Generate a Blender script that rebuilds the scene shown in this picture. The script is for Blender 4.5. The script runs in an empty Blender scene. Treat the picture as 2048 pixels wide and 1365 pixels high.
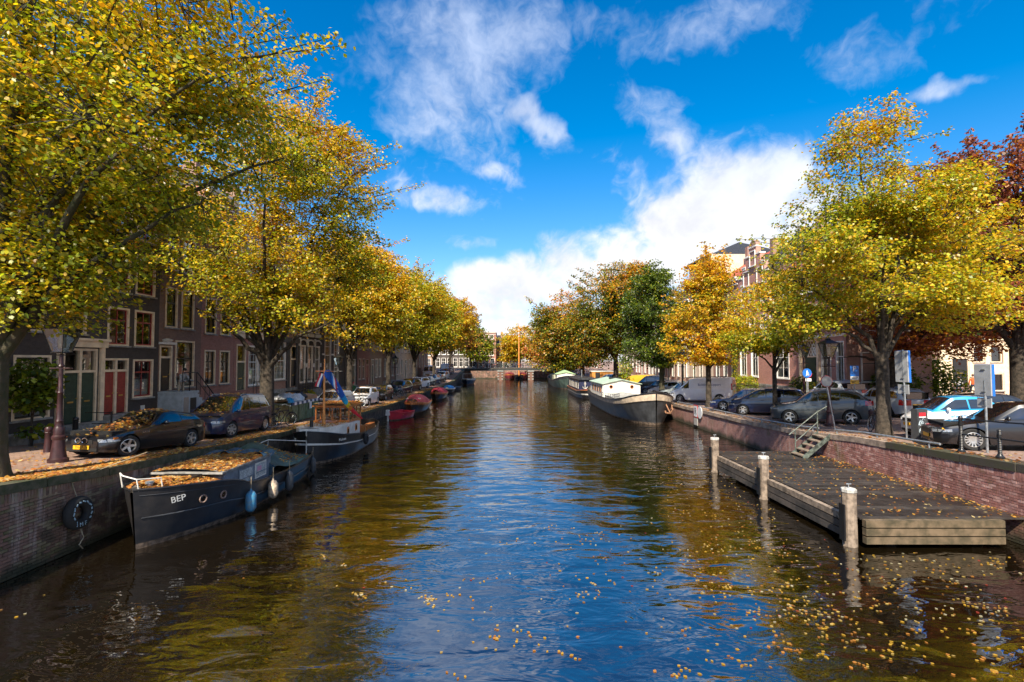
import bpy, bmesh, math, random
import numpy as np
from mathutils import Vector, Matrix
R = math.radians
sc = bpy.context.scene
# ---------------------------------------------------------------- camera
CAMZ = 4.47
PITCH = R(2.21)
F = 1024.0
cam_d = bpy.data.cameras.new('camera'); cam = bpy.data.objects.new('camera', cam_d)
sc.collection.objects.link(cam)
cam.location = (0, 0, CAMZ); cam.rotation_euler = (R(90) + PITCH, 0, 0)
cam_d.sensor_width = 36; cam_d.lens = 18; cam_d.clip_start = .05; cam_d.clip_end = 3000
sc.camera = cam
# ---------------------------------------------------------------- sun / sky
SUN_EL, SUN_AZ = R(44), R(195)      # azimuth of the sun itself, clockwise from +Y
sd = Vector((math.sin(SUN_AZ) * math.cos(SUN_EL), math.cos(SUN_AZ) * math.cos(SUN_EL), math.sin(SUN_EL)))
sun_d = bpy.data.lights.new('sun', 'SUN'); sun = bpy.data.objects.new('sun', sun_d)
sc.collection.objects.link(sun)
sun_d.energy = 5.0; sun_d.angle = R(1.2); sun_d.color = (1, .90, .74)
sun.rotation_euler = (-sd).to_track_quat('-Z', 'Y').to_euler(); sun.location = (-30, -40, 60)
sc.view_settings.view_transform = 'Standard'; sc.view_settings.look = 'None'
sc.view_settings.exposure = 1.05; sc.view_settings.gamma = 1
world = bpy.data.worlds.new('World'); sc.world = world; world.use_nodes = True

def pxdir(x, y):
    u = (x - 1024) / F; v = (682.5 - y) / F
    c, s = math.cos(PITCH), math.sin(PITCH)
    return Vector((u, c - v * s, s + v * c)).normalized()

class NT:
    def __init__(s, tree): s.t = tree; s.n = tree.nodes; s.l = tree.links
    def new(s, typ, ins=None, **kw):
        n = s.n.new(typ)
        for k, v in kw.items(): setattr(n, k, v)
        if ins:
            for k, v in ins.items():
                if isinstance(v, bpy.types.NodeSocket): s.l.new(v, n.inputs[k])
                else: n.inputs[k].default_value = v
        return n
    def math(s, op, a, b=None, c=None, clamp=False):
        ins = {0: a}
        if b is not None: ins[1] = b
        if c is not None: ins[2] = c
        return s.new('ShaderNodeMath', ins, operation=op, use_clamp=clamp).outputs[0]
    def vmath(s, op, a, b=None, out=0):
        ins = {0: a}
        if b is not None: ins[1] = b
        return s.new('ShaderNodeVectorMath', ins, operation=op).outputs[out]
    def noise(s, vec, scale, detail=3, rough=.5, dist=0., out=0):
        n = s.new('ShaderNodeTexNoise', {'Scale': scale, 'Detail': detail, 'Roughness': rough, 'Distortion': dist})
        if vec is not None: s.l.new(vec, n.inputs['Vector'])
        return n.outputs[out]
    def smooth(s, v, a, b, lo=0., hi=1.):
        return s.new('ShaderNodeMapRange', {0: v, 1: a, 2: b, 3: lo, 4: hi}, interpolation_type='SMOOTHSTEP').outputs[0]
    def mix(s, fac, a, b, typ='MIX'):
        n = s.new('ShaderNodeMix', data_type='RGBA', blend_type=typ)
        for k, v in ((0, fac), (6, a), (7, b)):
            if isinstance(v, bpy.types.NodeSocket): s.l.new(v, n.inputs[k])
            else: n.inputs[k].default_value = v if k == 0 else (v[0], v[1], v[2], 1)
        return n.outputs[2]
    def mapv(s, vec, scale=(1, 1, 1), loc=(0, 0, 0), rot=(0, 0, 0)):
        return s.new('ShaderNodeMapping', {0: vec, 1: loc, 2: rot, 3: scale}).outputs[0]

def build_sky():
    n = NT(world.node_tree); n.n.clear()
    out = n.new('ShaderNodeOutputWorld')
    sky = n.new('ShaderNodeTexSky', sky_type='NISHITA', sun_disc=False, sun_elevation=SUN_EL, sun_rotation=SUN_AZ,
                altitude=0, air_density=1.0, dust_density=.25, ozone_density=3.0)
    d = n.vmath('NORMALIZE', n.new('ShaderNodeTexCoord').outputs['Generated'])
    sep = n.new('ShaderNodeSeparateXYZ', {0: d}); z = sep.outputs[2]
    # clear-air colour, deepened
    hs = n.new('ShaderNodeHueSaturation', {'Hue': .505, 'Saturation': 1.25, 'Value': .76, 'Color': sky.outputs[0]}).outputs[0]
    hs = n.vmath('MAXIMUM', n.vmath('MULTIPLY', n.vmath('SUBTRACT', hs, (.47, .07, 0)), (1.36, 1.21, 1.32)), (0, 0, 0))
    # cloud field: projected on a high plane, stretched and warped
    zz = n.math('ADD', n.math('MAXIMUM', z, 0.), .22)
    pl = n.new('ShaderNodeCombineXYZ', {0: n.math('DIVIDE', sep.outputs[0], zz), 1: n.math('DIVIDE', sep.outputs[1], zz), 2: 0.}).outputs[0]
    warp = n.vmath('SUBTRACT', n.noise(d, 4.5, 4, .55, out=1), (.5, .5, .5))
    fb = n.noise(n.vmath('ADD', n.mapv(pl, (1.5, 1.0, 1), rot=(0, 0, .45)), n.vmath('MULTIPLY', warp, (1.6, 1.6, 1.6))), 2.6, 8, .58)
    dn = n.noise(n.vmath('ADD', d, n.vmath('MULTIPLY', warp, (.12, .12, .12))), 11.0, 7, .6)
    # where cloud gathers (directions: tangent of azimuth and of elevation), broken up by the noise
    yy = n.math('MAXIMUM', sep.outputs[1], .08)
    ae = n.new('ShaderNodeCombineXYZ', {0: n.math('DIVIDE', sep.outputs[0], yy), 1: n.math('DIVIDE', z, yy), 2: 0.}).outputs[0]
    ae = n.vmath('ADD', ae, n.vmath('MULTIPLY', warp, (.30, .22, 0.)))
    blobs = [(885, 120, 180, 280, 8, .76), (1010, 60, 170, 120, 0, .62), (1210, 35, 170, 80, 0, .55), (1450, 20, 190, 80, 10, .62), (1740, 70, 260, 90, 25, .48),
             (1088, 248, 120, 40, -32, .88), (1320, 215, 110, 60, -40, .62), (1360, 310, 190, 60, 0, .42), (860, 380, 120, 48, -10, .78), (980, 345, 140, 28, -8, .52),
             (1880, 172, 130, 26, 16, .62), (1470, 400, 210, 140, 15, 1.25), (1280, 510, 240, 90, 14, 1.15), (1010, 600, 170, 80, 10, 1.2), (1620, 500, 260, 150, 0, 1.1), (940, 470, 60, 28, -30, .5)]
    tot = None
    for (px, py, rx, ry, ang, w) in blobs:
        c, s_ = math.cos(R(ang)), math.sin(R(ang)); a0, e0 = (px - 1024) / F, (722 - py) / F
        v = n.new('ShaderNodeMapping', {0: ae, 1: (a0, e0, 0), 2: (0, 0, R(ang)), 3: (rx * 1.28 / F, ry * 1.28 / F, 1)}, vector_type='TEXTURE').outputs[0]
        m = n.smooth(n.vmath('LENGTH', v, out=1), 1.25, .1, 0., w)
        tot = m if tot is None else n.math('MAXIMUM', tot, m)
    # unseen sky: broken cloud carried on, made denser to lift the shade
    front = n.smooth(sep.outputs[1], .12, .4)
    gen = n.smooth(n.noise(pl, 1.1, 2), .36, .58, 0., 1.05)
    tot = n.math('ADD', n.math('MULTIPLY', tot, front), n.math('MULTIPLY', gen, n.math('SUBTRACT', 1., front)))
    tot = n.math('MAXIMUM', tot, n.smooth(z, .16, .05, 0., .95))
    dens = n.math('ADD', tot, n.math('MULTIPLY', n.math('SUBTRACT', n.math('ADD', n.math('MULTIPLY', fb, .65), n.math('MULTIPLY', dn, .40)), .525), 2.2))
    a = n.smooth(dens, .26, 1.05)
    hi = n.smooth(z, .50, .24)           # thin high cloud is more see-through than the low banks
    a = n.math('MULTIPLY', a, n.math('ADD', n.math('MULTIPLY', hi, .24), .74))
    lum = n.smooth(dn, .30, .66, .80, 1.0)
    ccol = n.mix(hi, (3.7, 4.3, 5.6), (5.5, 5.55, 5.7))
    ccol = n.mix(1., ccol, n.new('ShaderNodeCombineXYZ', {0: lum, 1: lum, 2: n.math('ADD', n.math('MULTIPLY', lum, .9), .1)}).outputs[0], 'MULTIPLY')
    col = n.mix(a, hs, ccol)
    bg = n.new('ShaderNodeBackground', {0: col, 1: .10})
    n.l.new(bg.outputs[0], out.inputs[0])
    world.cycles.sampling_method = 'MANUAL'; world.cycles.sample_map_resolution = 256
build_sky()
# ---------------------------------------------------------------- render set-up
sc.cycles.use_denoising = True; sc.cycles.use_adaptive_sampling = True; sc.cycles.adaptive_threshold = .02
sc.cycles.max_bounces = 8; sc.cycles.diffuse_bounces = 5; sc.cycles.glossy_bounces = 3
sc.cycles.transparent_max_bounces = 10; sc.cycles.transmission_bounces = 4
sc.cycles.caustics_reflective = False; sc.cycles.caustics_refractive = False

# ---------------------------------------------------------------- site geometry
XL, XR = -10.3, 12.4            # quay wall faces
FL, FR = -17.7, 23.5            # house fronts
YB = 111.6                      # far bridge
PL = [(-30, 2.75), (2, 2.6), (10.3, 1.98), (13.2, 1.75), (18.7, 1.45), (27.7, 1.10), (36.2, .90), (47.2, .78), (88, .8), (95, 1.1), (107, 2.2), (112, 2.7), (118, 2.7), (130, 1.9), (400, 1.8)]
PR = [(-30, 2.75), (2, 2.6), (12.4, 1.96), (14.7, 1.87), (18.5, 1.74), (22.2, 1.47), (26.8, 1.32), (31, 1.29), (39, 1.2), (52, 1.0), (88, .85), (95, 1.1), (107, 2.2), (112, 2.7), (118, 2.7), (130, 1.9), (400, 1.8)]
def interp(t, x):
    if x <= t[0][0]: return t[0][1]
    for (a, b), (c, d) in zip(t, t[1:]):
        if x <= c:
            k = (x - a) / (c - a); return b + (d - b) * k
    return t[-1][1]
def copz(side, y): return interp(PL if side < 0 else PR, y)
def gz(x, y):
    """street height"""
    if x < 0: return interp(PL, y) - .03
    return interp(PR, y) - .10 + .035 * max(0, min(x - 14.0, 14))
def hit(px, py, z):
    """pixel -> point on the level z"""
    d = pxdir(px, py); t = (z - CAMZ) / d.z
    return Vector((d.x * t, d.y * t, z))
def ground(px, py, side):
    z = 1.3
    for _ in range(30):
        p = hit(px, py, z); z = .5 * z + .5 * gz(p.x if abs(p.x) > 5 else side * 13, p.y)
    return hit(px, py, z)
def at(px, py, Y):
    d = pxdir(px, py); t = Y / d.y
    return Vector((d.x * t, Y, CAMZ + d.z * t))
def side_at(px, X, z):
    """point on plane X seen in image column px"""
    return X * F / (px - 1024)

# ---------------------------------------------------------------- mesh helpers
rnd = random.Random(7)
COL = sc.collection
class MB:
    def __init__(s): s.v = []; s.f = []; s.m = []; s.mi = 0
    def _add(s, vs, fs):
        o = len(s.v); s.v.extend([tuple(p) for p in vs])
        for f in fs: s.f.append(tuple(i + o for i in f)); s.m.append(s.mi)
        return s
    def quad(s, a, b, c, d): return s._add([a, b, c, d], [(0, 1, 2, 3)])
    def poly(s, pts): return s._add(pts, [tuple(range(len(pts)))])
    def box(s, c, size, rz=0, rx=0, ry=0, top=None):
        x, y, z = [k / 2 for k in size]; t = top or (1, 1)
        vs = [Vector(p) for p in ((-x, -y, -z), (x, -y, -z), (x, y, -z), (-x, y, -z), (-x * t[0], -y * t[1], z), (x * t[0], -y * t[1], z), (x * t[0], y * t[1], z), (-x * t[0], y * t[1], z))]
        if rz or rx or ry:
            M = Matrix.Rotation(rz, 3, 'Z') @ Matrix.Rotation(ry, 3, 'Y') @ Matrix.Rotation(rx, 3, 'X'); vs = [M @ p for p in vs]
        c = Vector(c)
        return s._add([p + c for p in vs], [(3, 2, 1, 0), (4, 5, 6, 7), (0, 1, 5, 4), (1, 2, 6, 5), (2, 3, 7, 6), (3, 0, 4, 7)])
    def b2(s, lo, hi): return s.box([(a + b) / 2 for a, b in zip(lo, hi)], [abs(b - a) for a, b in zip(lo, hi)])
    def tube(s, pts, r, seg=6, cap=True, closed=False):
        pts = [Vector(p) for p in pts]; n = len(pts)
        rr = r if hasattr(r, '__len__') else [r] * n
        vs = []; prev = None
        for i, p in enumerate(pts):
            if closed: t = pts[(i + 1) % n] - pts[i - 1]
            else: t = pts[min(i + 1, n - 1)] - pts[max(i - 1, 0)]
            t = t.normalized() if t.length > 1e-9 else Vector((0, 0, 1))
            if prev is None:
                a = Vector((0, 0, 1)) if abs(t.z) < .9 else Vector((1, 0, 0))
                u = t.cross(a).normalized()
            else:
                u = (prev - t * prev.dot(t)); u = u.normalized() if u.length > 1e-6 else t.orthogonal().normalized()
            prev = u; w = t.cross(u)
            for k in range(seg):
                a = 2 * math.pi * k / seg
                vs.append(p + (u * math.cos(a) + w * math.sin(a)) * rr[i])
        fs = []
        for i in range(n if closed else n - 1):
            j = (i + 1) % n
            for k in range(seg):
                k2 = (k + 1) % seg
                fs.append((i * seg + k, i * seg + k2, j * seg + k2, j * seg + k))
        if cap and not closed:
            fs.append(tuple(range(seg))[::-1]); fs.append(tuple((n - 1) * seg + k for k in range(seg)))
        return s._add(vs, fs)
    def rod(s, a, b, r, seg=6, r2=None): return s.tube([a, b], [r, r if r2 is None else r2], seg)
    def lathe(s, prof, c=(0, 0, 0), seg=12, axis='Z', cap=True):
        vs = []; n = len(prof)
        for (r, h) in prof:
            for k in range(seg):
                a = 2 * math.pi * k / seg; x, y = r * math.cos(a), r * math.sin(a)
                p = {'Z': (x, y, h), 'Y': (x, h, y), 'X': (h, x, y)}[axis]
                vs.append((p[0] + c[0], p[1] + c[1], p[2] + c[2]))
        fs = [(i * seg + k, i * seg + (k + 1) % seg, (i + 1) * seg + (k + 1) % seg, (i + 1) * seg + k) for i in range(n - 1) for k in range(seg)]
        if axis == 'Y': fs = [f[::-1] for f in fs]
        if cap:
            a = tuple(range(seg)); b = tuple((n - 1) * seg + k for k in range(seg))
            fs += [a[::-1], b] if axis != 'Y' else [a, b[::-1]]
        return s._add(vs, fs)
    def prism(s, poly, d, o=(0, 0, 0)):
        """poly: list of 3D points, extruded by vector d"""
        o = Vector(o); d = Vector(d); n = len(poly)
        vs = [Vector(p) + o for p in poly] + [Vector(p) + o + d for p in poly]
        fs = [tuple(range(n))[::-1], tuple(range(n, 2 * n))] + [(i, (i + 1) % n, n + (i + 1) % n, n + i) for i in range(n)]
        return s._add(vs, fs)
    def grid(s, fn, nu, nv, flip=False, closeu=False):
        vs = [fn(i / nu, j / nv) for j in range(nv + 1) for i in range(nu + 1)]
        w = nu + 1; fs = []
        for j in range(nv):
            for i in range(nu):
                q = (j * w + i, j * w + i + 1, (j + 1) * w + i + 1, (j + 1) * w + i)
                fs.append(q[::-1] if flip else q)
        return s._add(vs, fs)
    def blob(s, c, r, seg=8, rings=5, jit=0, seed=0):
        q = random.Random(seed); vs = []; 
        for i in range(rings + 1):
            ph = math.pi * i / rings
            for k in range(seg):
                a = 2 * math.pi * k / seg; j = 1 + q.uniform(-jit, jit)
                vs.append((c[0] + r[0] * math.sin(ph) * math.cos(a) * j, c[1] + r[1] * math.sin(ph) * math.sin(a) * j, c[2] + r[2] * math.cos(ph) * j))
        fs = [((i + 1) * seg + k, (i + 1) * seg + (k + 1) % seg, i * seg + (k + 1) % seg, i * seg + k) for i in range(rings) for k in range(seg)]
        return s._add(vs, fs)
    def mesh(s, name, mats, smooth=None):
        me = bpy.data.meshes.new(name); me.from_pydata(s.v, [], s.f)
        mats = mats if isinstance(mats, (list, tuple)) else [mats]
        for m in mats: me.materials.append(m)
        if len(mats) > 1: me.polygons.foreach_set('material_index', s.m)
        if smooth:
            me.polygons.foreach_set('use_smooth', [True] * len(me.polygons)); me.update()
            me.set_sharp_from_angle(angle=R(smooth))
        me.update(); return me
    def obj(s, name, mats, parent=None, loc=(0, 0, 0), rz=0, smooth=None):
        return link(name, s.mesh(name, mats, smooth), parent, loc, rz)
def link(name, me, parent=None, loc=(0, 0, 0), rz=0):
    o = bpy.data.objects.new(name, me); COL.objects.link(o)
    o.location = loc; o.rotation_euler = (0, 0, rz)
    if parent is not None: o.parent = parent
    return o
def tag(o, label, cat, group=None):
    o['label'] = label; o['category'] = cat
    if group: o['group'] = group
    return o
def thing(name, label, cat, loc=(0, 0, 0), rz=0, group=None):
    return tag(link(name, None, None, loc, rz), label, cat, group)
def struct(o): o['kind'] = 'structure'; return o
def stuff(o): o['kind'] = 'stuff'; return o
def copy_tree(o, parent=None):
    c = o.copy(); COL.objects.link(c); c.parent = parent
    for ch in list(o.children): copy_tree(ch, c)
    return c
def npmesh(name, V, Fq, mat, cols=None, smooth=False):
    """V (n,3) float, Fq (m,k) int faces of constant size"""
    me = bpy.data.meshes.new(name); k = Fq.shape[1]; m = Fq.shape[0]
    me.vertices.add(len(V)); me.vertices.foreach_set('co', np.asarray(V, np.float32).ravel())
    me.loops.add(m * k); me.loops.foreach_set('vertex_index', Fq.astype(np.int32).ravel())
    me.polygons.add(m); me.polygons.foreach_set('loop_start', np.arange(0, m * k, k, dtype=np.int32))
    me.update(calc_edges=True)
    if cols is not None:
        at_ = me.color_attributes.new('Col', 'FLOAT_COLOR', 'POINT'); at_.data.foreach_set('color', np.asarray(cols, np.float32).ravel())
    me.materials.append(mat)
    return me

# ---------------------------------------------------------------- materials
MATS = {}
def tide_mix(n, pos, c):
    """algae along the waterline and pale salt runs higher up"""
    z = n.new('ShaderNodeSeparateXYZ', {0: pos}).outputs[2]
    wob = n.math('MULTIPLY', n.noise(n.mapv(pos, (1, 1, .4)), 1.4, 4, .6), .55)
    run = n.smooth(n.noise(n.mapv(pos, (1.6, 1.6, .16)), 2.2, 5, .65), .54, .70, 0., .55)
    c = n.mix(run, c, (.46, .36, .31))
    c = n.mix(n.smooth(n.noise(pos, .9, 5, .7), .56, .70, 0., .6), c, (.11, .10, .028))
    return n.mix(n.smooth(n.math('SUBTRACT', z, wob), .12, -.22, 0., .92), c, (.022, .026, .010))
def mat(name, col, rough=.6, var=.18, scale=3., bump=0., bscale=40., metal=0., coat=0., spec=.5, col2=None, detail=4, stain=0., tide=False):
    if name in MATS: return MATS[name]
    m = bpy.data.materials.new(name); m.use_nodes = True; MATS[name] = m
    n = NT(m.node_tree); b = n.n['Principled BSDF']
    pos = n.new('ShaderNodeNewGeometry').outputs['Position']
    if var > 0:
        c2 = col2 or tuple(c * (1 - var * 1.6) for c in col)
        c1 = tuple(min(1, c * (1 + var * .5)) for c in col)
        f = n.noise(pos, scale, detail, .6)
        f = n.smooth(f, .3, .7)
        c = n.mix(f, c2, c1)
        if stain:
            f2 = n.noise(n.mapv(pos, (2.5, 2.5, .5)), 1.6, 5, .7)
            c = n.mix(n.smooth(f2, .5, .75, 0, stain), c, tuple(k * .35 for k in col))
        if tide: c = tide_mix(n, pos, c)
        n.l.new(c, b.inputs['Base Color'])
    else: b.inputs['Base Color'].default_value = (*col, 1)
    b.inputs['Roughness'].default_value = rough; b.inputs['Metallic'].default_value = metal
    b.inputs['Coat Weight'].default_value = coat; b.inputs['Coat Roughness'].default_value = .04
    b.inputs['Specular IOR Level'].default_value = spec
    if bump > 0:
        h = n.noise(pos, bscale, 4, .6)
        bn = n.new('ShaderNodeBump', {'Strength': 1.0, 'Distance': bump, 'Height': h}); n.l.new(bn.outputs[0], b.inputs['Normal'])
    return m
def brick_mat(name, c1, c2, mortar, axis='y', bw=.21, bh=.065, rough=.85, bump=.004, stain=.35, msize=.009, tide=False):
    if name in MATS: return MATS[name]
    m = bpy.data.materials.new(name); m.use_nodes = True; MATS[name] = m
    n = NT(m.node_tree); b = n.n['Principled BSDF']
    pos = n.new('ShaderNodeNewGeometry').outputs['Position']; s = n.new('ShaderNodeSeparateXYZ', {0: pos})
    u = {'y': s.outputs[1], 'x': s.outputs[0], 'g': s.outputs[0]}[axis]; v = s.outputs[1] if axis == 'g' else s.outputs[2]
    vec = n.new('ShaderNodeCombineXYZ', {0: u, 1: v, 2: 0.}).outputs[0]
    br = n.new('ShaderNodeTexBrick', {'Vector': vec, 'Color1': (*c1, 1), 'Color2': (*c2, 1), 'Mortar': (*mortar, 1), 'Scale': 1., 'Mortar Size': msize, 'Mortar Smooth': .1, 'Bias': 0., 'Brick Width': bw, 'Row Height': bh})
    f = n.noise(pos, 1.1, 5, .65)
    c = n.mix(n.smooth(f, .38, .72, 0, stain), br.outputs[0], tuple(k * .35 for k in c1))
    f3 = n.noise(pos, 9., 4, .6); c = n.mix(n.smooth(f3, .3, .8, 0, .35), c, tuple(min(1, k * 1.5) for k in c2))
    if tide: c = tide_mix(n, pos, c)
    n.l.new(c, b.inputs['Base Color']); b.inputs['Roughness'].default_value = rough
    bn = n.new('ShaderNodeBump', {'Strength': 1., 'Distance': bump, 'Height': n.math('SUBTRACT', n.math('MULTIPLY', n.noise(pos, 60, 3), .4), br.outputs[1])}); n.l.new(bn.outputs[0], b.inputs['Normal'])
    return m
def glass_mat(name, tint=(.02, .025, .03), refl=.5, clear=True):
    if name in MATS: return MATS[name]
    m = bpy.data.materials.new(name); m.use_nodes = True; MATS[name] = m
    n = NT(m.node_tree); n.n.remove(n.n['Principled BSDF']); out = n.n['Material Output']
    lw = n.new('ShaderNodeLayerWeight', {'Blend': .35}).outputs[0]
    fac = n.math('ADD', n.math('MULTIPLY', lw, .8), refl * .22, clamp=True)
    gl = n.new('ShaderNodeBsdfGlossy', {'Color': (1, 1, 1, 1), 'Roughness': .015})
    und = n.new('ShaderNodeBsdfTransparent', {'Color': (.75, .8, .78, 1)}) if clear else n.new('ShaderNodeBsdfDiffuse', {'Color': (*tint, 1)})
    mx = n.new('ShaderNodeMixShader', {0: fac, 1: und.outputs[0], 2: gl.outputs[0]}); n.l.new(mx.outputs[0], out.inputs[0])
    return m
def emboss(text, size, mat_, parent, loc, rot, name='lettering', align='CENTER', ext=.004, sx=1.):
    cu = bpy.data.curves.new(name, 'FONT'); cu.body = text; cu.size = size; cu.extrude = ext; cu.align_x = align; cu.align_y = 'CENTER'
    tmp = bpy.data.objects.new('tmp', cu); COL.objects.link(tmp)
    dg = bpy.context.evaluated_depsgraph_get(); me = bpy.data.meshes.new_from_object(tmp.evaluated_get(dg)); bpy.data.objects.remove(tmp)
    me.materials.clear(); me.materials.append(mat_)
    o = link(name, me, parent, loc); o.rotation_euler = rot; o.scale = (sx, 1, 1); return o
# ================================================================ ground, water, quays
M_pave = brick_mat('street_brick', (.26, .165, .12), (.34, .215, .16), (.12, .09, .07), 'g', .2, .1, .8, .004, .45)
M_paveR = brick_mat('street_brick_right', (.24, .15, .115), (.30, .20, .16), (.12, .09, .075), 'g', .2, .1, .85, .004, .3)
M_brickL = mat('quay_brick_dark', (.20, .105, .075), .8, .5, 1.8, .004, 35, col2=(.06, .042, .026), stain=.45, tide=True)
M_brickR = mat('quay_brick_red', (.34, .15, .125), .85, .35, 3.2, .004, 35, col2=(.19, .08, .065), stain=.25, tide=True)
M_brickR2 = mat('quay_brick_pale', (.48, .28, .24), .85, .35, 4.0, .004, 35, col2=(.28, .13, .11), stain=.2, tide=True)
M_mort = mat('quay_mortar', (.22, .17, .145), .95, .4, 5, .003, 60, stain=.4, tide=True)
M_mortL = mat('quay_mortar_dark', (.09, .07, .05), .95, .5, 3, .003, 60, stain=.5)
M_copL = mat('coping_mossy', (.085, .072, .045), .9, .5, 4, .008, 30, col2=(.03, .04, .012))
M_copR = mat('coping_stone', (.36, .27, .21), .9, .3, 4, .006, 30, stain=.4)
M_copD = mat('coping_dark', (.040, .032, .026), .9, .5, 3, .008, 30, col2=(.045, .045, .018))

def water_mat():
    m = bpy.data.materials.new('canal_water'); m.use_nodes = True
    n = NT(m.node_tree); b = n.n['Principled BSDF']
    pos = n.new('ShaderNodeNewGeometry').outputs['Position']
    b.inputs['Base Color'].default_value = (.0065, .0042, .0016, 1); b.inputs['Roughness'].default_value = .005
    b.inputs['IOR'].default_value = 3.7; b.inputs['Specular IOR Level'].default_value = .5
    h1 = n.noise(n.mapv(pos, (.55, 1.15, 1), rot=(0, 0, .12)), 1.0, 3, .45, .4)
    h2 = n.noise(n.mapv(pos, (1.0, 1.9, 1), rot=(0, 0, -.2), loc=(7, 3, 0)), 1.05, 3, .5, .6)
    h3 = n.noise(n.mapv(pos, (1, 1.4, 1), loc=(2, 9, 0)), 6.5, 2, .5, .8)
    calm = n.smooth(n.noise(n.mapv(pos, (1, .55, 1)), .22, 2, .5), .36, .62, .30, 1.)
    fine = n.smooth(n.noise(n.mapv(pos, (.8, .5, 1), loc=(5, 0, 0)), .35, 2, .5), .40, .64, .25, 1.)
    h = n.math('ADD', n.math('MULTIPLY', h1, .050), n.math('MULTIPLY', n.math('MULTIPLY', h2, calm), .038))
    h = n.math('ADD', h, n.math('MULTIPLY', n.math('MULTIPLY', h3, fine), .0014))
    bn = n.new('ShaderNodeBump', {'Strength': 1., 'Distance': 1., 'Height': h}); n.l.new(bn.outputs[0], b.inputs['Normal'])
    return m
w = MB(); w.quad((-60, -30, 0), (60, -30, 0), (60, 128.4, 0), (-60, 128.4, 0))
struct(w.obj('canal_water', water_mat()))

def strip(name, xs, ys, m, dz=0., zf=gz):
    mb = MB(); W = len(xs)
    mb._add([(x, y, zf(x, y) + dz) for y in ys for x in xs], [(j * W + i, j * W + i + 1, (j + 1) * W + i + 1, (j + 1) * W + i) for j in range(len(ys) - 1) for i in range(W - 1)])
    return struct(mb.obj(name, m))
ysL = [-30, 0] + [k * 1.0 for k in range(2, 128)] + [128.5]
strip('street_left', [-900, FL - 1, FL + 2, -13, XL - .50], ysL, M_pave)
strip('street_right', [XR + .45, 13.6, 15, 18, 21, 24, 28, 60, 900], ysL, M_paveR)
# far ground beyond the bridge, reaching the horizon
fg = MB(); fg.quad((-900, 128.45, 1.88), (900, 128.45, 1.88), (900, 2500, 1.8), (-900, 2500, 1.8)); struct(fg.obj('far_ground', M_pave))
fw = MB(); fw.b2((-60, 128.42, -.3), (60, 128.9, 1.9)); fwo = fw.obj('quay_wall', M_brickL); tag(fwo, 'low dark quay wall beyond the far bridge', 'wall')

# quay walls: backing with courses of brick laid on it near the camera, coping stones on top
def quay(side, X, Y0, Y1, brick_mats, mort, label, copmat):
    nx = -side   # outward normal (towards the canal) is -side
    t = thing('quay_wall', label, 'wall', (X, 0, 0))
    d = -nx
    mb = MB()   # backing, from bed to coping
    ys = [-30] + [float(y) for y in np.arange(0, 128.5, 1.0)] + [128.4]
    V = []; Fc = []
    for y in ys:
        zc = copz(side, y) - .20
        V += [(0, y, -1.2), (0, y, zc), (d * .6, y, zc), (d * .6, y, -1.2)]
    for i in range(len(ys) - 1):
        for k in range(3):
            a = i * 4 + k; q = (a, a + 1, a + 5, a + 4); Fc.append(q if side < 0 else q[::-1])
    mb._add(V, Fc); mb.obj('wall_core', mort, t)
    # bricks
    rr = random.Random(3 + side); bw, bh, j = .205, .060, .012
    base = MB(); base.box((0, 0, 0), (.05, bw, bh)); bmesh_ = base.mesh('brick', brick_mats[0])
    bmesh2 = base.mesh('brick', brick_mats[1])
    allb = []
    row = 0; z = -.06
    while z < 2.4:
        y = Y0 + (row % 2) * (bw + j) / 2
        while y < Y1:
            if z + bh + .085 < copz(side, y) - .20: allb.append((y, z + bh / 2))
            y += bw + j
        z += bh + j; row += 1
    # soldier course under the coping
    ysld = Y0
    sold = []
    while ysld < Y1:
        sold.append(ysld); ysld += .072
    def pxsize(y): return F * abs(X) * bw / (y * y) if y > 7 else 0
    vis = [b for b in allb if (abs(X) / b[0]) < 1.01]
    vis.sort(key=lambda b: -pxsize(b[0])); big = set(vis[:300])
    for (y, zz) in vis[:300]:
        o = link('brick', bmesh_ if rr.random() < .72 else bmesh2, t, (nx * (.004 + rr.uniform(0, .007)), y, zz)); o.rotation_euler = (0, 0, rr.uniform(-.012, .012))
    rest = MB()
    for b in allb:
        if b in big: continue
        rest.mi = 0 if rr.random() < .72 else 1
        q = rr.uniform(.0, .007)
        rest.box((nx * (.004 + q), b[0], b[1]), (.05, bw, bh))
    for ys_ in sold:
        rest.mi = 0 if rr.random() < .6 else 1
        rest.box((nx * (.006 + rr.uniform(0, .006)), ys_, copz(side, ys_) - .20 - .10), (.05, .060, .19))
    stuff(rest.obj('brick_courses', brick_mats, t))
    # coping stones
    y = -2.0; k = 0
    while y < 127:
        L = rr.uniform(1.1, 1.9); y2 = y + L
        za, zb = copz(side, y), copz(side, y2)
        mb = MB(); g = .010; pr = .05 + rr.uniform(-.014, .014); za += rr.uniform(-.007, .004); zb += rr.uniform(-.007, .004)
        x0, x1 = nx * pr, d * .52
        top = [(x0, y + g, za), (x1, y + g, za), (x1, y2 - g, zb), (x0, y2 - g, zb)]
        bot = [(p[0], p[1], p[2] - .20) for p in top]
        mb._add(top + bot, [(0, 1, 2, 3), (7, 6, 5, 4), (0, 4, 5, 1), (1, 5, 6, 2), (2, 6, 7, 3), (3, 7, 4, 0)])
        if side > 0: mb.f = [f[::-1] for f in mb.f]
        mb.obj('coping_stone', copmat(y), t); y = y2; k += 1
    return t
QL = quay(-1, XL, 8.2, 19, (M_brickL, mat('quay_brick_grey', (.24, .17, .11), .85, .5, 1.3, .004, 35, col2=(.10, .085, .03), stain=.5, tide=True)), M_mortL, 'dark mossy brick quay wall on the left bank', lambda y: M_copL)
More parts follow.
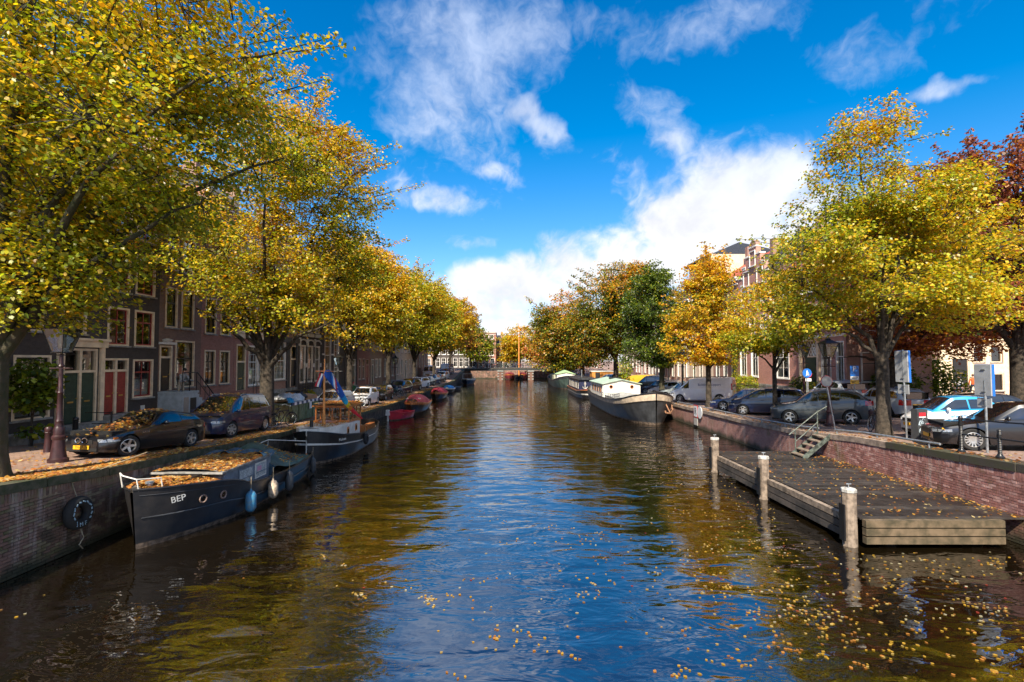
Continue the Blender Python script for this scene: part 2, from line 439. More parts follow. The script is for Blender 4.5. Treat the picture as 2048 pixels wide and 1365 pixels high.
M_quayback = brick_mat('quay_brick_far', (.30, .13, .105), (.38, .19, .16), (.26, .2, .17), 'y', .217, .072, .85, .004, .5, tide=True)
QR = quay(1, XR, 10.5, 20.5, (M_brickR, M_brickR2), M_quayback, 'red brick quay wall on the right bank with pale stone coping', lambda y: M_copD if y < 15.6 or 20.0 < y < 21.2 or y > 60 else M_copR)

# ================================================================ landing stage on the right
M_wood = mat('grey_timber', (.26, .20, .15), .85, .4, 6, .004, 50, col2=(.10, .075, .055))
M_beam = mat('beam_timber', (.125, .088, .052), .85, .6, 3.5, .006, 40, col2=(.05, .04, .02))
M_beamD = mat('beam_timber_dark', (.075, .06, .05), .85, .6, 2.5, .006, 40, col2=(.022, .02, .018))
M_plank = mat('wet_deck_planks', (.030, .026, .024), .42, .4, 2.0, .003, 60, col2=(.014, .012, .011))
M_plank2 = mat('wet_deck_planks_worn', (.050, .043, .038), .5, .4, 2.5, .003, 60, col2=(.025, .021, .019))
M_white = mat('white_paint', (.74, .72, .67), .5, .12, 5)
M_black = mat('black_iron', (.012, .012, .013), .35, .2, 8)
M_steel = mat('galvanised_steel', (.42, .45, .47), .4, .2, 9, metal=.7)
DZ = .70
dock = thing('landing_stage', 'dark timber landing stage beside the right quay wall', 'landing stage', (8.35, 12.45, 0))
y = 0.
while y < 9.0:
    wd = .142; b = MB(); b.box((2.03 + rnd.uniform(-.01, .01), y + wd / 2, DZ - .02 + rnd.uniform(-.003, .003)), (4.03, wd - .014, .04)); b.obj('plank', M_plank if rnd.random() < .6 else M_plank2, dock); y += wd
for k in range(3):
    b = MB(); b.box((1.70, -.08, DZ - .105 - k * .195), (3.3, .14, .162)); b.obj('fascia_beam', M_beam, dock)
    for (ya, yb) in ((.33, 4.15), (4.53, 8.2)):
        b = MB(); b.box((-.08, (ya + yb) / 2, DZ - .105 - k * .195), (.14, yb - ya, .162)); b.obj('fascia_beam', M_wood if k == 0 else M_beamD, dock)
b = MB(); b.box((.0, 4.2, DZ + .03), (.22, 8.2, .06)); 
b = MB(); b.box((2.0, 8.99, DZ - .15), (4.0, .1, .28)); b.obj('fascia_beam', M_beamD, dock)
for (x_, y_) in ((.9, .35), (3.0, .35), (.9, 4.3), (3.0, 4.3), (.9, 8.5), (3.0, 8.5)):
    b = MB(); b.box((x_, y_, -.35), (.26, .26, 1.95)); b.obj('pile', M_beamD, dock)
for i, y_ in enumerate((.12, 4.34, 8.35)):
    p = MB(); p.lathe([(.165, -1.0), (.165, .25), (.16, 1.29)], (-.17, y_, 0), 8); post = p.obj('mooring_post', M_wood, dock)
    c = MB(); c.lathe([(.172, 1.292), (.172, 1.36), (.16, 1.375), (.02, 1.38)], (-.17, y_, 0), 8); c.obj('cap', mat('cap_white', (.52, .50, .46), .7, .3, 9), post)
    c = MB(); c.rod((-.17, y_, 1.37), (-.17, y_, 1.48), .012); c.rod((-.23, y_, 1.48), (-.11, y_, 1.48), .012); c.obj('cap_pin', M_steel, post)
    c = MB(); c.box((-.36, y_ - .03, .58), (.035, .20, .86)); c.obj('fender_strip', M_black, post)
# steps from the quay down to the landing stage
st = thing('steps', 'green steel steps with handrail leading down to the landing stage', 'steps', (0, 0, 0))
M_green = mat('green_steel', (.10, .12, .10), .6, .5, 9)
T0, T1 = Vector((12.32, 20.3, 1.62)), Vector((11.25, 20.3, .72))
for yy in (19.95, 20.75):
    b = MB(); b.prism([(T0.x, yy, T0.z + .02), (T1.x, yy, T1.z + .06), (T1.x, yy, T1.z - .02), (T1.x + .18, yy, T1.z - .02), (T0.x, yy, T0.z - .18)], (0, .04, 0)); b.obj('stringer', M_green, st)
for k in range(5):
    t_ = (k + .5) / 5; p = T0.lerp(T1, t_)
    b = MB(); b.box((p.x - .02, 20.37, p.z - .03), (.24, .755, .035)); b.obj('tread', M_wood, st)
b = MB(); b.rod((12.36, 20.83, 1.3), (12.36, 20.83, 2.45), .025); b.rod((11.45, 20.83, .72), (11.45, 20.83, 1.65), .025)
b.tube([(12.75, 20.83, 2.62), (12.36, 20.83, 2.40), (11.2, 20.83, 1.48)], .024); b.tube([(12.36, 20.83, 1.98), (11.45, 20.83, 1.2)], .02); b.obj('handrail', M_green, st)
# low pipe rails on the right coping
def piperail(y0, y1, label, h=.16, X=XR + .22):
    t = thing('pipe_rail', label, 'railing', (X, 0, 0)); ys = np.linspace(y0, y1, max(2, int((y1 - y0) / 1.0)))
    b = MB(); b.tube([(0, y, copz(1, y) + h) for y in ys], .035, 8); b.obj('rail', M_steel, t, smooth=50)
    for y in np.arange(y0 + .4, y1, 2.2):
        b = MB(); b.rod((0, y, copz(1, y) - .02), (0, y, copz(1, y) + h - .02), .028); b.obj('rail_post', M_steel, t)
piperail(15.2, 20.1, 'low galvanised pipe rail on the quay before the big yellow tree')
piperail(21.2, 39.2, 'long low galvanised pipe rail along the quay before the parked cars')
# iron railing with twisted posts at the right edge
ir = thing('iron_railing', 'black iron railing with twisted posts at the right end of the quay', 'railing', (XR + .32, 0, 0))
for y in (12.2, 13.45, 14.6):
    z0 = copz(1, y); b = MB()
    b.lathe([(.10, 0), (.10, .05), (.07, .08), (.055, .12)], (0, y, z0), 10)
    for k in range(14): b.lathe([(.040, .12 + k * .045), (.052, .142 + k * .045), (.040, .165 + k * .045)], (0, y, z0), 8, cap=False)
    hh = 1.02 if y > 14 else .62
    b.lathe([(.05, .74 if y > 14 else .6), (.06, .78 if y > 14 else .62), (.045, hh - .1), (.06, hh - .05), (.045, hh), (.01, hh + .03)], (0, y, z0), 10)
    if y > 14: b.lathe([(.04, .12), (.042, .8)], (0, y, z0), 8)
    b.obj('post', M_black, ir, smooth=40)
b = MB(); b.tube([(0, 14.6, copz(1, 14.6) + .95), (0, 13.4, copz(1, 13.4) + .95), (0, 10.5, copz(1, 10.5) + .95)], .022); b.tube([(0, 14.6, copz(1, 14.6) + .52), (0, 10.5, copz(1, 10.5) + .45)], .022); b.obj('rail', M_black, ir)
# ================================================================ houses
M_glass = glass_mat('window_glass', refl=.45)
M_cream = mat('cream_paint', (.82, .65, .45), .55, .12, 4)
M_offw = mat('offwhite_paint', (.84, .77, .67), .55, .12, 4)
M_dark = mat('dark_sash', (.02, .02, .02), .4, .1)
M_redp = mat('oxblood_paint', (.30, .03, .024), .35, .15, 5)
M_grnp = mat('dark_green_paint', (.02, .055, .04), .3, .2, 5)
M_blackp = mat('black_facade_paint', (.018, .016, .015), .6, .35, 3, .003, 30)
M_stone = mat('blue_stone', (.30, .29, .27), .8, .3, 5, .003, 30, stain=.4)
M_curt = mat('curtain', (.70, .66, .58), .9, .25, 14)
M_brass = mat('brass', (.6, .42, .12), .3, .1, metal=.9)
M_slate = mat('roof_slate', (.035, .037, .042), .6, .4, 12, .01, 20)
M_tile = mat('roof_tile_red', (.46, .10, .05), .75, .3, 6, .02, 12)
M_paleg = mat('pale_grey_paint', (.42, .47, .50), .6, .15, 4)
BK = {}
def bk(key, axis):
    cols = {'dkbrown': ((.19, .11, .08), (.25, .145, .105), (.16, .12, .1)), 'maroon': ((.32, .125, .09), (.40, .17, .125), (.25, .19, .15)), 'red': ((.40, .15, .11), (.50, .22, .165), (.42, .33, .28)),
            'brown': ((.27, .145, .105), (.33, .18, .135), (.26, .2, .17)), 'black': ((.052, .041, .036), (.07, .056, .05), (.05, .044, .04)), 'tan': ((.26, .17, .11), (.3, .2, .14), (.26, .2, .16))}[key]
    return brick_mat('facade_%s_%s' % (key, axis), *cols, axis, .21, .062, .85, .003, .25)
WC = {}
def win_mesh(w, h, kind, fmat, smat):
    k = (round(w, 2), round(h, 2), kind, fmat.name, smat.name)
    if k in WC: return WC[k]
    c = .085; fr = MB()   # casing
    for lo, hi in (((0, -.035, 0), (c, .13, h)), ((w - c, -.035, 0), (w, .13, h)), ((c, -.035, h - c), (w - c, .13, h)), ((c, -.035, 0), (w - c, .13, c * .7))): fr.b2(lo, hi)
    sill = MB(); sill.b2((-.06, -.11, -.075), (w + .06, .10, -.004))
    s = MB(); t = .045; iw = w - 2 * c; y0, y1 = .05, .10
    for lo, hi in (((c, y0, c * .7), (c + t, y1, h - c)), ((w - c - t, y0, c * .7), (w - c, y1, h - c)), ((c + t, y0, h - c - t), (w - c - t, y1, h - c)), ((c + t, y0, c * .7), (w - c - t, y1, c * .7 + t * 1.4))): s.b2(lo, hi)
    cols, rows, mid = {'sash': (1, 1, .62), 'sash2': (2, 1, .62), 'fix': (1, 1, 0), 'tee': (2, 1, .68), 'g23': (2, 3, 0), 'g34': (3, 4, .5), 'g35': (3, 5, .6), 'g24': (2, 4, .5), 'g36': (3, 6, .5)}[kind]
    b = .014 if kind[0] == 'g' else .022
    for i in range(1, cols): x = c + iw * i / cols; s.b2((x - b, y0 + .01, c + .02), (x + b, y1 - .012, h - c - .02))
    for j in range(1, rows): z = c + (h - 2 * c) * j / rows; s.b2((c + t, y0 + .013, z - b), (w - c - t, y1 - .015, z + b))
    if mid: z = c + (h - 2 * c) * mid; s.b2((c + t * .9, y0 - .006, z - .032), (w - c - t * .9, y1 - .003, z + .032))
    p = MB(); p.quad((c, .082, c * .5), (w - c, .082, c * .5), (w - c, .082, h - c), (c, .082, h - c))
    cu = MB()
    for sgn in (0, 1):
        x0 = c + .02 if sgn == 0 else w - c - .02 - iw * .30; ww = iw * .30
        cu.grid(lambda u, v: (x0 + u * ww, .2 + .025 * math.sin(u * 22), .1 + v * (h - .2)), 10, 1)
    net = MB(); net.grid(lambda u, v: (c + u * iw, .19 + .015 * math.sin(u * iw * 60), .1 + v * h * .42), 24, 1)
    WC[k] = (fr.mesh('window', fmat), s.mesh('sash_bars', smat), p.mesh('pane', M_glass), sill.mesh('sill', M_stone if fmat is not M_white else M_white), cu.mesh('curtain', M_curt), net.mesh('curtain', M_curt)); return WC[k]
def window(house, u, v, w, h, kind, fmat, smat, curtain=0, sill=True):
    ms = win_mesh(w, h, kind, fmat, smat); o = link('window', ms[0], house, (u, 0, v))
    link('sash_bars', ms[1], o); link('pane', ms[2], o)
    if sill: link('sill', ms[3], o)
    if curtain: link('curtain', ms[3 + curtain], o)
    return o
def door(house, u, v, w, h, leaves, dmat, fmat, transom=.55, glazed=False, pil=0.):
    """door in an opening: frame, leaf or leaves, light above"""
    fr = MB(); c = .09; th = h - transom
    for lo, hi in (((0, -.03, 0), (c, .14, h)), ((w - c, -.03, 0), (w, .14, h)), ((c, -.03, h - c), (w - c, .14, h)), ((c, -.02, th - .05), (w - c, .12, th + .05))): fr.b2(lo, hi)
    if leaves == 2: fr.b2((w / 2 - .06, -.028, 0), (w / 2 + .06, .13, h - c))
    o = fr.obj('door_frame', fmat, house, (u, 0, v))
    lw = (w - 2 * c - (.12 if leaves == 2 else 0)) / leaves
    for i in range(leaves):
        x0 = c + i * (lw + .12); d = MB(); d.b2((x0, .05, .02), (x0 + lw, .10, th - .05))
        for (a, b_) in ((.10, .34), (.42, .60), (.68, .94)):
            for e, dz in ((0, .03), (.04, .015)):
                d.b2((x0 + lw * .14 + e, .05 - dz * .6, .02 + th * a + e), (x0 + lw * .86 - e, .0495, th * b_ - .05 - e))
        dd = d.obj('door', dmat, o)
        hnd = MB(); hnd.b2((x0 + lw * .3, .012, th * .40), (x0 + lw * .7, .028, th * .40 + .06)); hnd.lathe([(.02, .0), (.03, -.04), (.02, -.06)], (x0 + lw * (.9 if i == 0 else .1), .045, th * .48), 8, 'Y'); hnd.obj('letter_slot', M_brass, o)
        g = MB(); g.quad((x0, .08, th + .05), (x0 + lw, .08, th + .05), (x0 + lw, .08, h - c), (x0, .08, h - c)); g.obj('transom_pane', M_glass, o)
    return o
def house(label, loc, rz, w, depth, H, wallmat, ops, group=None, z0=-.6, cornice=None, roof=None, sidemat=None, plinth=None, gable=None, cat='house', name='canal_house', roofmat=None, rise=2.6):
    """ops: (u, v, w, h) holes in the front wall"""
    t = thing(name, label, cat, loc, rz, group); sidemat = sidemat or wallmat
    us = sorted({0., w} | {round(k, 3) for o in ops for k in (o[0], o[0] + o[2])}); vs = sorted({z0, H} | {round(k, 3) for o in ops for k in (o[1], o[1] + o[3])})
    mb = MB()
    def hole(a, b):
        return any(o[0] - 1e-3 < a < o[0] + o[2] + 1e-3 and o[1] - 1e-3 < b < o[1] + o[3] + 1e-3 for o in ops)
    for i in range(len(us) - 1):
        for j in range(len(vs) - 1):
            if not hole((us[i] + us[i + 1]) / 2, (vs[j] + vs[j + 1]) / 2): mb.quad((us[i], 0, vs[j]), (us[i + 1], 0, vs[j]), (us[i + 1], 0, vs[j + 1]), (us[i], 0, vs[j + 1]))
    dp = .22
    for (u, v, a, b) in [o[:4] for o in ops]:
        mb.quad((u, 0, v), (u, dp, v), (u, dp, v + b), (u, 0, v + b)); mb.quad((u + a, dp, v), (u + a, 0, v), (u + a, 0, v + b), (u + a, dp, v + b))
        mb.quad((u, 0, v + b), (u, dp, v + b), (u + a, dp, v + b), (u + a, 0, v + b)); mb.quad((u, dp, v), (u, 0, v), (u + a, 0, v), (u + a, dp, v))
    mb.obj('front_wall', wallmat, t)
    sh = MB(); e = .006
    sh.quad((e, depth, z0), (e, .002, z0), (e, .002, H), (e, depth, H)); sh.quad((w - e, .002, z0), (w - e, depth, z0), (w - e, depth, H), (w - e, .002, H)); sh.quad((w - e, depth, z0), (e, depth, z0), (e, depth, H), (w - e, depth, H))
    sh.quad((e, .002, H - .01), (w - e, .002, H - .01), (w - e, depth, H - .01), (e, depth, H - .01)); sh.obj('side_walls', sidemat, t)
    if cornice:
        c = MB(); c.b2((.01, -.32, H - .12), (w - .01, .1, H + .06)); c.b2((.03, -.2, H - .32), (w - .03, -.002, H - .121)); c.b2((.02, -.12, H - .75), (w - .02, -.003, H - .66))
        for k in range(int(w / .6)): c.b2((.25 + k * .6, -.27, H - .3), (.37 + k * .6, -.201, H - .125))
        c.obj('cornice', cornice, t)
    if plinth:
        p = MB(); vz = plinth; segs = []; x = .0
        blocks = sorted([(o[0], o[0] + o[2]) for o in ops if o[1] < vz - .01])
        for a, b in blocks:
            if a > x: segs.append((x, a))
            x = b
        if x < w: segs.append((x, w))
        for a, b in segs: p.b2((a + .004, -.05, z0), (b - .004, -.002, vz))
        p.obj('plinth', M_stone, t)
    rm = roofmat or M_slate
    if roof == 'pitch':
        r = MB(); y0, y1 = -.05, depth + .1; r.prism([(.0, y0, H + .07), (.0, (y0 + y1) / 2, H + rise), (.0, y1, H + .07)], (w, 0, 0)); ro = r.obj('roof', rm, t)
        ch = MB(); ch.b2((w * .15, depth * .35, H + rise * .5), (w * .15 + .6, depth * .35 + .9, H + rise + 1.0)); ch.obj('chimney', bk('brown', 'x'), ro)
    elif roof == 'front':     # ridge runs back from the street behind a gable
        r = MB(); r.prism([(.02, .15, H), (w - .02, .15, H), (w / 2, .15, H + rise)], (0, depth, 0)); r.obj('roof', rm, t)
    elif roof == 'hip':
        r = MB(); a = [(0, 0, H + .02), (w, 0, H + .02), (w, depth, H + .02), (0, depth, H + .02), (w / 2, depth / 2, H + rise)]; r._add(a, [(0, 1, 4), (1, 2, 4), (2, 3, 4), (3, 0, 4), (3, 2, 1, 0)]); r.obj('roof', rm, t)
    return t
def fill(t, ops, fm, sm):
    for o in ops:
        if len(o) > 4 and o[4]:
            k = o[4]
            if k[0] == 'D': door(t, o[0], o[1], o[2], o[3], int(k[1]), o[5], o[6] if len(o) > 6 else fm, transom=o[7] if len(o) > 7 else .6)
            else: window(t, o[0], o[1], o[2], o[3], k, fm, sm, curtain=o[5] if len(o) > 5 else 0)
def upper(w, n, z, hts, kinds, ww=1.05, margin=.45, hs=None):
    out = []; step = (w - 2 * margin) / n
    for k, (dz, h) in enumerate(hts):
        for i in range(n): out.append((margin + step * (i + .5) - ww / 2, z + dz, ww, h, kinds[k % len(kinds)]))
    return out
LB = 'houses on the left bank'; RB = 'houses on the right bank'
def left(label, Y0, Y1, H, key, ops, fm, sm, zf=None, **kw):
    z = gz(-16, (Y0 + Y1) / 2); w = Y1 - Y0 - .02
    wm = bk(key, 'y') if isinstance(key, str) else key
    t = house(label, (FL - rnd.uniform(0, .08), Y0, z), R(90), w, 9, H, wm, ops, LB, **kw); fill(t, ops, fm, sm); return t, w
def LY(px): return -FL * F / (1024 - px)
def L2(px, Y0): return LY(px) - Y0
# --- A: dark house, dark green double doors between cream pilasters
Y0, Y1 = 9.5, LY(204); w = Y1 - Y0; z = gz(-16, 20)
d0, d1 = L2(121, Y0), L2(200, Y0)
ops = [(L2(28, Y0), .75, L2(103, Y0) - L2(28, Y0), 2.35, 'tee', 2), (d0 + .12, .35, (d1 - d0) - .24, 3.05, 'D2', M_grnp, M_cream, .95)] + [o for o in upper(w, 6, 0, ((4.0, 2.3), (7.2, 2.1), (10.2, 1.9)), ('sash',), 1.15)]
A, wA = left('dark house behind the lamp post with green double doors in cream surround', Y0, Y1, 13.2, 'black', ops, M_cream, M_dark, cornice=M_cream, roof='pitch', plinth=.3)
p = MB(); 
for x_ in (d0 - .16, d1 - .02): p.b2((x_, -.10, .02), (x_ + .22, -.004, 3.45))
p.b2((d0 - .24, -.16, 3.45), (d1 + .28, -.004, 3.72)); p.b2((d0 - .30, -.24, 3.72), (d1 + .34, -.004, 3.82)); p.obj('door_surround', M_cream, A)
s = MB(); s.b2((d0 - .3, -.75, -.4), (d1 + .5, -.004, .18)); s.b2((d0 - .1, -.42, .18), (d1 + .3, -.004, .34)); s.obj('stoop', M_stone, A)
# --- B: black house, oxblood doors
Y0, Y1 = LY(204) + .005, LY(318); z = gz(-16, (Y0 + Y1) / 2)
dh = 2.12 - z
ops = [(L2(207, Y0), dh, L2(258, Y0) - L2(207, Y0), 2.46, 'D2', M_redp, M_cream, .55), (L2(267, Y0), 2.72 - z, L2(307, Y0) - L2(267, Y0), 1.82, 'tee', 2)]
for zz, h in ((5.15, 1.72), (7.6, 1.9), (10.2, 1.7)): ops += [(L2(214, Y0), zz - z, L2(257, Y0) - L2(214, Y0), h, 'tee'), (L2(268, Y0), zz - z, L2(307, Y0) - L2(268, Y0), h, 'tee')]
B, _ = left('narrow black house with two oxblood red front doors', Y0, Y1, 12.0, 'black', ops, M_cream, M_redp, cornice=M_cream, roof='pitch')
s = MB(); s.b2((-.02, -.9, -.4), (L2(275, Y0), -.01, dh - .42)); s.b2((.05, -.5, dh - .42), (L2(262, Y0), -.01, dh - .02)); s.obj('stoop', M_stone, B)
# plaque with red-and-white painted emblem below the window
g = MB(); g.b2((L2(286, Y0), -.03, .55), (L2(298, Y0), -.004, .95)); pq = g.obj('emblem', M_redp, B); g = MB(); g.b2((L2(284, Y0), -.035, .93), (L2(292, Y0), -.005, 1.12)); g.b2((L2(284, Y0), -.04, .56), (L2(287.5, Y0), -.031, .92)); g.b2((L2(285, Y0), -.04, .47), (L2(298, Y0), -.005, .54)); g.obj('emblem_white', M_white, pq)
# --- C: dark brown brick with high stoop
Y0, Y1 = LY(318) + .005, LY(404); z = gz(-16, (Y0 + Y1) / 2); w = Y1 - Y0
ops = [(L2(321, Y0), 2.95 - z, .95, 2.3, 'D1', mat('black_door', (.012, .012, .012), .3, .2), M_cream, .6), (L2(352, Y0), 3.05 - z, L2(390, Y0) - L2(352, Y0), 2.5, 'sash', 1), (L2(342, Y0), .2, .75, 1.2, 'fix')]
ops += [(L2(330, Y0), 6.2 - z, .95, 2.1, 'sash'), (L2(362, Y0), 6.2 - z, 1.1, 2.1, 'sash'), (L2(330, Y0), 9.2 - z, .95, 1.9, 'sash2'), (L2(362, Y0), 9.2 - z, 1.1, 1.9, 'sash2')]
C_, _ = left('dark brown brick house with a high stoop and black railing', Y0, Y1, 12.6, 'dkbrown', ops, M_cream, M_dark, cornice=M_white, roof='pitch')
g = MB(); g.b2((L2(319, Y0) - .05, -.28, 5.3 - z), (L2(345, Y0), -.004, 5.42 - z)); g.lathe([(.02, 0), (.2, .02), (.28, .12), (.05, .2)], (L2(332, Y0), -.1, 5.42 - z), 10); g.obj('door_hood', M_white, C_)
s = MB(); s.mi = 0; lz = 2.92 - z; x0, x1 = .05, L2(352, Y0); s.b2((x0, -1.25, -.4), (x1, -.005, lz - .12)); s.b2((x0 - .03, -1.30, lz - .12), (x1 + .03, -.006, lz))
for k in range(8): s.b2((x1 + .03 + k * .27, -1.15, -.4), (x1 + .30 + k * .27, -.1, lz - .2 * (k + 1)))
so = s.obj('stoop', M_paleg, C_)
g = MB(); y_ = -1.2
for x_ in (x0 + .05, (x0 + x1) / 2, x1 - .05): g.rod((x_, y_, lz), (x_, y_, lz + .95), .022)
g.tube([(x0 + .05, y_, lz + .95), (x1, y_, lz + .95), (x1 + 2.1, y_, lz - .75), (x1 + 2.25, y_ - .05, lz - .95)], .03); g.tube([(x0 + .05, y_, lz + .5), (x1, y_, lz + .5), (x1 + 2.0, y_, lz - 1.1)], .016)
for k in range(5): g.rod((x1 + .3 + k * .42, y_, lz - .25 - k * .33), (x1 + .3 + k * .42, y_, lz + .72 - k * .34), .012)
g.obj('handrail', M_black, so)
g = MB(); g.b2((x0 + .1, -1.262, .25), (x1 - .75, -1.252, lz - .3)); g.obj('panel', mat('beige_panel', (.36, .31, .26), .7, .1), so); g = MB(); g.b2((x1 - .62, -1.262, .0), (x1 - .12, -1.252, lz - .35)); g.obj('cellar_door', M_dark, so)
# --- D: maroon brick, two bays
Y0, Y1 = LY(404) + .005, LY(470); z = gz(-16, (Y0 + Y1) / 2); w = Y1 - Y0
def colsD(px0, px1): return (L2(px0, Y0), L2(px1, Y0) - L2(px0, Y0))
ops = []
for (a, b_) in ((411, 433), (441.5, 461.5)):
    u, ww = colsD(a, b_)
    ops += [(u, 3.05 - z, ww, 2.05, 'tee', 1), (u, 6.05 - z, ww, 2.1, 'tee'), (u, 9.1 - z, ww, 1.95, 'sash2'), (u, 11.8 - z, ww, 1.3, 'sash2')]
D_, _ = left('plain maroon brick house with pale stone plinth and tall cream windows', Y0, Y1, 13.6, 'maroon', ops, M_cream, M_dark, cornice=M_offw, roof='pitch', plinth=1.25)
# --- E: brick with cream band, green door
Y0, Y1 = LY(470) + .005, LY(540); z = gz(-16, (Y0 + Y1) / 2); w = Y1 - Y0
ops = [(L2(475, Y0), 2.55 - z, 1.15, 3.0, 'D1', M_grnp, M_cream, 1.15), (L2(499, Y0), 2.75 - z, 1.25, 2.75, 'g35', 2), (L2(518, Y0), 2.75 - z, 1.1, 2.75, 'g35', 2)] + upper(w, 3, -z, ((6.7, 1.75), (9.3, 1.7), (11.6, 1.3)), ('g34', 'g34', 'g23'), 1.05)
E_, _ = left('red brown brick house with cream band and dark green door behind forked elm', Y0, Y1, 13.2, 'maroon', ops, M_offw, M_white, cornice=M_offw, roof='pitch', plinth=.9)
g = MB(); g.b2((.05, -.14, 5.95 - z), (w - .05, -.004, 6.35 - z)); g.b2((.0, -.22, 6.28 - z), (w - .0, -.141, 6.4 - z)); g.obj('band', M_cream, E_)
s = MB(); s.b2((.2, -1.2, -.4), (2.2, -.01, 1.3)); s.b2((2.2, -1.1, -.4), (2.6, -.1, .95)); s.b2((2.6, -1.1, -.4), (3.0, -.1, .55)); so = s.obj('stoop', M_stone, E_)
def ironrail(par, x0, x1, y_, z0, h=.9, n=4):
    g = MB()
    for k in range(n + 1): x_ = x0 + (x1 - x0) * k / n; g.rod((x_, y_, z0), (x_, y_, z0 + h), .018)
    g.rod((x0, y_, z0 + h), (x1, y_, z0 + h), .024); g.rod((x0, y_, z0 + h * .5), (x1, y_, z0 + h * .5), .014); return g.obj('handrail', M_black, par)
ironrail(so, .25, 2.15, -1.15, 1.3)
# --- F: grey pilastered ground floor
Y0, Y1 = LY(540) + .005, LY(596); z = gz(-16, (Y0 + Y1) / 2); w = Y1 - Y0
ops = [(L2(549, Y0), 3.0 - z, L2(572, Y0) - L2(549, Y0), 2.95, 'g36', 2), (L2(582, Y0), 2.4 - z, 1.2, 3.3, 'D1', mat('navy_door', (.012, .014, .022), .3, .2), M_cream, 1.1)] + upper(w, 3, -z, ((6.7, 1.7), (9.2, 1.7), (11.4, 1.3)), ('g34',), 1.05)
F_, _ = left('house with dark grey pilastered ground floor and large paned white window', Y0, Y1, 13.4, 'brown', ops, M_offw, M_white, cornice=M_offw, roof='pitch', plinth=1.5)
g = MB(); dg = mat('dark_grey_paint', (.075, .072, .072), .6, .2, 4)
for a in (.05, L2(545, Y0) - .25, L2(573.5, Y0), L2(580, Y0) - .35, w - .35): g.b2((a, -.09, 1.5), (a + .3, -.004, 5.9 - z))
g.b2((0, -.2, 5.9 - z), (w, -.004, 6.3 - z)); g.obj('pilaster', dg, F_)
s = MB(); s.b2((w - 2.2, -1.4, -.4), (w - .1, -.01, 1.25)); [s.b2((w - 2.6 - k * .3, -1.3, -.4), (w - 2.2 - k * .3, -.3, 1.0 - k * .28)) for k in range(4)]; so = s.obj('stoop', M_black, F_); ironrail(so, w - 2.1, w - .2, -1.35, 1.25)
# --- G: black with white arches
Y0, Y1 = LY(596) + .005, LY(645); z = gz(-16, (Y0 + Y1) / 2); w = Y1 - Y0
ops = [(.5 + i * (w - .6) / 3, 2.6 - z, 1.15, 3.2, 'sash', 1) for i in range(3)] + [(.5 + i * (w - .6) / 3, 6.9 - z, 1.0, 2.4, 'sash', 2) for i in range(3)] + [(.5 + i * (w - .6) / 3, 10 - z, 1.0, 2.0, 'sash') for i in range(3)]
G_, _ = left('black house with white arched lintels and curving white trim', Y0, Y1, 13.0, 'black', ops, M_offw, M_offw, cornice=M_white, roof='pitch', plinth=1.2)
g = MB()
for i in range(3):
    x_ = .5 + i * (w - .6) / 3 + .575
    g.tube([(x_ + .75 * math.cos(a), -.06, 6.0 - z + .28 * math.sin(a)) for a in np.linspace(0, math.pi, 9)], .07, 6); g.b2((x_ - .62, -.12, 6.55 - z), (x_ + .62, -.004, 6.82 - z)); g.b2((x_ + .62, -.05, 3.9 - z), (x_ + .95, -.004, 4.25 - z)); g.b2((x_ - .85, -.14, 5.7 - z), (x_ - .65, -.004, 6.4 - z))
g.obj('trim', M_white, G_)
# --- H: black with tall paned windows
Y0, Y1 = LY(645) + .005, LY(690); z = gz(-16, (Y0 + Y1) / 2); w = Y1 - Y0
ops = [(.7, 2.4 - z, 1.7, 5.2, 'g36'), (3.2, 4.6 - z, 1.5, 3.0, 'g34'), (3.3, 2.0 - z, 1.1, 2.4, 'D1', M_grnp, M_offw, .6)] + upper(w, 2, -z, ((8.6, 1.6), (10.9, 1.3)), ('g34',), 1.2)
H_, _ = left('black house with very tall paned windows behind the second street lamp', Y0, Y1, 12.4, 'black', ops, M_offw, M_offw, cornice=M_white, roof='pitch', plinth=1.0)
g = MB(); g.b2((0, -.1, 7.75 - z), (w, -.004, 8.0 - z)); [g.b2((x_, -.2, 7.6 - z), (x_ + .3, -.004, 8.35 - z)) for x_ in (.2, 2.6, w - .5)]; g.b2((0, -.06, 5.0 - z), (.68, -.004, 5.15 - z)); g.b2((2.42, -.06, 5.0 - z), (3.18, -.004, 5.15 - z)); g.obj('trim', M_white, H_)
# --- more left-bank fronts, smaller in the picture
def plain(label, Y0, Y1, H, key, fm, sm, n, kind, door_i=0, dm=None, zg=1.5, gh=2.5, curt=0, **kw):
    z = gz(-16, (Y0 + Y1) / 2); w = Y1 - Y0 - .02; st = (w - .8) / n; ops = []
    for i in range(n):
        u = .4 + st * (i + .5)
        if i == door_i: ops.append((u - .55, zg - .7, 1.1, gh + .6, 'D1', dm or M_grnp, fm, .7))
        else: ops.append((u - .55, zg, 1.1, gh, kind, curt))
        k = 0; zz = zg + gh + 1.0
        while zz + 2.2 < H - .6: ops.append((u - .5, zz, 1.0, 2.0 - .2 * k, kind)); zz += 2.9; k += 1
    t, _ = left(label, Y0, Y1, H, key, ops, fm, sm, **kw); return t
plain('black brick house with arched white windows right of the tall paned windows', LY(690) + .005, LY(715), 12.4, 'black', M_offw, M_white, 2, 'sash', 1, curt=1, cornice=M_white, roof='pitch', plinth=1.0)
plain('maroon house with pinkish cream ground floor windows beyond third elm', LY(715) + .005, LY(741), 12.8, 'maroon', mat('pinkish_paint', (.60, .40, .31), .6, .1), M_offw, 3, 'sash', 2, M_redp, cornice=M_offw, roof='pitch', plinth=.8)
plain('tan plastered house with a projecting white bay on the left bank', LY(741) + .005, LY(766), 12.5, 'tan', M_offw, M_offw, 3, 'sash', 0, cornice=M_white, roof='pitch')
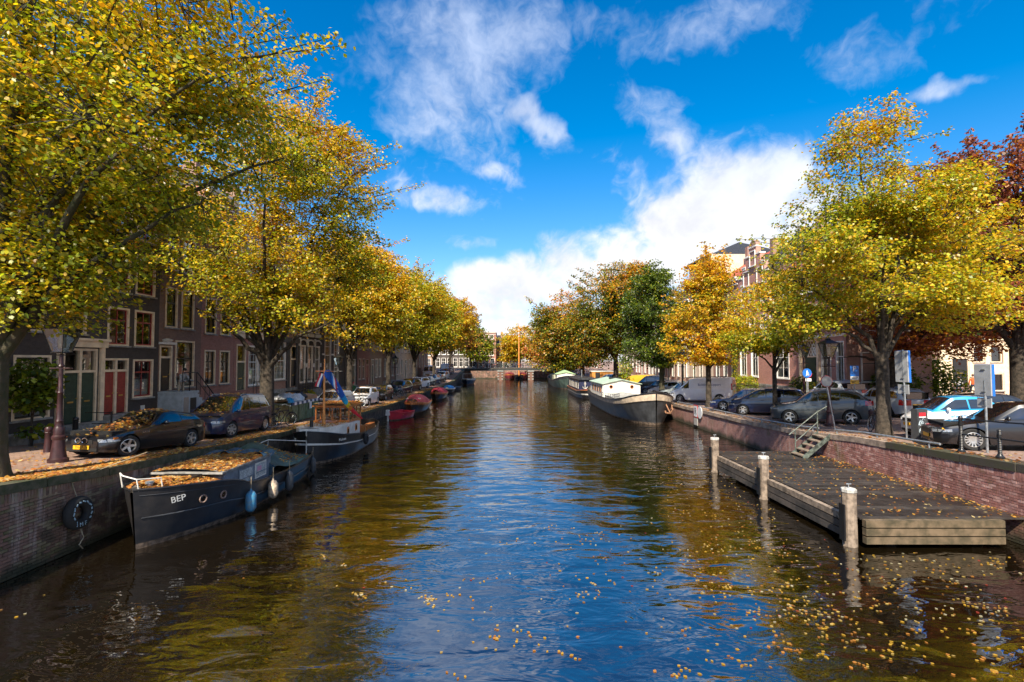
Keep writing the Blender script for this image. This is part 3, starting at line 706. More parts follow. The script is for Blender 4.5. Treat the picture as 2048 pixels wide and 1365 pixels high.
plain('dark house with white window frames behind the third street lamp', LY(766) + .005, LY(791), 12.0, 'dkbrown', M_white, M_white, 3, 'sash', 1, cornice=M_white, roof='pitch', plinth=.9)
plain('broad cream painted house near the far end of the left bank', LY(791) + .005, LY(836), 13.0, mat('cream_facade', (.55, .46, .36), .8, .15, 2, stain=.2), M_offw, M_white, 6, 'sash', 2, cornice=M_white, roof='pitch', plinth=.7)
plain('brown brick house next to the far bridge on the left bank', LY(836) + .3, 108, 12.0, 'brown', M_white, M_white, 4, 'sash', 1, cornice=M_white, roof='pitch')
# --- right bank fronts (facing the canal from the right)
def RY(px): return FR * F / (px - 1024)
def right(label, Y0, Y1, H, key, ops, fm, sm, **kw):
    z = gz(22.8, (Y0 + Y1) / 2); w = Y1 - Y0 - .02; wm = bk(key, 'y') if isinstance(key, str) else key
    dep = kw.pop('depth', 10); t = house(label, (FR + rnd.uniform(0, .05), Y1, z), R(-90), w, dep, H, wm, ops, RB, **kw); fill(t, ops, fm, sm); return t, w
Y0, Y1 = 36.0, RY(1478); z = gz(22.8, 44); w = Y1 - Y0
def ru(px): return Y1 - RY(px)
ops = []
for (a, b_, k) in ((1480, 1493, 'sash2'), (1502, 1516, 'sash2'), (1551, 1578, 'sash2')): ops.append((ru(a), 2.95 - z, ru(b_) - ru(a), 2.95, k, 1))
ops.append((ru(1607), 2.5 - z, ru(1634) - ru(1607), 3.6, 'D1', M_grnp, M_cream, 1.3)); ops.append((ru(1642), 3.0 - z, ru(1662) - ru(1642), 2.9, 'sash2', 1)); ops.append((ru(1672), 3.0 - z, ru(1688) - ru(1672), 2.9, 'sash2', 1))
for zz in (6.9, 9.9): ops += [(u, zz - z, 1.15, 1.95, 'g34') for u in (.7, 2.4, 4.6, 6.4, 8.6, 10.6, 12.6)]
RB1, _ = right('big red brick house with stepped gable and lattice door light on the right', Y0, Y1, 11.6, 'red', ops, M_white, M_white, cornice=None, roof='pitch', plinth=1.0, rise=2.6, depth=6.0, sidemat=bk('brown', 'x'))
g = MB()
for zz in (6.25, 9.3, 11.35): g.b2((0, -.06, zz - z), (w, -.004, zz + .18 - z))
g.obj('stone_band', M_offw, RB1)
g = MB(); a, b_ = ru(1604), ru(1638); g.b2((a - .2, -.18, 2.3 - z), (a, -.004, 6.0 - z)); g.b2((b_ - .05, -.18, 2.3 - z), (b_ + .15, -.004, 6.0 - z)); g.b2((a - .3, -.3, 6.0 - z), (b_ + .25, -.004, 6.2 - z))
g.obj('door_surround', M_cream, RB1)
g = MB(); xa, xb, za, zb = ru(1607) + .12, ru(1634) - .12, 4.85 - z, 5.95 - z
for k in range(-3, 6):
    for s_ in (1, -1):
        pts = []
        for tt in np.linspace(0, 1, 2):
            pts.append((xa + (xb - xa) * min(1, max(0, (k / 4 + tt * .55) if s_ > 0 else (k / 4 + .55 - tt * .55))), .03, za + (zb - za) * tt))
        if abs(pts[0][0] - pts[1][0]) > .2: g.rod(pts[0], pts[1], .018, 4)
g.obj('lattice', M_white, RB1)
for zz in (3.0, 6.6, 9.4):
    for x_ in (1.0, 3.4):
        o = window(RB1, w + .0, zz - z, 1.1, 2.1, 'sash2', M_white, M_dark); o.name = 'side_window'; o.location = (w + .03, x_, zz - z); o.rotation_euler = (0, 0, R(90))
# stepped gable dormer rising over the eaves
gx, gw = .25, 6.2; G1 = MB(); stp = [(0, 11.6), (0, 12.8), (.8, 12.8), (.8, 13.8), (1.6, 13.8), (1.6, 14.7), (2.35, 14.7), (2.35, 15.5)]
prof = [(gx + u, -.02, zz - z) for u, zz in stp] + [(gx + gw - u, -.02, zz - z) for u, zz in stp[::-1]]
G1.prism(prof, (0, .45, 0)); gab = G1.obj('stepped_gable', bk('red', 'y'), RB1)
g = MB(); g.lathe([(.75, 0), (.75, .45)], (gx + gw / 2, 0, 15.5 - z), 20, 'Y'); g.obj('gable_top', bk('brown', 'y'), gab)
g = MB()
for u, zz in ((0, 12.8), (.8, 13.8), (1.6, 14.7), (2.35, 15.5)):
    for xx in (gx + u, gx + gw - u - .75): g.b2((xx - .04, -.08, zz - z), (xx + .79, .5, zz + .14 - z))
for zz in (12.0, 12.7, 13.6, 14.7):
    for xx in (gx + .15, gx + gw - .75): g.b2((xx + (zz - 11.6) * .42 if xx < gx + 3 else xx - (zz - 11.6) * .42, -.05, zz - z), ((xx + (zz - 11.6) * .42 if xx < gx + 3 else xx - (zz - 11.6) * .42) + .6, -.021, zz + .2 - z))
g.obj('gable_stone', M_offw, gab)
for (u, zz, ww, hh, kk) in ((gx + 1.1, 11.9, 1.2, 1.5, 'g34'), (gx + gw - 2.3, 11.9, 1.2, 1.5, 'g34'), (gx + gw / 2 - .6, 13.7, 1.2, 1.5, 'g34')):
    o = window(RB1, u, zz - z, ww, hh, kk, M_white, M_white); o.location.y = -.06; o.name = 'gable_window'
r = MB(); r.prism([(gx + .4, .43, 12.2 - z), (gx + gw - .4, .43, 12.2 - z), (gx + gw / 2, .43, 14.9 - z)], (0, 4.4, 0)); r.obj('gable_roof', M_slate, RB1)
# side wall of the corner house shows as a plain brick face; next houses along the right bank
def plainr(label, Y0, Y1, H, key, fm, sm, n, kind, door_i=0, curt=0, zg=1.1, gh=2.6, **kw):
    w = Y1 - Y0 - .02; st = (w - .6) / n; ops = []
    for i in range(n):
        u = .3 + st * (i + .5)
        if i == door_i: ops.append((u - .5, zg - .6, 1.0, gh + .6, 'D1', M_grnp, fm, .7))
        else: ops.append((u - .5, zg, 1.0, gh, kind, curt))
        k = 0; zz = zg + gh + 1.0
        while zz + 2.2 < H - .5: ops.append((u - .5, zz, 1.0, 2.0 - .2 * k, kind)); zz += 2.9; k += 1
    return right(label, Y0, Y1, H, key, ops, fm, sm, **kw)[0]
plainr('brown brick house with red tiled roof left of the stepped gable', RY(1478) + .005, 60.0, 12.0, 'brown', M_white, M_dark, 3, 'sash', 2, 1, cornice=M_white, roof='pitch', roofmat=M_tile, rise=3.4)
plainr('tall cream house with black pyramid roof on the right bank', 60.005, 67.5, 15.9, mat('cream_plaster', (.66, .55, .42), .85, .1, 2, stain=.15), M_offw, M_dark, 3, 'sash', 0, 1, cornice=M_slate, roof='hip', rise=2.3)
plainr('pale pinkish house behind the golden tree on the right bank', 67.505, 73.5, 11.5, mat('pale_plaster', (.60, .47, .38), .85, .1, 2, stain=.15), M_offw, M_offw, 3, 'sash', 1, 1, cornice=M_white, roof='pitch', roofmat=M_tile)
X = plainr('house with dark blue shopfront and awning on the right bank', 73.505, 80.5, 12.5, 'brown', M_offw, M_dark, 3, 'sash', 1, 1, cornice=M_white, roof='pitch')
g = MB(); g.b2((.2, -.12, 3.9), (6.7, -.004, 4.5)); g.prism([(.4, -.13, 3.9), (.4, -1.2, 3.3), (.4, -1.2, 3.25), (.4, -.13, 3.8)], (6.2, 0, 0)); g.obj('awning', mat('navy_awning', (.02, .03, .05), .7, .2), X)
plainr('brown brick house behind the dark green tree', 80.505, 89, 12.0, 'brown', M_white, M_white, 4, 'sash', 2, cornice=M_white, roof='pitch', roofmat=M_tile)
plainr('red brick house behind the thick dark trunk on the right bank', 89.005, 98, 12.5, 'red', M_white, M_white, 4, 'sash', 2, cornice=M_white, roof='pitch')
plainr('tan house nearest the far bridge on the right bank', 98.005, 109, 11.5, 'tan', M_white, M_white, 4, 'sash', 2, cornice=M_white, roof='pitch', roofmat=M_tile)
# --- fronts facing the square at the right
def front(label, X0, X1, Yp, H, key, ops, fm, sm, zb=None, **kw):
    z = zb if zb is not None else gz(X0, Yp); wm = bk(key, 'x') if isinstance(key, str) else key
    t = house(label, (X0, Yp, z), 0, X1 - X0 - .02, 10, H, wm, ops, **kw); fill(t, ops, fm, sm); return t
zf = gz(30, 44)
ops = upper(9, 4, -zf, ((3.2, 2.3), (6.4, 2.2), (9.3, 2.0)), ('sash2',), 1.1)
front('dark brick house with white windows behind the rust brown chestnut', 27.6, 36.6, 44, 13, 'dkbrown', ops, M_white, M_dark, cornice=M_white, roof='pitch')
X0 = 36.62
ops = [(1.1, 2.5 - zf, 1.5, 2.3, 'D1', M_dark, M_cream, .1), (2.95, 4.35 - zf, 1.0, 1.4, 'fix'), (4.45, 4.35 - zf, 1.0, 1.4, 'fix'), (2.9, 1.9 - zf, 1.1, 1.5, 'fix'), (4.45, 1.9 - zf, 1.1, 1.5, 'fix')] + upper(8, 4, -zf, ((6.9, 2.1), (9.7, 1.9)), ('sash2',), .95)
FC = front('house with cream ground floor and dark upper storeys at the right edge', X0, X0 + 8.4, 44.03, 12.6, 'dkbrown', ops, M_cream, M_dark, cornice=M_white, roof='pitch')
g = MB(); cr = M_cream
us = [0, 1.08, 2.62, 2.88, 4.02, 4.42, 5.57, 8.38]
for a, b_ in ((0, 1.08), (2.62, 2.88), (4.02, 4.42), (5.57, 8.38)): g.b2((a, -.05, -.2), (b_, -.003, 6.2 - zf))
g.b2((1.08, -.05, 4.82 - zf), (2.62, -.003, 6.2 - zf)); g.b2((2.88, -.05, 3.42 - zf), (4.02, -.003, 4.33 - zf)); g.b2((4.42, -.05, 3.42 - zf), (5.57, -.003, 4.33 - zf)); g.b2((2.88, -.05, 5.77 - zf), (5.57, -.004, 6.2 - zf)); g.b2((0, -.16, 6.2 - zf), (8.38, -.003, 6.42 - zf))
g.obj('rendered_front', cr, FC)
ops = upper(9, 4, 0, ((1.2, 2.4), (4.6, 2.2), (7.6, 2.0)), ('sash2',), 1.05)
front('brick house at the far right of the square', 45.04, 54, 44, 12.8, 'brown', ops, M_white, M_white, cornice=M_white, roof='pitch')
# --- houses closing the view beyond the far bridge
ops = upper(12, 7, 0, ((.9, 2.5), (4.3, 1.9), (7.2, 1.6)), ('sash2',), 1.15)
front('dark house with white framed windows beyond the far bridge', -21.5, -9.5, 140, 9.6, 'black', ops, M_white, M_white, zb=1.85, cornice=M_white, roof='pitch')
ops = [(.3, .4, 1.2, 2.9, 'sash'), (1.9, .4, 1.2, 2.9, 'sash'), (3.5, .4, 1.2, 2.9, 'sash')] + upper(5, 3, 0, ((4.0, 1.9), (6.4, 1.7), (8.5, 1.3)), ('sash2',), 1.1)
front('tall brown house with cream shopfront beyond the far bridge', -9.48, -4.4, 141, 10.6, 'maroon', ops, M_white, M_white, zb=1.85, cornice=M_offw)
ops = upper(7, 4, 0, ((.7, 2.5), (4.0, 1.9)), ('sash2',), 1.1)
front('low brown house beyond the far bridge left of the mast', -4.38, 2.6, 147, 7.6, 'brown', ops, M_white, M_white, zb=1.85, cornice=M_white, roof='pitch')
ops = upper(14, 7, 0, ((.7, 2.5), (4.0, 2.0), (7, 1.8)), ('sash2',), 1.1)
front('row house behind the trees right of the far bridge', 12, 26, 150, 11, 'brown', ops, M_white, M_white, zb=1.85, cornice=M_white, roof='pitch', roofmat=M_tile)
front('pale house far down on the left beyond the bridge', -36, -21.52, 142, 11, 'tan', upper(14.4, 7, 0, ((.7, 2.5), (4.0, 2.0), (7, 1.8)), ('sash2',), 1.1), M_white, M_white, zb=1.85, cornice=M_white, roof='pitch')
# ================================================================ trees
def leaf_mat():
    m = bpy.data.materials.new('leaf'); m.use_nodes = True; n = NT(m.node_tree); n.n.remove(n.n['Principled BSDF']); out = n.n['Material Output']
    c = n.new('ShaderNodeAttribute', attribute_name='Col').outputs[0]
    df = n.new('ShaderNodeBsdfDiffuse', {0: c}); tr = n.new('ShaderNodeBsdfTranslucent', {0: n.mix(1., c, (1.0, .95, .6), 'MULTIPLY')})
    gl = n.new('ShaderNodeBsdfGlossy', {0: (1, 1, 1, 1), 'Roughness': .45})
    a = n.new('ShaderNodeMixShader', {0: .55, 1: df.outputs[0], 2: tr.outputs[0]}); b = n.new('ShaderNodeMixShader', {0: .035, 1: a.outputs[0], 2: gl.outputs[0]})
    n.l.new(b.outputs[0], out.inputs[0]); return m
M_leaf = leaf_mat()
M_bark = mat('bark', (.055, .042, .03), .95, .5, 7, .03, 14, col2=(.016, .013, .009))
M_barkM = mat('bark_mossy', (.05, .04, .025), .95, .6, 4, .03, 14, col2=(.03, .035, .012))
YEL, GRN, DGR, ORG, RED, BRN, PNK, LGR = (.80, .50, .014), (.20, .265, .012), (.065, .105, .013), (.64, .25, .014), (.24, .06, .04), (.30, .095, .04), (.72, .26, .12), (.47, .485, .018)
def vnoise(P, s, seed):
    """cheap smooth value noise on points"""
    r = np.random.RandomState(seed); k = r.normal(size=(6, 3)) * s; ph = r.uniform(0, 6.28, 6)
    return np.sin(P @ k.T + ph).mean(1) * 1.6
def leaves_mesh(name, P, dirs, size, palette, seed, hexa=False, zlo=0, zhi=1, tilt=.55):
    """P leaf bases, dirs outward hint; palette: list of (colour, weight, height bias, noise bias)"""
    rs = np.random.RandomState(seed); N = len(P)
    a = np.arctan2(dirs[:, 1], dirs[:, 0]) + rs.normal(0, 1.0, N)
    droop = rs.normal(-.35, tilt * .8, N)
    t = np.stack([np.cos(a) * np.cos(droop), np.sin(a) * np.cos(droop), np.sin(droop)], 1)
    up = np.stack([rs.normal(0, tilt, N), rs.normal(0, tilt, N), np.ones(N)], 1)
    s = np.cross(t, up); s /= np.linalg.norm(s, axis=1)[:, None] + 1e-9; nn = np.cross(s, t)
    L = (size * rs.uniform(.65, 1.25, N))[:, None]; W = L * rs.uniform(.30, .42, N)[:, None]
    if hexa:
        pts = [P, P + t * L * .28 + s * W * .85 + nn * L * .03, P + t * L * .62 + s * W + nn * L * .02, P + t * L - nn * L * .08, P + t * L * .62 - s * W + nn * L * .02, P + t * L * .28 - s * W * .85 + nn * L * .03]; k = 6
    else:
        pts = [P, P + t * L * .45 + s * W * 1.12 + nn * L * .05, P + t * L - nn * L * .06, P + t * L * .45 - s * W * 1.12 + nn * L * .05]; k = 4
    V = np.stack(pts, 1).reshape(-1, 3); Fq = np.arange(N * k).reshape(N, k)
    h = np.clip((P[:, 2] - zlo) / max(zhi - zlo, .1), 0, 1); nz = vnoise(P, .55, seed + 1); nf = vnoise(P, 1.8, seed + 2)
    wts = np.stack([np.maximum(.02, w + hb * (h - .5) + nb * nz + fb * nf) for (_, w, hb, nb, fb) in palette], 1); wts /= wts.sum(1)[:, None]
    u = rs.uniform(0, 1, N)[:, None]; idx = (np.cumsum(wts, 1) < u).sum(1).clip(0, len(palette) - 1)
    C = np.array([p[0] for p in palette])[idx]
    C2 = np.array([p[0] for p in palette])[rs.permutation(idx)]
    C = (C * .8 + C2 * .2) * rs.uniform(.72, 1.25, (N, 1)); C = np.clip(C * (1 + rs.normal(0, .07, (N, 3))), 0, 1)
    cols = np.concatenate([C, np.ones((N, 1))], 1).repeat(k, 0)
    return npmesh(name, V, Fq, M_leaf, cols)
def bez(a, b, c, n):
    return [a * (1 - t) ** 2 + b * 2 * t * (1 - t) + c * t * t for t in [i / n for i in range(n + 1)]]
def tree(name, label, base, trunk_h, trunk_r, ells, nleaf, size, palette, seed, group=None, hexa=False, nlimb=7, bark=None, clump=.75, per=26, squash=.38, lean=(0, 0), extra=None, gap=.11, twigs=True, extra_limbs=(), spray=110, lobes=4):
    """ells: crown lobes (dx, dy, z above base, rx, ry, rz, weight)"""
    rs = np.random.RandomState(seed); q = random.Random(seed); ells = list(ells)
    for e in ells[:3]:
        for _ in range(lobes):
            d = rs.normal(size=3); d /= np.linalg.norm(d); k = rs.uniform(.32, .52)
            ells.append((e[0] + d[0] * e[3] * .8, e[1] + d[1] * e[4] * .8, e[2] + d[2] * e[5] * .72, e[3] * k, e[4] * k, e[5] * k * .8, e[6] * k * .42))
    t = thing(name, label, 'tree', tuple(base), 0, group); bark = bark or M_bark
    # sample clumps
    nc = max(30, nleaf // per); W = np.array([e[6] for e in ells], float); W /= W.sum()
    C = []
    while len(C) < nc:
        e = ells[rs.choice(len(ells), p=W)]
        d = rs.normal(size=3); d /= np.linalg.norm(d); r = rs.uniform(0, 1) ** .42
        p = np.array([e[0] + d[0] * e[3] * r, e[1] + d[1] * e[4] * r, e[2] + d[2] * e[5] * r])
        if gap > 0:
            g = math.sin(p[0] * 1.5 + seed + .8 * math.sin(p[2])) + math.sin(p[1] * 1.3 + seed * 2 + .7 * math.sin(p[0])) + math.sin(p[2] * 1.9 + seed * 3 + .6 * p[0])
            if g > 2.2 - gap * 9: continue
        C.append(p)
    C = np.array(C)
    # sprays: twigs that break the outline, leaves strung along them
    SPR = []
    if spray:
        for _ in range(spray):
            e = ells[rs.choice(len(ells), p=W)]; d = rs.normal(size=3); d[2] = abs(d[2]) * .8 - .25; d /= np.linalg.norm(d)
            p0 = np.array([e[0] + d[0] * e[3] * .82, e[1] + d[1] * e[4] * .82, e[2] + d[2] * e[5] * .82]); out_ = d * np.array([1, 1, .6]) + np.array([rs.normal(0, .25), rs.normal(0, .25), rs.uniform(-.05, .55)])
            ln = rs.uniform(.28, .55) * min(e[3], e[5]) ; steps = max(3, int(ln / .28))
            pts = [p0 + out_ * ln * k / steps + np.array([0, 0, -.05 * (k / steps) ** 2]) for k in range(steps + 1)]; SPR.append(pts)
    # limbs
    mb = MB(); top = Vector((lean[0], lean[1], trunk_h))
    zc = np.array([e[2] for e in ells]); zmax = max(e[2] + e[5] for e in ells); zmin = min(e[2] - e[5] for e in ells)
    mid = Vector((lean[0] * .4, lean[1] * .4, trunk_h * .55))
    mb.tube([(0, 0, -.1), (0, 0, .15), (0, 0, .6), mid, top], [trunk_r * 1.55, trunk_r * 1.3, trunk_r * 1.06, trunk_r * .95, trunk_r * .92], 12)
    skel = []
    # leader and main limbs aim at spread-out clumps
    targets = [Vector((ells[0][0] * .8 + lean[0] * .5, ells[0][1] * .8 + lean[1] * .5, ells[0][2] + ells[0][5] * .82))]
    for i in range(nlimb):
        a = 2 * math.pi * i / nlimb + q.uniform(-.35, .35); e = ells[i % len(ells)]
        el = q.uniform(-.15, .75)
        targets.append(Vector((e[0] + math.cos(a) * e[3] * .78, e[1] + math.sin(a) * e[4] * .78, e[2] + math.sin(el) * e[5] * .8)))
    targets += [Vector(v) for v in extra_limbs]
    for i, g in enumerate(targets):
        st = top if i < len(targets) - 2 else top * .92
        hgt = max(g.z - st.z, .5)
        c = Vector((st.x + (g.x - st.x) * (.30 if i else .4), st.y + (g.y - st.y) * (.30 if i else .4), st.z + hgt * (.62 if i else .5)))
        P = bez(st - Vector((0, 0, .25)), c, g, 9)
        for k in range(2, len(P) - 1): P[k] = P[k] + Vector((q.uniform(-.12, .12), q.uniform(-.12, .12), q.uniform(-.08, .08)))
        r0 = trunk_r * (.66 if i == 0 else q.uniform(.36, .5)); rad = [r0 * (1 - .86 * (k / 9) ** .8) + .008 for k in range(10)]
        mb.tube(P, rad, 7); skel += [(P[k], rad[k]) for k in range(2, 10)]
    SP = np.array([list(p) for p, _ in skel]); SR = [r for _, r in skel]
    # secondary branches
    sec_i = rs.choice(nc, min(nc, 16 + nlimb * 7), replace=False); nodes = [SP]
    for j in sec_i:
        g = Vector(C[j]); dd = np.linalg.norm(SP - C[j], axis=1) + .6 * np.maximum(0, SP[:, 2] - C[j][2]); k = int(dd.argmin()); a = Vector(SP[k])
        m_ = a.lerp(g, .5) + Vector((q.uniform(-.2, .2), q.uniform(-.2, .2), .22 * (g - a).length * q.uniform(.2, 1)))
        P = bez(a, m_, g, 4); r0 = min(SR[k] * .6, .075 * trunk_r / .3); mb.tube(P, [r0, r0 * .8, r0 * .6, r0 * .42, r0 * .22], 5, cap=False)
        nodes.append(np.array([list(p) for p in P[1:]]))
    NP = np.concatenate(nodes)
    if twigs:
        for j in range(nc):
            g = C[j]; dd = ((NP - g) ** 2).sum(1); k = int(dd.argmin())
            if dd[k] > .02: mb.tube([NP[k], (NP[k] + g) / 2 + np.array([0, 0, .05]), g], [.014 * trunk_r / .25, .01 * trunk_r / .25, .004], 3, cap=False)
    for pts in SPR: mb.tube([Vector(p) for p in pts], [.022 * (1 - .8 * k / len(pts)) * trunk_r / .25 for k in range(len(pts))], 3, cap=False)
    mb.obj('trunk', bark, t, smooth=60)
    # leaves
    n_per = rs.poisson(per, nc).clip(6); idx = np.repeat(np.arange(nc), n_per); 
    off = rs.normal(0, .5, (len(idx), 3)) * np.array([clump, clump, clump * squash]); P = C[idx] + off
    if SPR:
        SP2 = np.array([p for pts in SPR for p in pts[1:]]); i2 = np.repeat(np.arange(len(SP2)), rs.poisson(per * .34, len(SP2)))
        off2 = rs.normal(0, .5, (len(i2), 3)) * clump * np.array([.36, .36, .26]); P = np.concatenate([P, SP2[i2] + off2]); off = np.concatenate([off, off2])
    axis = np.array([0, 0, 0]); dirs = P - np.array([lean[0], lean[1], P[:, 2].mean()]) ; dirs = dirs + off * 2
    me = leaves_mesh('crown', P, dirs, size, palette, seed, hexa, zmin, zmax)
    stuff(link('crown', me, t)); return t
PAL_L = [(YEL, .36, .25, .35, .2), (LGR, .44, -.1, .1, .1), (GRN, .36, -.5, -.35, -.2), (ORG, .03, .2, .1, .1)]
PAL_L2 = [(YEL, .42, .2, .3, .2), (LGR, .38, -.2, 0, .1), (GRN, .28, -.5, -.3, -.2), (ORG, .10, .7, .2, .1)]
PAL_Y = [(YEL, .60, .1, .3, .1), (LGR, .22, -.2, 0, .1), (GRN, .20, -.3, -.3, -.2), (ORG, .16, .3, .2, .1)]
PAL_O = [(YEL, .62, 0, .2, .2), (ORG, .22, .4, .3, .1), (LGR, .12, -.2, 0, 0), (GRN, .16, -.3, -.4, -.1)]
PAL_G = [(DGR, .62, -.3, -.3, -.1), (GRN, .45, -.1, 0, .1), (ORG, .05, .4, .5, .1), (LGR, .12, 0, .2, .1)]
PAL_DG = [(DGR, .75, -.1, -.1, -.1), (GRN, .35, 0, .1, .1), (LGR, .03, .1, 0, 0)]
PAL_RED = [(BRN, .55, -.1, .1, .1), (RED, .55, .4, .1, 0), (ORG, .16, -.4, .1, .1), (GRN, .08, 0, -.1, 0)]
PAL_PNK = [(PNK, .5, .3, .4, .1), (ORG, .35, .3, .2, .1), (GRN, .25, -.5, -.4, 0), (YEL, .15, -.2, 0, 0)]
GL = 'elm trees lining the left bank'; GRP = 'trees lining the right bank'
def gb(x, y): return (x, y, gz(x, y) - .05)
def tx(px, X): y = X * F / (px - 1024); return gb(X, y)
# left bank
tree('elm_tree', 'tall yellow green elm at the left edge with trunk beside the red lamp post', gb(-11.75, 11.6), 3.0, .30,
     [(.2, .6, 9.4, 4.8, 4.6, 4.6, 5), (2.7, 2.0, 9.8, 3.0, 3.2, 3.4, 2.3), (1.7, .2, 12.2, 3.0, 3.4, 3.0, 2.0), (2.2, -1.2, 8.2, 2.8, 2.6, 2.3, 1.6), (.8, .3, 4.5, 1.7, 1.7, 1.35, 1.5), (.9, .8, 6.3, 2.6, 2.2, 1.4, 1.9), (2.4, 1.0, 6.2, 1.9, 1.8, .8, .5), (-2.5, 1, 7.4, 3, 3.5, 3.0, 1.3)], 72000, .112, PAL_L, 11, GL, hexa=True, nlimb=9, bark=M_barkM, clump=.62, per=44, gap=.15,
     extra_limbs=[(4.7, 3.2, 11.0), (4.6, 4.2, 9.0), (4.0, 1.0, 6.6)], spray=200, lobes=5)
tree('elm_tree', 'large golden elm with a forked trunk behind the dark blue people carrier', gb(-12.65, 26.5), 3.4, .36,
     [(.3, 0, 11.0, 5.0, 5.2, 5.6, 5), (2.1, .5, 12.6, 3.1, 3.3, 3.8, 2.3), (2.6, -.3, 8.0, 2.9, 3.4, 2.2, 2.0), (.5, 0, 15.4, 3.0, 3.0, 3.2, 1.5), (-2, -2.0, 7.8, 3.0, 3.0, 2.2, 1.3), (.5, -1.0, 5.6, 3.2, 2.6, .9, .8)], 50000, .145, PAL_L2, 12, GL, nlimb=9, clump=.7, per=40, gap=.13, extra_limbs=[(3.9, -1.4, 5.4), (-3.0, -1.2, 6.0)], spray=200, lobes=5)
tree('elm_tree', 'yellow elm behind the small white hatchback', tx(700, -13.8), 3.6, .26, [(.3, 0, 9.4, 4.4, 4.8, 4.5, 4), (2.6, 0, 8.0, 3.2, 3.8, 3.4, 2), (.9, -1, 12.0, 2.8, 2.8, 2.6, 1.1)], 43000, .19, PAL_Y, 13, GL, clump=.8, per=34, gap=.12)
tree('elm_tree', 'yellow elm beside the parked bicycles on the left quay', tx(777, -13.8), 3.6, .27, [(.4, 0, 10.4, 4.6, 4.8, 5.0, 4), (2.8, 0, 9.6, 3.4, 3.8, 4.0, 2.2)], 36000, .23, PAL_L2, 14, GL, clump=.9, per=30)
tree('elm_tree', 'green elm rising among the row of parked cars on the left', tx(829, -13.8), 3.7, .28, [(.4, 0, 10.6, 4.8, 5, 5.8, 4), (2.8, 0, 9.0, 3.6, 4, 4.6, 2.2)], 31000, .27, PAL_L, 15, GL, clump=.95, per=26)
tree('elm_tree', 'golden elm before the far dark van on the left', tx(868, -13.9), 3.8, .3, [(.6, 0, 10.6, 5.0, 5, 5.8, 4), (3.4, 0, 9.4, 3.6, 4, 4.6, 2)], 26000, .33, PAL_Y, 16, GL, clump=1.05, per=22)
tree('elm_tree', 'reddish tree at the left end of the far bridge', gb(-12.8, 106), 3.6, .3, [(.5, 0, 10.4, 4.8, 5, 5.2, 4), (3.4, -2, 7.0, 3.0, 3, 2.8, 1)], 16000, .36, [(RED, .6, .9, .2, .1), (PNK, .3, .6, .2, 0), (GRN, .35, -.9, -.3, 0), (YEL, .2, -.3, 0, 0)], 17, GL, clump=1.1, per=20)
tree('elm_tree', 'green tree beyond the left end of the far bridge', (-10.6, 131, 1.85), 3.0, .3, [(.8, 0, 7.0, 4.2, 4, 4.2, 4), (2.4, -1, 4.8, 3.2, 3, 2.4, 1.4)], 11000, .42, [(GRN, .6, 0, -.2, 0), (DGR, .4, 0, 0, 0), (ORG, .12, .2, .3, 0), (LGR, .25, 0, .2, 0)], 18, None, clump=1.1, per=18)
# right bank
tree('linden_tree', 'big yellow green tree on the right quay between grey car and charging post', gb(14.3, 19.8), 3.3, .235,
     [(.1, 0, 6.7, 4.2, 4.0, 2.5, 5), (-.2, 0, 9.0, 2.9, 2.9, 2.2, 2.3), (-.3, 0, 11.3, 1.5, 1.6, 1.9, 1.0), (3.4, .4, 7.3, 2.7, 2.7, 2.0, 2), (-2.9, -.3, 4.9, 1.9, 2.0, 1.1, 1.1), (2.2, -.8, 5.0, 2.2, 2.0, 1.0, 1.0), (3.7, .3, 10.0, .7, .7, 1.0, .3)], 52000, .118, [(YEL, .36, .0, .3, .2), (LGR, .36, -.4, .1, .1), (GRN, .40, -.2, -.35, -.2), (ORG, .06, .75, .1, .1)], 21, GRP, nlimb=9, clump=.52, per=40, squash=.32, gap=.15, extra_limbs=[(3.9, .3, 10.8), (5.4, .8, 7.8), (-4.2, 0, 6.6)], spray=190, lobes=4)
tree('young_tree', 'slim young tree with yellow leaves between the navy car and the grey car', tx(1548, 14.75), 3.0, .125, [(0, 0, 5.4, 2.3, 2.4, 1.9, 3), (.2, 0, 7.0, 1.4, 1.4, 1.4, 1), (-1.5, 0, 4.3, 1.6, 1.5, .8, .8)], 17000, .135, PAL_L2, 22, GRP, nlimb=6, clump=.5, per=32, gap=.13, spray=70, lobes=3)
tree('linden_tree', 'bright golden tree standing before the white van', tx(1416, 14.2), 3.0, .19, [(0, 0, 6.4, 2.8, 3.0, 2.8, 4), (.1, 0, 9.4, 1.6, 1.7, 2.6, 1.8), (-.5, 0, 4.4, 2.7, 2.7, 1.3, 1.5)], 30000, .165, PAL_O, 23, GRP, nlimb=8, clump=.55, per=30, gap=.1)
tree('linden_tree', 'dark green tree with mossy trunk beside the silver cars', tx(1323, 14.2), 3.2, .25, [(-.6, 0, 7.6, 2.7, 3.4, 4.6, 4), (-.8, 0, 11.0, 1.6, 1.8, 2.0, 1), (-1.2, 0, 4.4, 2.9, 3.0, 1.6, 1.3)], 30000, .2, PAL_DG, 24, GRP, bark=M_barkM, clump=.7, per=26)
tree('linden_tree', 'broad green and orange tree with thick dark trunk behind the long barge', tx(1231.5, 14.2), 3.8, .36, [(-.3, 0, 11.0, 5.4, 5.4, 6.4, 5), (-2.6, 0, 7.2, 4.4, 4.4, 4.6, 3.4), (2, 0, 13, 3.8, 4, 4.4, 2)], 54000, .26, [(DGR, .42, -.4, -.3, -.1), (GRN, .45, -.1, 0, .1), (ORG, .30, .6, .55, .1), (YEL, .14, .1, .3, .1)], 25, GRP, clump=.9, per=26, gap=.06)
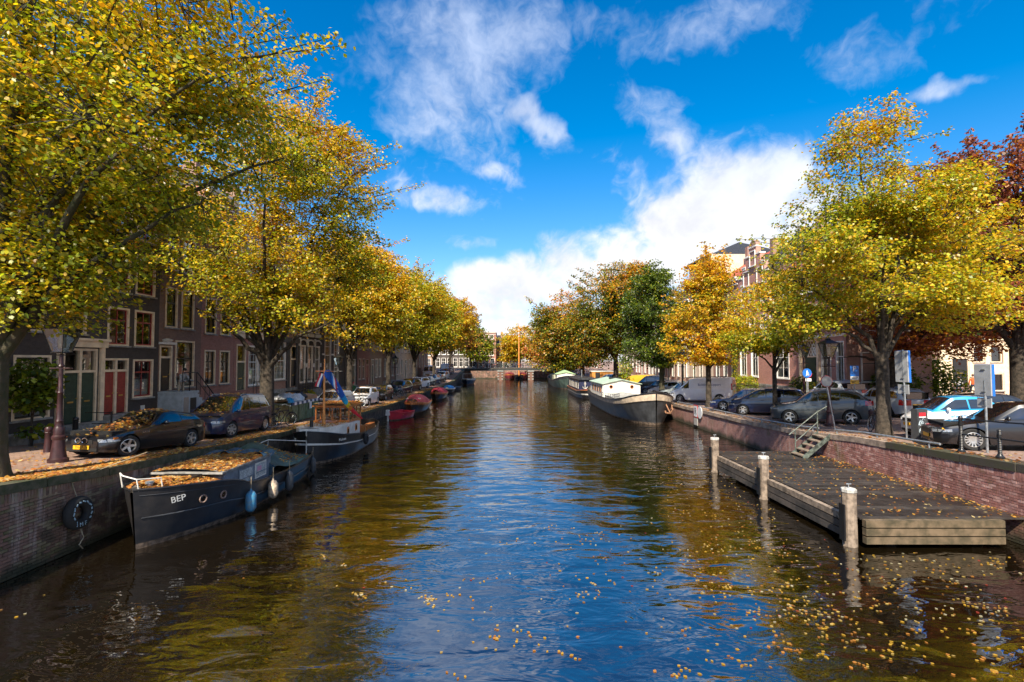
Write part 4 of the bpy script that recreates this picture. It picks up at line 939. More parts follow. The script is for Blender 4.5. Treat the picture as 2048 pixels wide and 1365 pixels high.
tree('linden_tree', 'green and orange tree near the far bridge behind the green barge', gb(13.2, 96), 4.0, .4, [(-2.5, 0, 9.4, 7, 6, 7.0, 5), (-5.8, -2, 6.4, 4.6, 4.4, 5.4, 2.4), (-2.0, 0, 4.6, 6.5, 5, 3.4, 2.6)], 34000, .34, [(GRN, .5, -.6, -.4, -.1), (DGR, .4, -.5, -.2, 0), (ORG, .45, .8, .5, .1), (PNK, .14, .6, .4, .1), (YEL, .25, 0, .3, .1)], 26, GRP, clump=1.1, per=22, gap=.04)
tree('maple_tree', 'pinkish orange tree at the right end of the far bridge', gb(10.2, 124.5), 3.0, .3, [(0, 0, 8, 4.4, 4, 6.5, 3), (-2.4, -1.5, 4.2, 4.2, 3, 3.2, 2.6)], 15000, .4, PAL_PNK, 27, clump=1.1, per=20, gap=.04)
tree('poplar_tree', 'yellow tree beyond the bridge behind the tall mast', (2.2, 142, 1.85), 3.5, .3, [(0, 0, 7.2, 4.6, 4, 5.2, 3), (-2.2, 0, 5.0, 3.0, 3, 3.8, 1.4), (2.4, 0, 5.0, 3.0, 3, 3.8, 1.4)], 14000, .44, PAL_Y, 28, clump=1.2, per=18, gap=.04)
tree('poplar_tree', 'orange tree far behind the pinkish tree', (13, 140, 1.85), 3.5, .3, [(0, 0, 6.5, 5.5, 4, 5.2, 3), (-3.5, 0, 4.6, 3.4, 3, 3.4, 1.4)], 12000, .46, PAL_O, 33, clump=1.2, per=18, gap=.04)
tree('chestnut_tree', 'rust brown chestnut with low bent limbs behind the big yellow tree', gb(25.0, 33.8), 3.2, .36, [(-1.0, -2, 8.6, 5.0, 4.4, 4.4, 4), (3.6, -2.5, 9.4, 4.2, 4, 4.2, 2.2), (1.6, -2.5, 4.9, 5.0, 3.4, 1.8, 2.4), (5.5, -1.5, 6.2, 3.6, 3.4, 2.6, 1.6)], 44000, .2, PAL_RED, 29, None, clump=.7, per=30, gap=.08, extra_limbs=[(-3.6, -.8, 3.2), (-3.0, -2, 4.4)])
tree('chestnut_tree', 'rust brown chestnut with thick trunk at the right edge', gb(24.0, 24.2), 3.4, .42, [(0, 0, 9.0, 4.6, 4.4, 4.6, 4), (-2.6, .6, 5.4, 3.0, 3.0, 1.9, 2.0), (.5, 0, 11.6, 3.4, 3, 2.6, 1.2)], 36000, .18, PAL_RED, 30, None, clump=.62, per=32, gap=.1)
# ================================================================ cars
M_tyre = mat('tyre_rubber', (.012, .012, .012), .8, .2, 20)
M_rim = mat('alloy_rim', (.62, .62, .60), .3, .1, 10, metal=.8)
M_under = mat('underbody', (.006, .006, .006), .9, 0)
M_cglass = glass_mat('car_glass', (.006, .008, .009), .55, clear=False)
M_red = mat('tail_lamp', (.42, .012, .012), .2, .1, 20, coat=.8)
M_lamp = mat('head_lamp', (.34, .36, .38), .12, .35, 30, coat=1., metal=.3)
M_amber = mat('amber_lamp', (.8, .22, .02), .2, .1, coat=.6)
M_plate = mat('plate_yellow', (.80, .42, .015), .4, .05)
M_chrome = mat('chrome', (.75, .75, .75), .12, 0, metal=1.)
M_plast = mat('black_plastic', (.014, .014, .014), .55, .1)
def paint(name, c, rough=.28): return mat('paint_' + name, c, rough, .05, 2, coat=1., spec=.5)
def smoothprof(pts, xs, win):
    y = np.interp(xs, [p[0] for p in pts], [p[1] for p in pts])
    if win < 2: return y
    k = np.ones(win) / win; yp = np.concatenate([np.full(win, y[0]), y, np.full(win, y[-1])])
    return np.convolve(yp, k, 'same')[win:-win]
def wheel_meshes(Rw, wd, spokes):
    t = MB(); rr = Rw * .66
    t.lathe([(rr, -wd * .45), (Rw * .90, -wd * .5), (Rw * .985, -wd * .38), (Rw, -wd * .2), (Rw, wd * .2), (Rw * .985, wd * .38), (Rw * .90, wd * .5), (rr, wd * .45)], seg=24, axis='Y', cap=False)
    r = MB(); r.lathe([(rr * 1.02, -wd * .44), (rr * .95, -wd * .46), (rr * .88, -wd * .30), (rr * .88, wd * .4)], seg=24, axis='Y', cap=False)
    r.lathe([(.001, -wd * .36), (Rw * .12, -wd * .36), (Rw * .13, -wd * .28)], seg=10, axis='Y', cap=False)
    for k in range(spokes):
        a = 2 * math.pi * k / spokes; c, s = math.cos(a), math.sin(a); hw = (.07 if spokes > 8 else .115) * Rw
        P = []
        for rad, w_, yy in ((Rw * .06, hw * 1.1, -wd * .33), (rr * .93, hw * .72, -wd * .40)):
            for sg in (-1, 1): P.append((c * rad - s * sg * w_, yy, s * rad + c * sg * w_))
        r._add(P + [(p[0], p[1] + .035, p[2]) for p in P], [(0, 1, 3, 2), (0, 2, 6, 4), (1, 5, 7, 3)])
    b = MB(); b.lathe([(.001, -wd * .12), (rr * .9, -wd * .12)], seg=20, axis='Y', cap=False)  # near-black backing disc behind the spokes
    return t.mesh('tyre', M_tyre, 40), r.mesh('rim', M_rim, 40), b.mesh('backing_disc', M_under)
def car(name, label, cat, loc, rz, s, pm, group=None, step=.06, pm2=None, plate=None, leaves=0, text=None):
    """s: L, W, H, R, xf, xr, zc (sill height), top: profile points, belt: points, posts: B-pillar positions, glass side limits"""
    L, W, H = s['L'], s['W'] / 2, s['H']; Rw = s['R']; t = thing(name, label, cat, loc, rz, group)
    n = int(L / step) + 1; xs = np.linspace(0, L, n); win = max(2, int(.16 / step))
    zt = smoothprof(s['top'], xs, win); belt = smoothprof(s['belt'], xs, win)
    Wx = W * smoothprof(s.get('plan', [(0, .64), (.07, .80), (.28, .94), (.8, 1.), (L - .7, 1.), (L - .25, .95), (L - .06, .86), (L, .78)]), xs, max(2, int(.10 / step)))
    zs = np.minimum(belt, zt - .035); gh = np.clip((zt - zs - .05) / .4, 0, 1); gh = gh * gh * (3 - 2 * gh)
    wt = Wx * (.88 - (.88 - s.get('tumble', .76)) * gh)
    z0 = np.full(n, s['zc']); Ra = Rw * 1.13
    z0 = np.maximum(z0, np.interp(xs, [0, .25, L - .3, L], [s['zc'] + .04, s['zc'], s['zc'], s['zc'] + .06]))
    for xw in (s['xf'], s['xr']):
        d = np.abs(xs - xw); z0 = np.where(d < Ra, np.maximum(z0, Rw + np.sqrt(np.maximum(Ra ** 2 - d ** 2, 0))), z0)
    F_ = lambda a: (lambda x: float(np.interp(x, xs, a)))
    fW, fzs, fzt, fwt, fz0 = F_(Wx), F_(zs), F_(zt), F_(wt), F_(z0)
    def yside(x, z):
        w, b = fW(x), fzs(x)
        if z <= b:
            k = (z - s['zc']) / max(b - s['zc'], .1); return w * (.945 + .055 * math.sin(math.pi * min(1, max(0, .12 + k * .80))) - .012 * max(0, k - .8) * 5)
        k = min(1, (z - b) / max(fzt(x) - .02 - b, .02)); y1 = w * .968; y2 = fwt(x); return y1 + (y2 - y1) * (k ** 1.25)
    def ztop(x, y): w = fwt(x); return fzt(x) - .02 + (.02 + s.get('crown', .025)) * (1 - min(1, (y / w) ** 2))
    frac = [0, .1, .25, .42, .58, .72, .85, .93, 1.]; grow = [.15, .4, .7, .9, 1.0]; roofc = [.93, .7, .35, 0]
    V = []; Fc = []; 
    for i, x in enumerate(xs):
        half = []
        for f in frac: z = max(s['zc'] + f * (zs[i] - s['zc']), min(z0[i], zs[i])); half.append((yside(x, z), z))
        for k in grow: z = zs[i] + k * (zt[i] - .02 - zs[i]); half.append((yside(x, z), z))
        for k in roofc: y = wt[i] * k; half.append((y, ztop(x, y)))
        sec = [(x - L / 2, -y, z) for y, z in half] + [(x - L / 2, y, z) for y, z in half[-2::-1]]
        V += sec
    m = len(sec); nb = len(frac); ng = len(grow); b = MB()
    for i in range(n - 1):
        for k in range(m - 1):
            Fc.append((i * m + k, (i + 1) * m + k, (i + 1) * m + k + 1, i * m + k + 1))
    b._add(V, Fc); b.m = []
    for i in range(n - 1):
        for k in range(m - 1): kk = min(k, m - 2 - k); b.m.append(1 if (pm2 and kk >= nb - 1 and xs[i] > s['ws'][0] - .1) else 0)
    b._add([V[k] for k in range(m)], [tuple(range(m))]); b._add([V[(n - 1) * m + k] for k in range(m)], [tuple(range(m))[::-1]])
    b.obj('body', [pm, pm2] if pm2 else pm, t, smooth=32)
    u = MB(); u.b2((-L / 2 + .25, -W * .80, s['zc'] - .02), (L / 2 - .25, W * .80, fzs(L / 2) - .1)); u.obj('underbody', M_under, t)
    # side glass
    rows = np.linspace(.06, .90, 6); xc0, xc1 = s['gx']; zr = H - .03
    posts = s['posts']
    for sg in (-1, 1):
        for a, c in zip(posts[:-1], posts[1:]):
            P = []; nx = 10
            for r_ in rows:
                zb = fzs((a + c) / 2); z = zb + .035 + r_ * (zr - .06 - zb - .035)
                ok = [x for x in xs if xc0 <= x <= xc1 and fzt(x) - .075 > z]
                if not ok: continue
                xa, xb = max(ok[0] + .05, a + .025), min(ok[-1] - .05, c - .025)
                if xb <= xa: xa = xb = min(max((xa + xb) / 2, a), c)
                P.append([(x - L / 2, sg * (yside(x, z) + .006), z) for x in np.linspace(xa, xb, nx)])
            if len(P) < 2: continue
            g = MB(); nr = len(P); g._add([p for r_ in P for p in r_], [((j * nx + i), (j * nx + i + 1), ((j + 1) * nx + i + 1), ((j + 1) * nx + i)) if sg < 0 else ((j + 1) * nx + i, (j + 1) * nx + i + 1, j * nx + i + 1, j * nx + i) for j in range(nr - 1) for i in range(nx - 1)])
            g.obj('window', M_cglass, t, smooth=40)
    def topglass(xa, xb, nm, flip=False):
        g = MB(); g.grid(lambda a, v: (lambda x: (lambda y: (x - L / 2, y, ztop(x, y) + .007))((v * 2 - 1) * fwt(x) * .90))(xa + (xb - xa) * a), 10, 8); g.obj(nm, M_cglass, t, smooth=40)
    topglass(*s['ws'], 'windscreen')
    if s.get('rw'): topglass(*s['rw'], 'rear_window')
    # doors (raised a hair so that their shut lines show), handles
    for sg in (-1, 1):
        for a, c in zip(posts[s.get('d0', 0):-1], posts[s.get('d0', 0) + 1:]):
            if c - a < .5: continue
            lo = s['zc'] + .09
            g = MB(); q = lambda uu, vv: (lambda x: (lambda z: (x - L / 2, sg * (yside(x, z) + .0045), z))(max(lo, min(fz0(x) + .01, fzs(x) - .06)) + vv * (fzs(x) - .012 - max(lo, min(fz0(x) + .01, fzs(x) - .06)))))(a + .02 + uu * (c - a - .04))
            g.grid(q, 8, 6, flip=sg > 0); dr = g.obj('door', pm, t, smooth=40)
            xh = c - .2; zh = fzs(xh) - .13; g = MB(); g.box((xh - L / 2, sg * (yside(xh, zh) + .022), zh), (.17, .03, .032)); g.obj('handle', pm if s.get('hp', 1) else M_plast, dr)
        xm = s['ws'][0] + .38; zm = fzs(xm) + .07; g = MB(); g.blob((xm - L / 2, sg * (yside(xm, zm) + .10), zm), (.06, .10, .07), 8, 5); g.rod((xm - L / 2, sg * (yside(xm, zm) - .02), zm - .04), (xm - L / 2, sg * (yside(xm, zm) + .07), zm - .02), .02); g.obj('mirror', s.get('mirmat', pm), t, smooth=60)
    # lamps
    def patch(nm, xa, xb, za, zb, mt, off=.006, taper=0.):
        for sg in (-1, 1):
            g = MB(); g.grid(lambda uu, vv: (lambda x: (lambda z: (x - L / 2 + (-off if x < L / 2 else off) * .5, sg * (yside(x, z) + off), z))(za + taper * (uu if xa < L / 2 else 1 - uu) * (zb - za) * .5 + vv * ((zb - za) * (1 - taper * .5 * (uu if xa < L / 2 else 1 - uu)))))(xa + (xb - xa) * uu), 6, 4, flip=sg > 0); g.obj(nm, mt, t, smooth=50)
    hz = fzs(.15); patch('headlight', .005, s.get('hl', .42), hz - .125, hz - .03, M_lamp, taper=.5)
    tzs = s.get('tl', (fzs(L - .15) - .22, fzs(L - .15) - .02)); patch('taillight', L - s.get('tll', .22), L - .004, tzs[0], tzs[1], M_red)
    for sg in (-1, 1):
        g = MB(); xx = L / 2 + .012; w2 = fW(L); g.b2((xx - .02, sg * w2 * .45, tzs[0]), (xx, sg * w2 * .97, tzs[1])); g.obj('taillight', M_red, t)
    # front and rear trim
    g = MB(); w0 = fW(0); g.b2((-L / 2 - .012, -w0 * .62, hz - .17), (-L / 2 + .02, w0 * .62, hz - .05)); g.b2((-L / 2 - .010, -w0 * .9, s['zc'] + .05), (-L / 2 + .02, w0 * .9, s['zc'] + .14)); g.obj('grille', M_plast, t)
    g = MB(); g.b2((-L / 2 - .03, -.26, hz - .32), (-L / 2 - .0125, .26, hz - .21)); pf = g.obj('number_plate', M_plate, t)
    g = MB(); zp = s.get('rp', fzs(L - .1) - .34); g.b2((L / 2 + .0125, -.26, zp), (L / 2 + .03, .26, zp + .115)); g.obj('number_plate', M_plate, t)
    if plate: emboss(plate, .115, M_plast, pf, (-L / 2 - .031, 0, hz - .265), (R(90), 0, R(-90)), ext=.001, sx=.9)
    # rear window of upright tails
    if s.get('tail'):
        za, zb, wv = s['tail']; g = MB(); xr = lambda z: float(np.interp(z, [za - .3, zb + .1], [L, L])) - L / 2
        g.b2((L / 2 + .004, -W * wv, za), (L / 2 + .012, W * wv, zb)); g.obj('rear_window', M_cglass, t)
    # wheels
    wm = wheel_meshes(Rw, .21, s.get('spk', 5))
    for xw in (s['xf'], s['xr']):
        for sg in (-1, 1):
            o = link('wheel', wm[0], t, (xw - L / 2, sg * (W * .985 - .105), Rw)); o.rotation_euler = (0, 0, 0 if sg < 0 else math.pi)
            if xw == s['xf'] and s.get('steer'): o.rotation_euler = (0, 0, (0 if sg < 0 else math.pi) + s['steer'])
            link('rim', wm[1], o); link('backing_disc', wm[2], o)
    if s.get('rack'):
        for sg in (-1, 1):
            g = MB(); a, c = s['rack']; g.tube([(a - L / 2, sg * fwt(a) * .9, fzt(a) - .01), (a + .1 - L / 2, sg * fwt(a) * .9, fzt(a) + .05), (c - .1 - L / 2, sg * fwt(c) * .9, fzt(c) + .05), (c - L / 2, sg * fwt(c) * .9, fzt(c) - .01)], .018); g.obj('roof_rail', M_steel, t)
    if leaves:
        CAR_LEAVES.append((t, L, W, fzt, ztop, fwt, leaves, s['ws'][0]))
    t['_sp'] = 0; del t['_sp']
    return t, (yside, fzs, fzt, ztop, fwt)
CAR_LEAVES = []
def sedan(L=4.6, W=1.82, H=1.42, R=.33, **k):
    d = dict(L=L, W=W, H=H, R=R, xf=.19 * L, xr=.79 * L, zc=.20, top=[(0, .60), (.05, .68), (.5, .80), (.27 * L, .90), (.44 * L, H - .02), (.55 * L, H), (.68 * L, H - .04), (.86 * L, .98), (.93 * L, .97), (L - .03, .92), (L, .80)], belt=[(0, .66), (.3 * L, .90), (.85 * L, .97), (L, .92)], gx=(.26 * L, .86 * L), posts=[.27 * L, .50 * L, .73 * L, .86 * L], ws=(.285 * L, .425 * L), rw=(.70 * L, .85 * L)); d.update(k); return d
def hatch(L=4.1, W=1.75, H=1.50, R=.31, **k):
    d = dict(L=L, W=W, H=H, R=R, xf=.19 * L, xr=.83 * L, zc=.20, top=[(0, .60), (.05, .70), (.4, .84), (.24 * L, .96), (.43 * L, H - .03), (.56 * L, H), (.80 * L, H - .05), (.88 * L, H - .16), (.975 * L, .98), (L - .02, .90), (L, .78)], belt=[(0, .66), (.26 * L, .94), (.9 * L, 1.02), (L, .98)], gx=(.24 * L, .93 * L), posts=[.26 * L, .52 * L, .76 * L, .93 * L], ws=(.255 * L, .41 * L), rw=(.885 * L, .965 * L), tl=(.80, 1.0)); d.update(k); return d
def wagon(L=4.6, W=1.80, H=1.48, R=.32, **k):
    d = dict(L=L, W=W, H=H, R=R, xf=.19 * L, xr=.79 * L, zc=.20, top=[(0, .58), (.05, .68), (.5, .80), (.27 * L, .92), (.42 * L, H - .03), (.54 * L, H), (.86 * L, H - .06), (.92 * L, H - .16), (.985 * L, .98), (L - .02, .90), (L, .78)], belt=[(0, .66), (.3 * L, .91), (.9 * L, .98), (L, .95)], gx=(.27 * L, .95 * L), posts=[.28 * L, .48 * L, .68 * L, .95 * L], ws=(.285 * L, .405 * L), rw=(.925 * L, .98 * L), rack=(.45 * L, .88 * L), tl=(.72, .98)); d.update(k); return d
def suv(L=4.6, W=1.85, H=1.70, R=.36, **k):
    d = dict(L=L, W=W, H=H, R=R, xf=.195 * L, xr=.79 * L, zc=.27, top=[(0, .70), (.06, .86), (.4, .98), (.26 * L, 1.10), (.43 * L, H - .04), (.54 * L, H), (.80 * L, H - .06), (.88 * L, H - .18), (.97 * L, 1.14), (L - .02, 1.02), (L, .86)], belt=[(0, .82), (.27 * L, 1.06), (.6 * L, 1.12), (.9 * L, 1.22), (L, 1.1)], gx=(.26 * L, .92 * L), posts=[.27 * L, .49 * L, .70 * L, .89 * L], ws=(.275 * L, .415 * L), rw=(.885 * L, .96 * L), rack=(.46 * L, .84 * L), tl=(.92, 1.14), tll=.34); d.update(k); return d
def mpv(L=4.6, W=1.83, H=1.73, R=.33, **k):
    d = dict(L=L, W=W, H=H, R=R, xf=.20 * L, xr=.815 * L, zc=.20, top=[(0, .62), (.05, .76), (.3, .90), (.17 * L, 1.02), (.40 * L, H - .06), (.52 * L, H), (.84 * L, H - .06), (.91 * L, H - .16), (.985 * L, 1.02), (L - .02, .92), (L, .78)], belt=[(0, .70), (.2 * L, .98), (.9 * L, 1.08), (L, 1.02)], gx=(.16 * L, .95 * L), posts=[.205 * L, .285 * L, .50 * L, .71 * L, .95 * L], d0=1, ws=(.185 * L, .385 * L), rw=(.92 * L, .98 * L), rack=(.42 * L, .86 * L), tl=(.85, 1.10)); d.update(k); return d
def van(L=4.9, W=1.92, H=1.96, R=.33, **k):
    d = dict(L=L, W=W, H=H, R=R, xf=.175 * L, xr=.80 * L, zc=.24, top=[(0, .72), (.05, .88), (.35, 1.02), (.16 * L, 1.16), (.33 * L, H - .08), (.42 * L, H), (.95 * L, H), (.985 * L, H - .04), (L - .01, H - .18), (L, H - .3)], belt=[(0, .8), (.17 * L, 1.08), (L, 1.12)], gx=(.15 * L, .36 * L), posts=[.165 * L, .335 * L], ws=(.17 * L, .31 * L), rw=None, tumble=.88, plan=[(0, .70), (.08, .85), (.3, .95), (.9, 1.), (L - .1, 1.), (L, .96)], tl=(1.0, 1.5), tll=.10, tail=(1.2, 1.75, .6), spk=6); d.update(k); return d
def coupe(L=4.02, W=1.74, H=1.30, R=.315, **k):
    d = dict(L=L, W=W, H=H, R=R, xf=.185 * L, xr=.80 * L, zc=.17, top=[(0, .50), (.04, .60), (.35, .70), (.8, .79), (.38 * L, .88), (.53 * L, H - .03), (.64 * L, H), (.82 * L, H - .10), (.95 * L, .93), (L - .03, .84), (L, .70)], belt=[(0, .58), (.3, .68), (.4 * L, .85), (.9 * L, .94), (L, .84)], gx=(.38 * L, .94 * L), posts=[.40 * L, .465 * L, .68 * L, .92 * L], d0=1, ws=(.40 * L, .515 * L), rw=(.83 * L, .94 * L), tumble=.72, tl=(.68, .82)); d.update(k); return d
PARK_L, PARK_R = 'cars parked along the left quay', 'cars parked nose to the right quay'
def carat(x, y): return (x, y, gz(x, y) + .003)
def lcar(name, label, spec, col, x, y, rzd=90, **kw):
    L = spec['L']; a = R(rzd); dx, dy = math.cos(a) * L * .3, math.sin(a) * L * .3
    p = carat(x, y); t, fn = car(name, label, 'car', p, a, spec, col, **kw)
    slope = (gz(x + dx, y + dy) - gz(x - dx, y - dy)) / (.6 * L); t.rotation_euler = (0, -math.atan(slope), a); return t, fn
P_black, P_navy, P_silver, P_white, P_grey = paint('black', (.006, .006, .008)), paint('navy', (.002, .010, .045)), paint('silver', (.42, .45, .47), .3), paint('white', (.84, .84, .84)), paint('graphite', (.05, .06, .065), .3)
P_dkgreen, P_maroon, P_blue, P_yel, P_redc = paint('anthracite', (.018, .02, .02)), paint('maroon', (.09, .01, .015)), paint('mid_blue', (.10, .20, .34)), paint('mustard', (.62, .36, .03)), paint('red', (.42, .015, .02))
P_sage = paint('sage_silver', (.33, .37, .36), .3); P_dblue = paint('deep_blue', (.012, .025, .09))
# left quay
cp, fn = lcar('parked_car', 'black coupe strewn with fallen leaves beside the lamp post', coupe(steer=R(-24)), P_black, -12.22, 16.95, 82, group=PARK_L, step=.04, plate='TN-LP-78', leaves=270)
Lc = 4.02     # twin oval grille, amber lamps, side gills
for sg in (-1, 1):
    g = MB(); g.tube([(-Lc / 2 - .035, sg * .11 + .085 * math.cos(a), .53 + .075 * math.sin(a)) for a in np.linspace(0, 2 * math.pi, 14)[:-1]], .013, 5, closed=True); g.obj('grille_ring', M_chrome, cp)
    g = MB(); x_ = .30
    g.box((x_ - Lc / 2, sg * (fn[0](x_, .58) + .008), .575), (.14, .02, .06)); g.obj('indicator', M_amber, cp)
for k in range(4):
    x_ = 1.18 + k * .07; g = MB(); g.box((x_ - Lc / 2, -(fn[0](x_, .70) + .004), .70), (.02, .012, .09), ry=.4); g.obj('side_gill', M_chrome, cp)
lcar('parked_car', 'dark blue people carrier with leaves on its bonnet behind the black coupe', mpv(steer=R(-18), spk=7), P_navy, -12.36, 22.5, 90, group=PARK_L, step=.05, leaves=170)
lcar('parked_car', 'silver car parked between the green skip and the white hatchback', hatch(4.0), P_silver, -12.7, 36.6, 84, group=PARK_L, leaves=80)
lcar('parked_car', 'small rounded white hatchback by the handlebars of parked bicycles', hatch(3.55, 1.64, 1.49, R=.30), P_white, -12.35, 43.0, 88, group=PARK_L, leaves=70)
lcar('parked_car', 'small dark hatchback directly behind the white one', hatch(3.62, 1.64, 1.42, R=.29), P_dkgreen, -12.5, 49.0, 88, group=PARK_L)
for i, (y, nm, sp, c, rz) in enumerate(((58.2, 'black hatchback beyond the parked bicycles on the left quay', hatch(), P_navy, 78), (64, 'maroon hatchback in the left row of parked cars', hatch(4.0), P_maroon, 76), (69.8, 'white estate with teal rear side in the left row', wagon(4.4), P_white, 76), (75.5, 'dark sedan in the left row next to the white estate', sedan(4.4), P_dkgreen, 76),
        (81.5, 'dark blue hatchback far down the left row', hatch(), P_dblue, 76), (87.5, 'black sedan far down the left row', sedan(4.5), P_black, 76), (93.5, 'silver blue hatchback last in the left row before the van', hatch(), P_silver, 76))):
    lcar('parked_car', nm, sp, c, -12.75, y, rz, group=PARK_L, step=.09)
car('parked_van', 'dark blue van at the left end of the far bridge', 'van', carat(-13.0, 101.5), R(84), van(5.2, 1.95, 2.2), P_dblue, step=.09)
car('parked_van', 'white van behind the dark blue van near the far bridge', 'van', carat(-15.7, 97.5), R(90), van(5.2, 1.95, 2.3), P_white, step=.09)
# right quay, noses to the water
def rcar(name, label, spec, col, px, py, phi=30, cat='car', ground_at=None, **kw):
    """placed by the spot where its near front wheel stands"""
    L, W = spec['L'], spec['W']; g = Vector(ground_at + (0,)) if ground_at else ground(px, py, 1); a = R(-phi); M = Matrix.Rotation(a, 3, 'Z')
    c = g - M @ Vector((spec['xf'] - L / 2, -W / 2 * .985, 0)); x, y = c.x, c.y
    t, fn = car(name, label, cat, carat(x, y), a, spec, col, **kw); u = M @ Vector((1.35, 0, 0)); v = M @ Vector((0, .8, 0))
    sl = (gz(x + u.x, y + u.y) - gz(x - u.x, y - u.y)) / 2.7; sv = (gz(x + v.x, y + v.y) - gz(x - v.x, y - v.y)) / 1.6
    t.rotation_mode = 'ZYX' if False else 'XYZ'; t.rotation_euler = (math.atan(sv), -math.atan(sl), a); return t, fn
rcar('parked_car', 'black sedan charging at the right edge, its wheel behind the iron railing', sedan(4.75, 1.85, 1.40, R=.335, spk=14), P_black, 1950, 903, 24, group=PARK_R, step=.05)
P_sblue = paint('electric_blue', (.02, .30, .62))
sp = hatch(2.72, 1.58, 1.50, R=.29, xf=.42, xr=2.26, top=[(0, .62), (.05, .78), (.3, .90), (.55, 1.02), (1.2, 1.46), (1.6, 1.50), (2.15, 1.44), (2.45, 1.2), (2.66, .95), (2.72, .75)], belt=[(0, .7), (.5, .96), (2.3, 1.0), (2.72, .95)], gx=(.5, 2.42), posts=[.58, 1.62, 2.32], ws=(.58, 1.16), rw=(2.2, 2.5), tl=(.7, .9), d0=0, plan=[(0, .70), (.07, .86), (.25, .97), (.6, 1.), (2.3, 1.), (2.6, .93), (2.72, .84)])
sm, fn = rcar('parked_car', 'tiny white and blue electric car lettered electric drive by the charging post', sp, P_white, 1866, 880, 16, group=PARK_R, step=.045, pm2=P_sblue)
emboss('electric drive', .19, P_sblue, sm, (.18, -(fn[0](1.5, .78) + .014), .80), (R(90), 0, 0), ext=.002, sx=1.02)
for (a_, b_, za_, zb_) in ((2.28, 2.66, .42, .98),):
    g = MB(); g.grid(lambda u, v: (a_ + u * (b_ - a_) - 1.36, -(fn[0](a_ + u * (b_ - a_), za_ + v * (zb_ - za_)) + .007), za_ + v * (zb_ - za_)), 5, 5); g.obj('rear_panel', P_sblue, sm, smooth=50)
rcar('parked_car', 'black soft top car behind the tiny electric car', hatch(4.0, 1.75, 1.42), P_black, 0, 0, 10, ground_at=(19.4, 22.9), group=None, step=.08)
rcar('parked_car', 'grey sport utility car between the tilted round sign and the tree', suv(4.45, 1.84, 1.68, R=.352, spk=5), P_grey, 1580, 848.5, group=PARK_R, step=.05)
rcar('parked_car', 'navy family car behind the slim young tree', mpv(4.35, 1.82, 1.58, R=.32, spk=6), P_navy, 1486, 831, group=PARK_R, step=.06)
rcar('parked_car', 'dark blue sedan between the white van and the navy family car', sedan(4.6, spk=6), P_dblue, 1447, 823, group=PARK_R, step=.07)
vn, fn = rcar('parked_van', 'white delivery van with blue lettering behind the golden tree', van(), P_white, 1360, 805.5, 32, cat='van', group=PARK_R, step=.06)
M_vblue = mat('van_blue', (.02, .035, .16), .4, 0); M_vred = mat('van_red', (.55, .03, .03), .4, 0)
emboss('Building   support', .27, M_vblue, vn, (.75, -(fn[0](3.3, 1.42) + .012), 1.42), (R(90), 0, 0), ext=.003, sx=.9)
g = MB(); g.prism([(.62, -.968, 1.60), (.85, -.968, 1.68), (.74, -.968, 1.53)], (0, .012, 0)); g.obj('arrow_mark', M_vred, vn)
g = MB(); g.tube([(-1.0, sg_, 2.02) for sg_ in (-.8, .8)], .02); g.tube([(.4, sg_, 2.02) for sg_ in (-.8, .8)], .02); g.tube([(1.8, sg_, 2.02) for sg_ in (-.8, .8)], .02); g.tube([(-1.2, -.8, 2.02), (2.0, -.8, 2.02)], .02); g.tube([(-1.2, .8, 2.02), (2.0, .8, 2.02)], .02); g.obj('roof_rack', M_plast, vn)
rcar('parked_car', 'sage silver estate left of the white van', wagon(4.6, spk=7), P_sage, 0, 0, ground_at=(13.95, 46.6), group=PARK_R, step=.07)
rcar('parked_car', 'pale silver hatchback beside the mossy trunk', hatch(4.0), P_silver, 0, 0, ground_at=(13.9, 50.2), group=PARK_R, step=.08)
rcar('parked_car', 'dark navy estate left of the mossy trunk', wagon(4.5, spk=7), P_navy, 0, 0, ground_at=(14.0, 54.0), group=PARK_R, step=.08)
rcar('parked_car', 'black off road car in the right row behind the barge cabin', suv(4.6, 1.85, 1.8), P_black, 0, 0, ground_at=(14.2, 59.2), group=PARK_R, step=.09)
rcar('parked_van', 'mustard yellow small van in the right row', van(4.2, 1.75, 1.8), P_yel, 0, 0, ground_at=(14.1, 64.0), cat='van', group=PARK_R, step=.09)
rcar('parked_car', 'red car left of the mustard yellow van', hatch(), P_redc, 0, 0, ground_at=(14.1, 69), group=PARK_R, step=.1)
rcar('parked_car', 'light blue people carrier beside the thick dark trunk', mpv(4.5), P_blue, 0, 0, ground_at=(13.9, 75.5), group=PARK_R, step=.1)
rcar('parked_car', 'silver car far down the right row by the orange hut', sedan(), P_silver, 0, 0, ground_at=(14.1, 84), group=PARK_R, step=.1)
t, _ = lcar('parked_car', 'silver estate seen from behind with yellow number plate', wagon(4.4, 1.78, 1.5, tail=(1.0, 1.34, .66), tl=(.66, .95)), P_silver, 21.15, 29.0, -90, step=.07)
t, _ = lcar('parked_car', 'pale grey sport utility car seen from behind the grey car', suv(4.5, 1.85, 1.72, tail=(1.16, 1.5, .62)), P_silver, 22.3, 35.5, -90, step=.08)
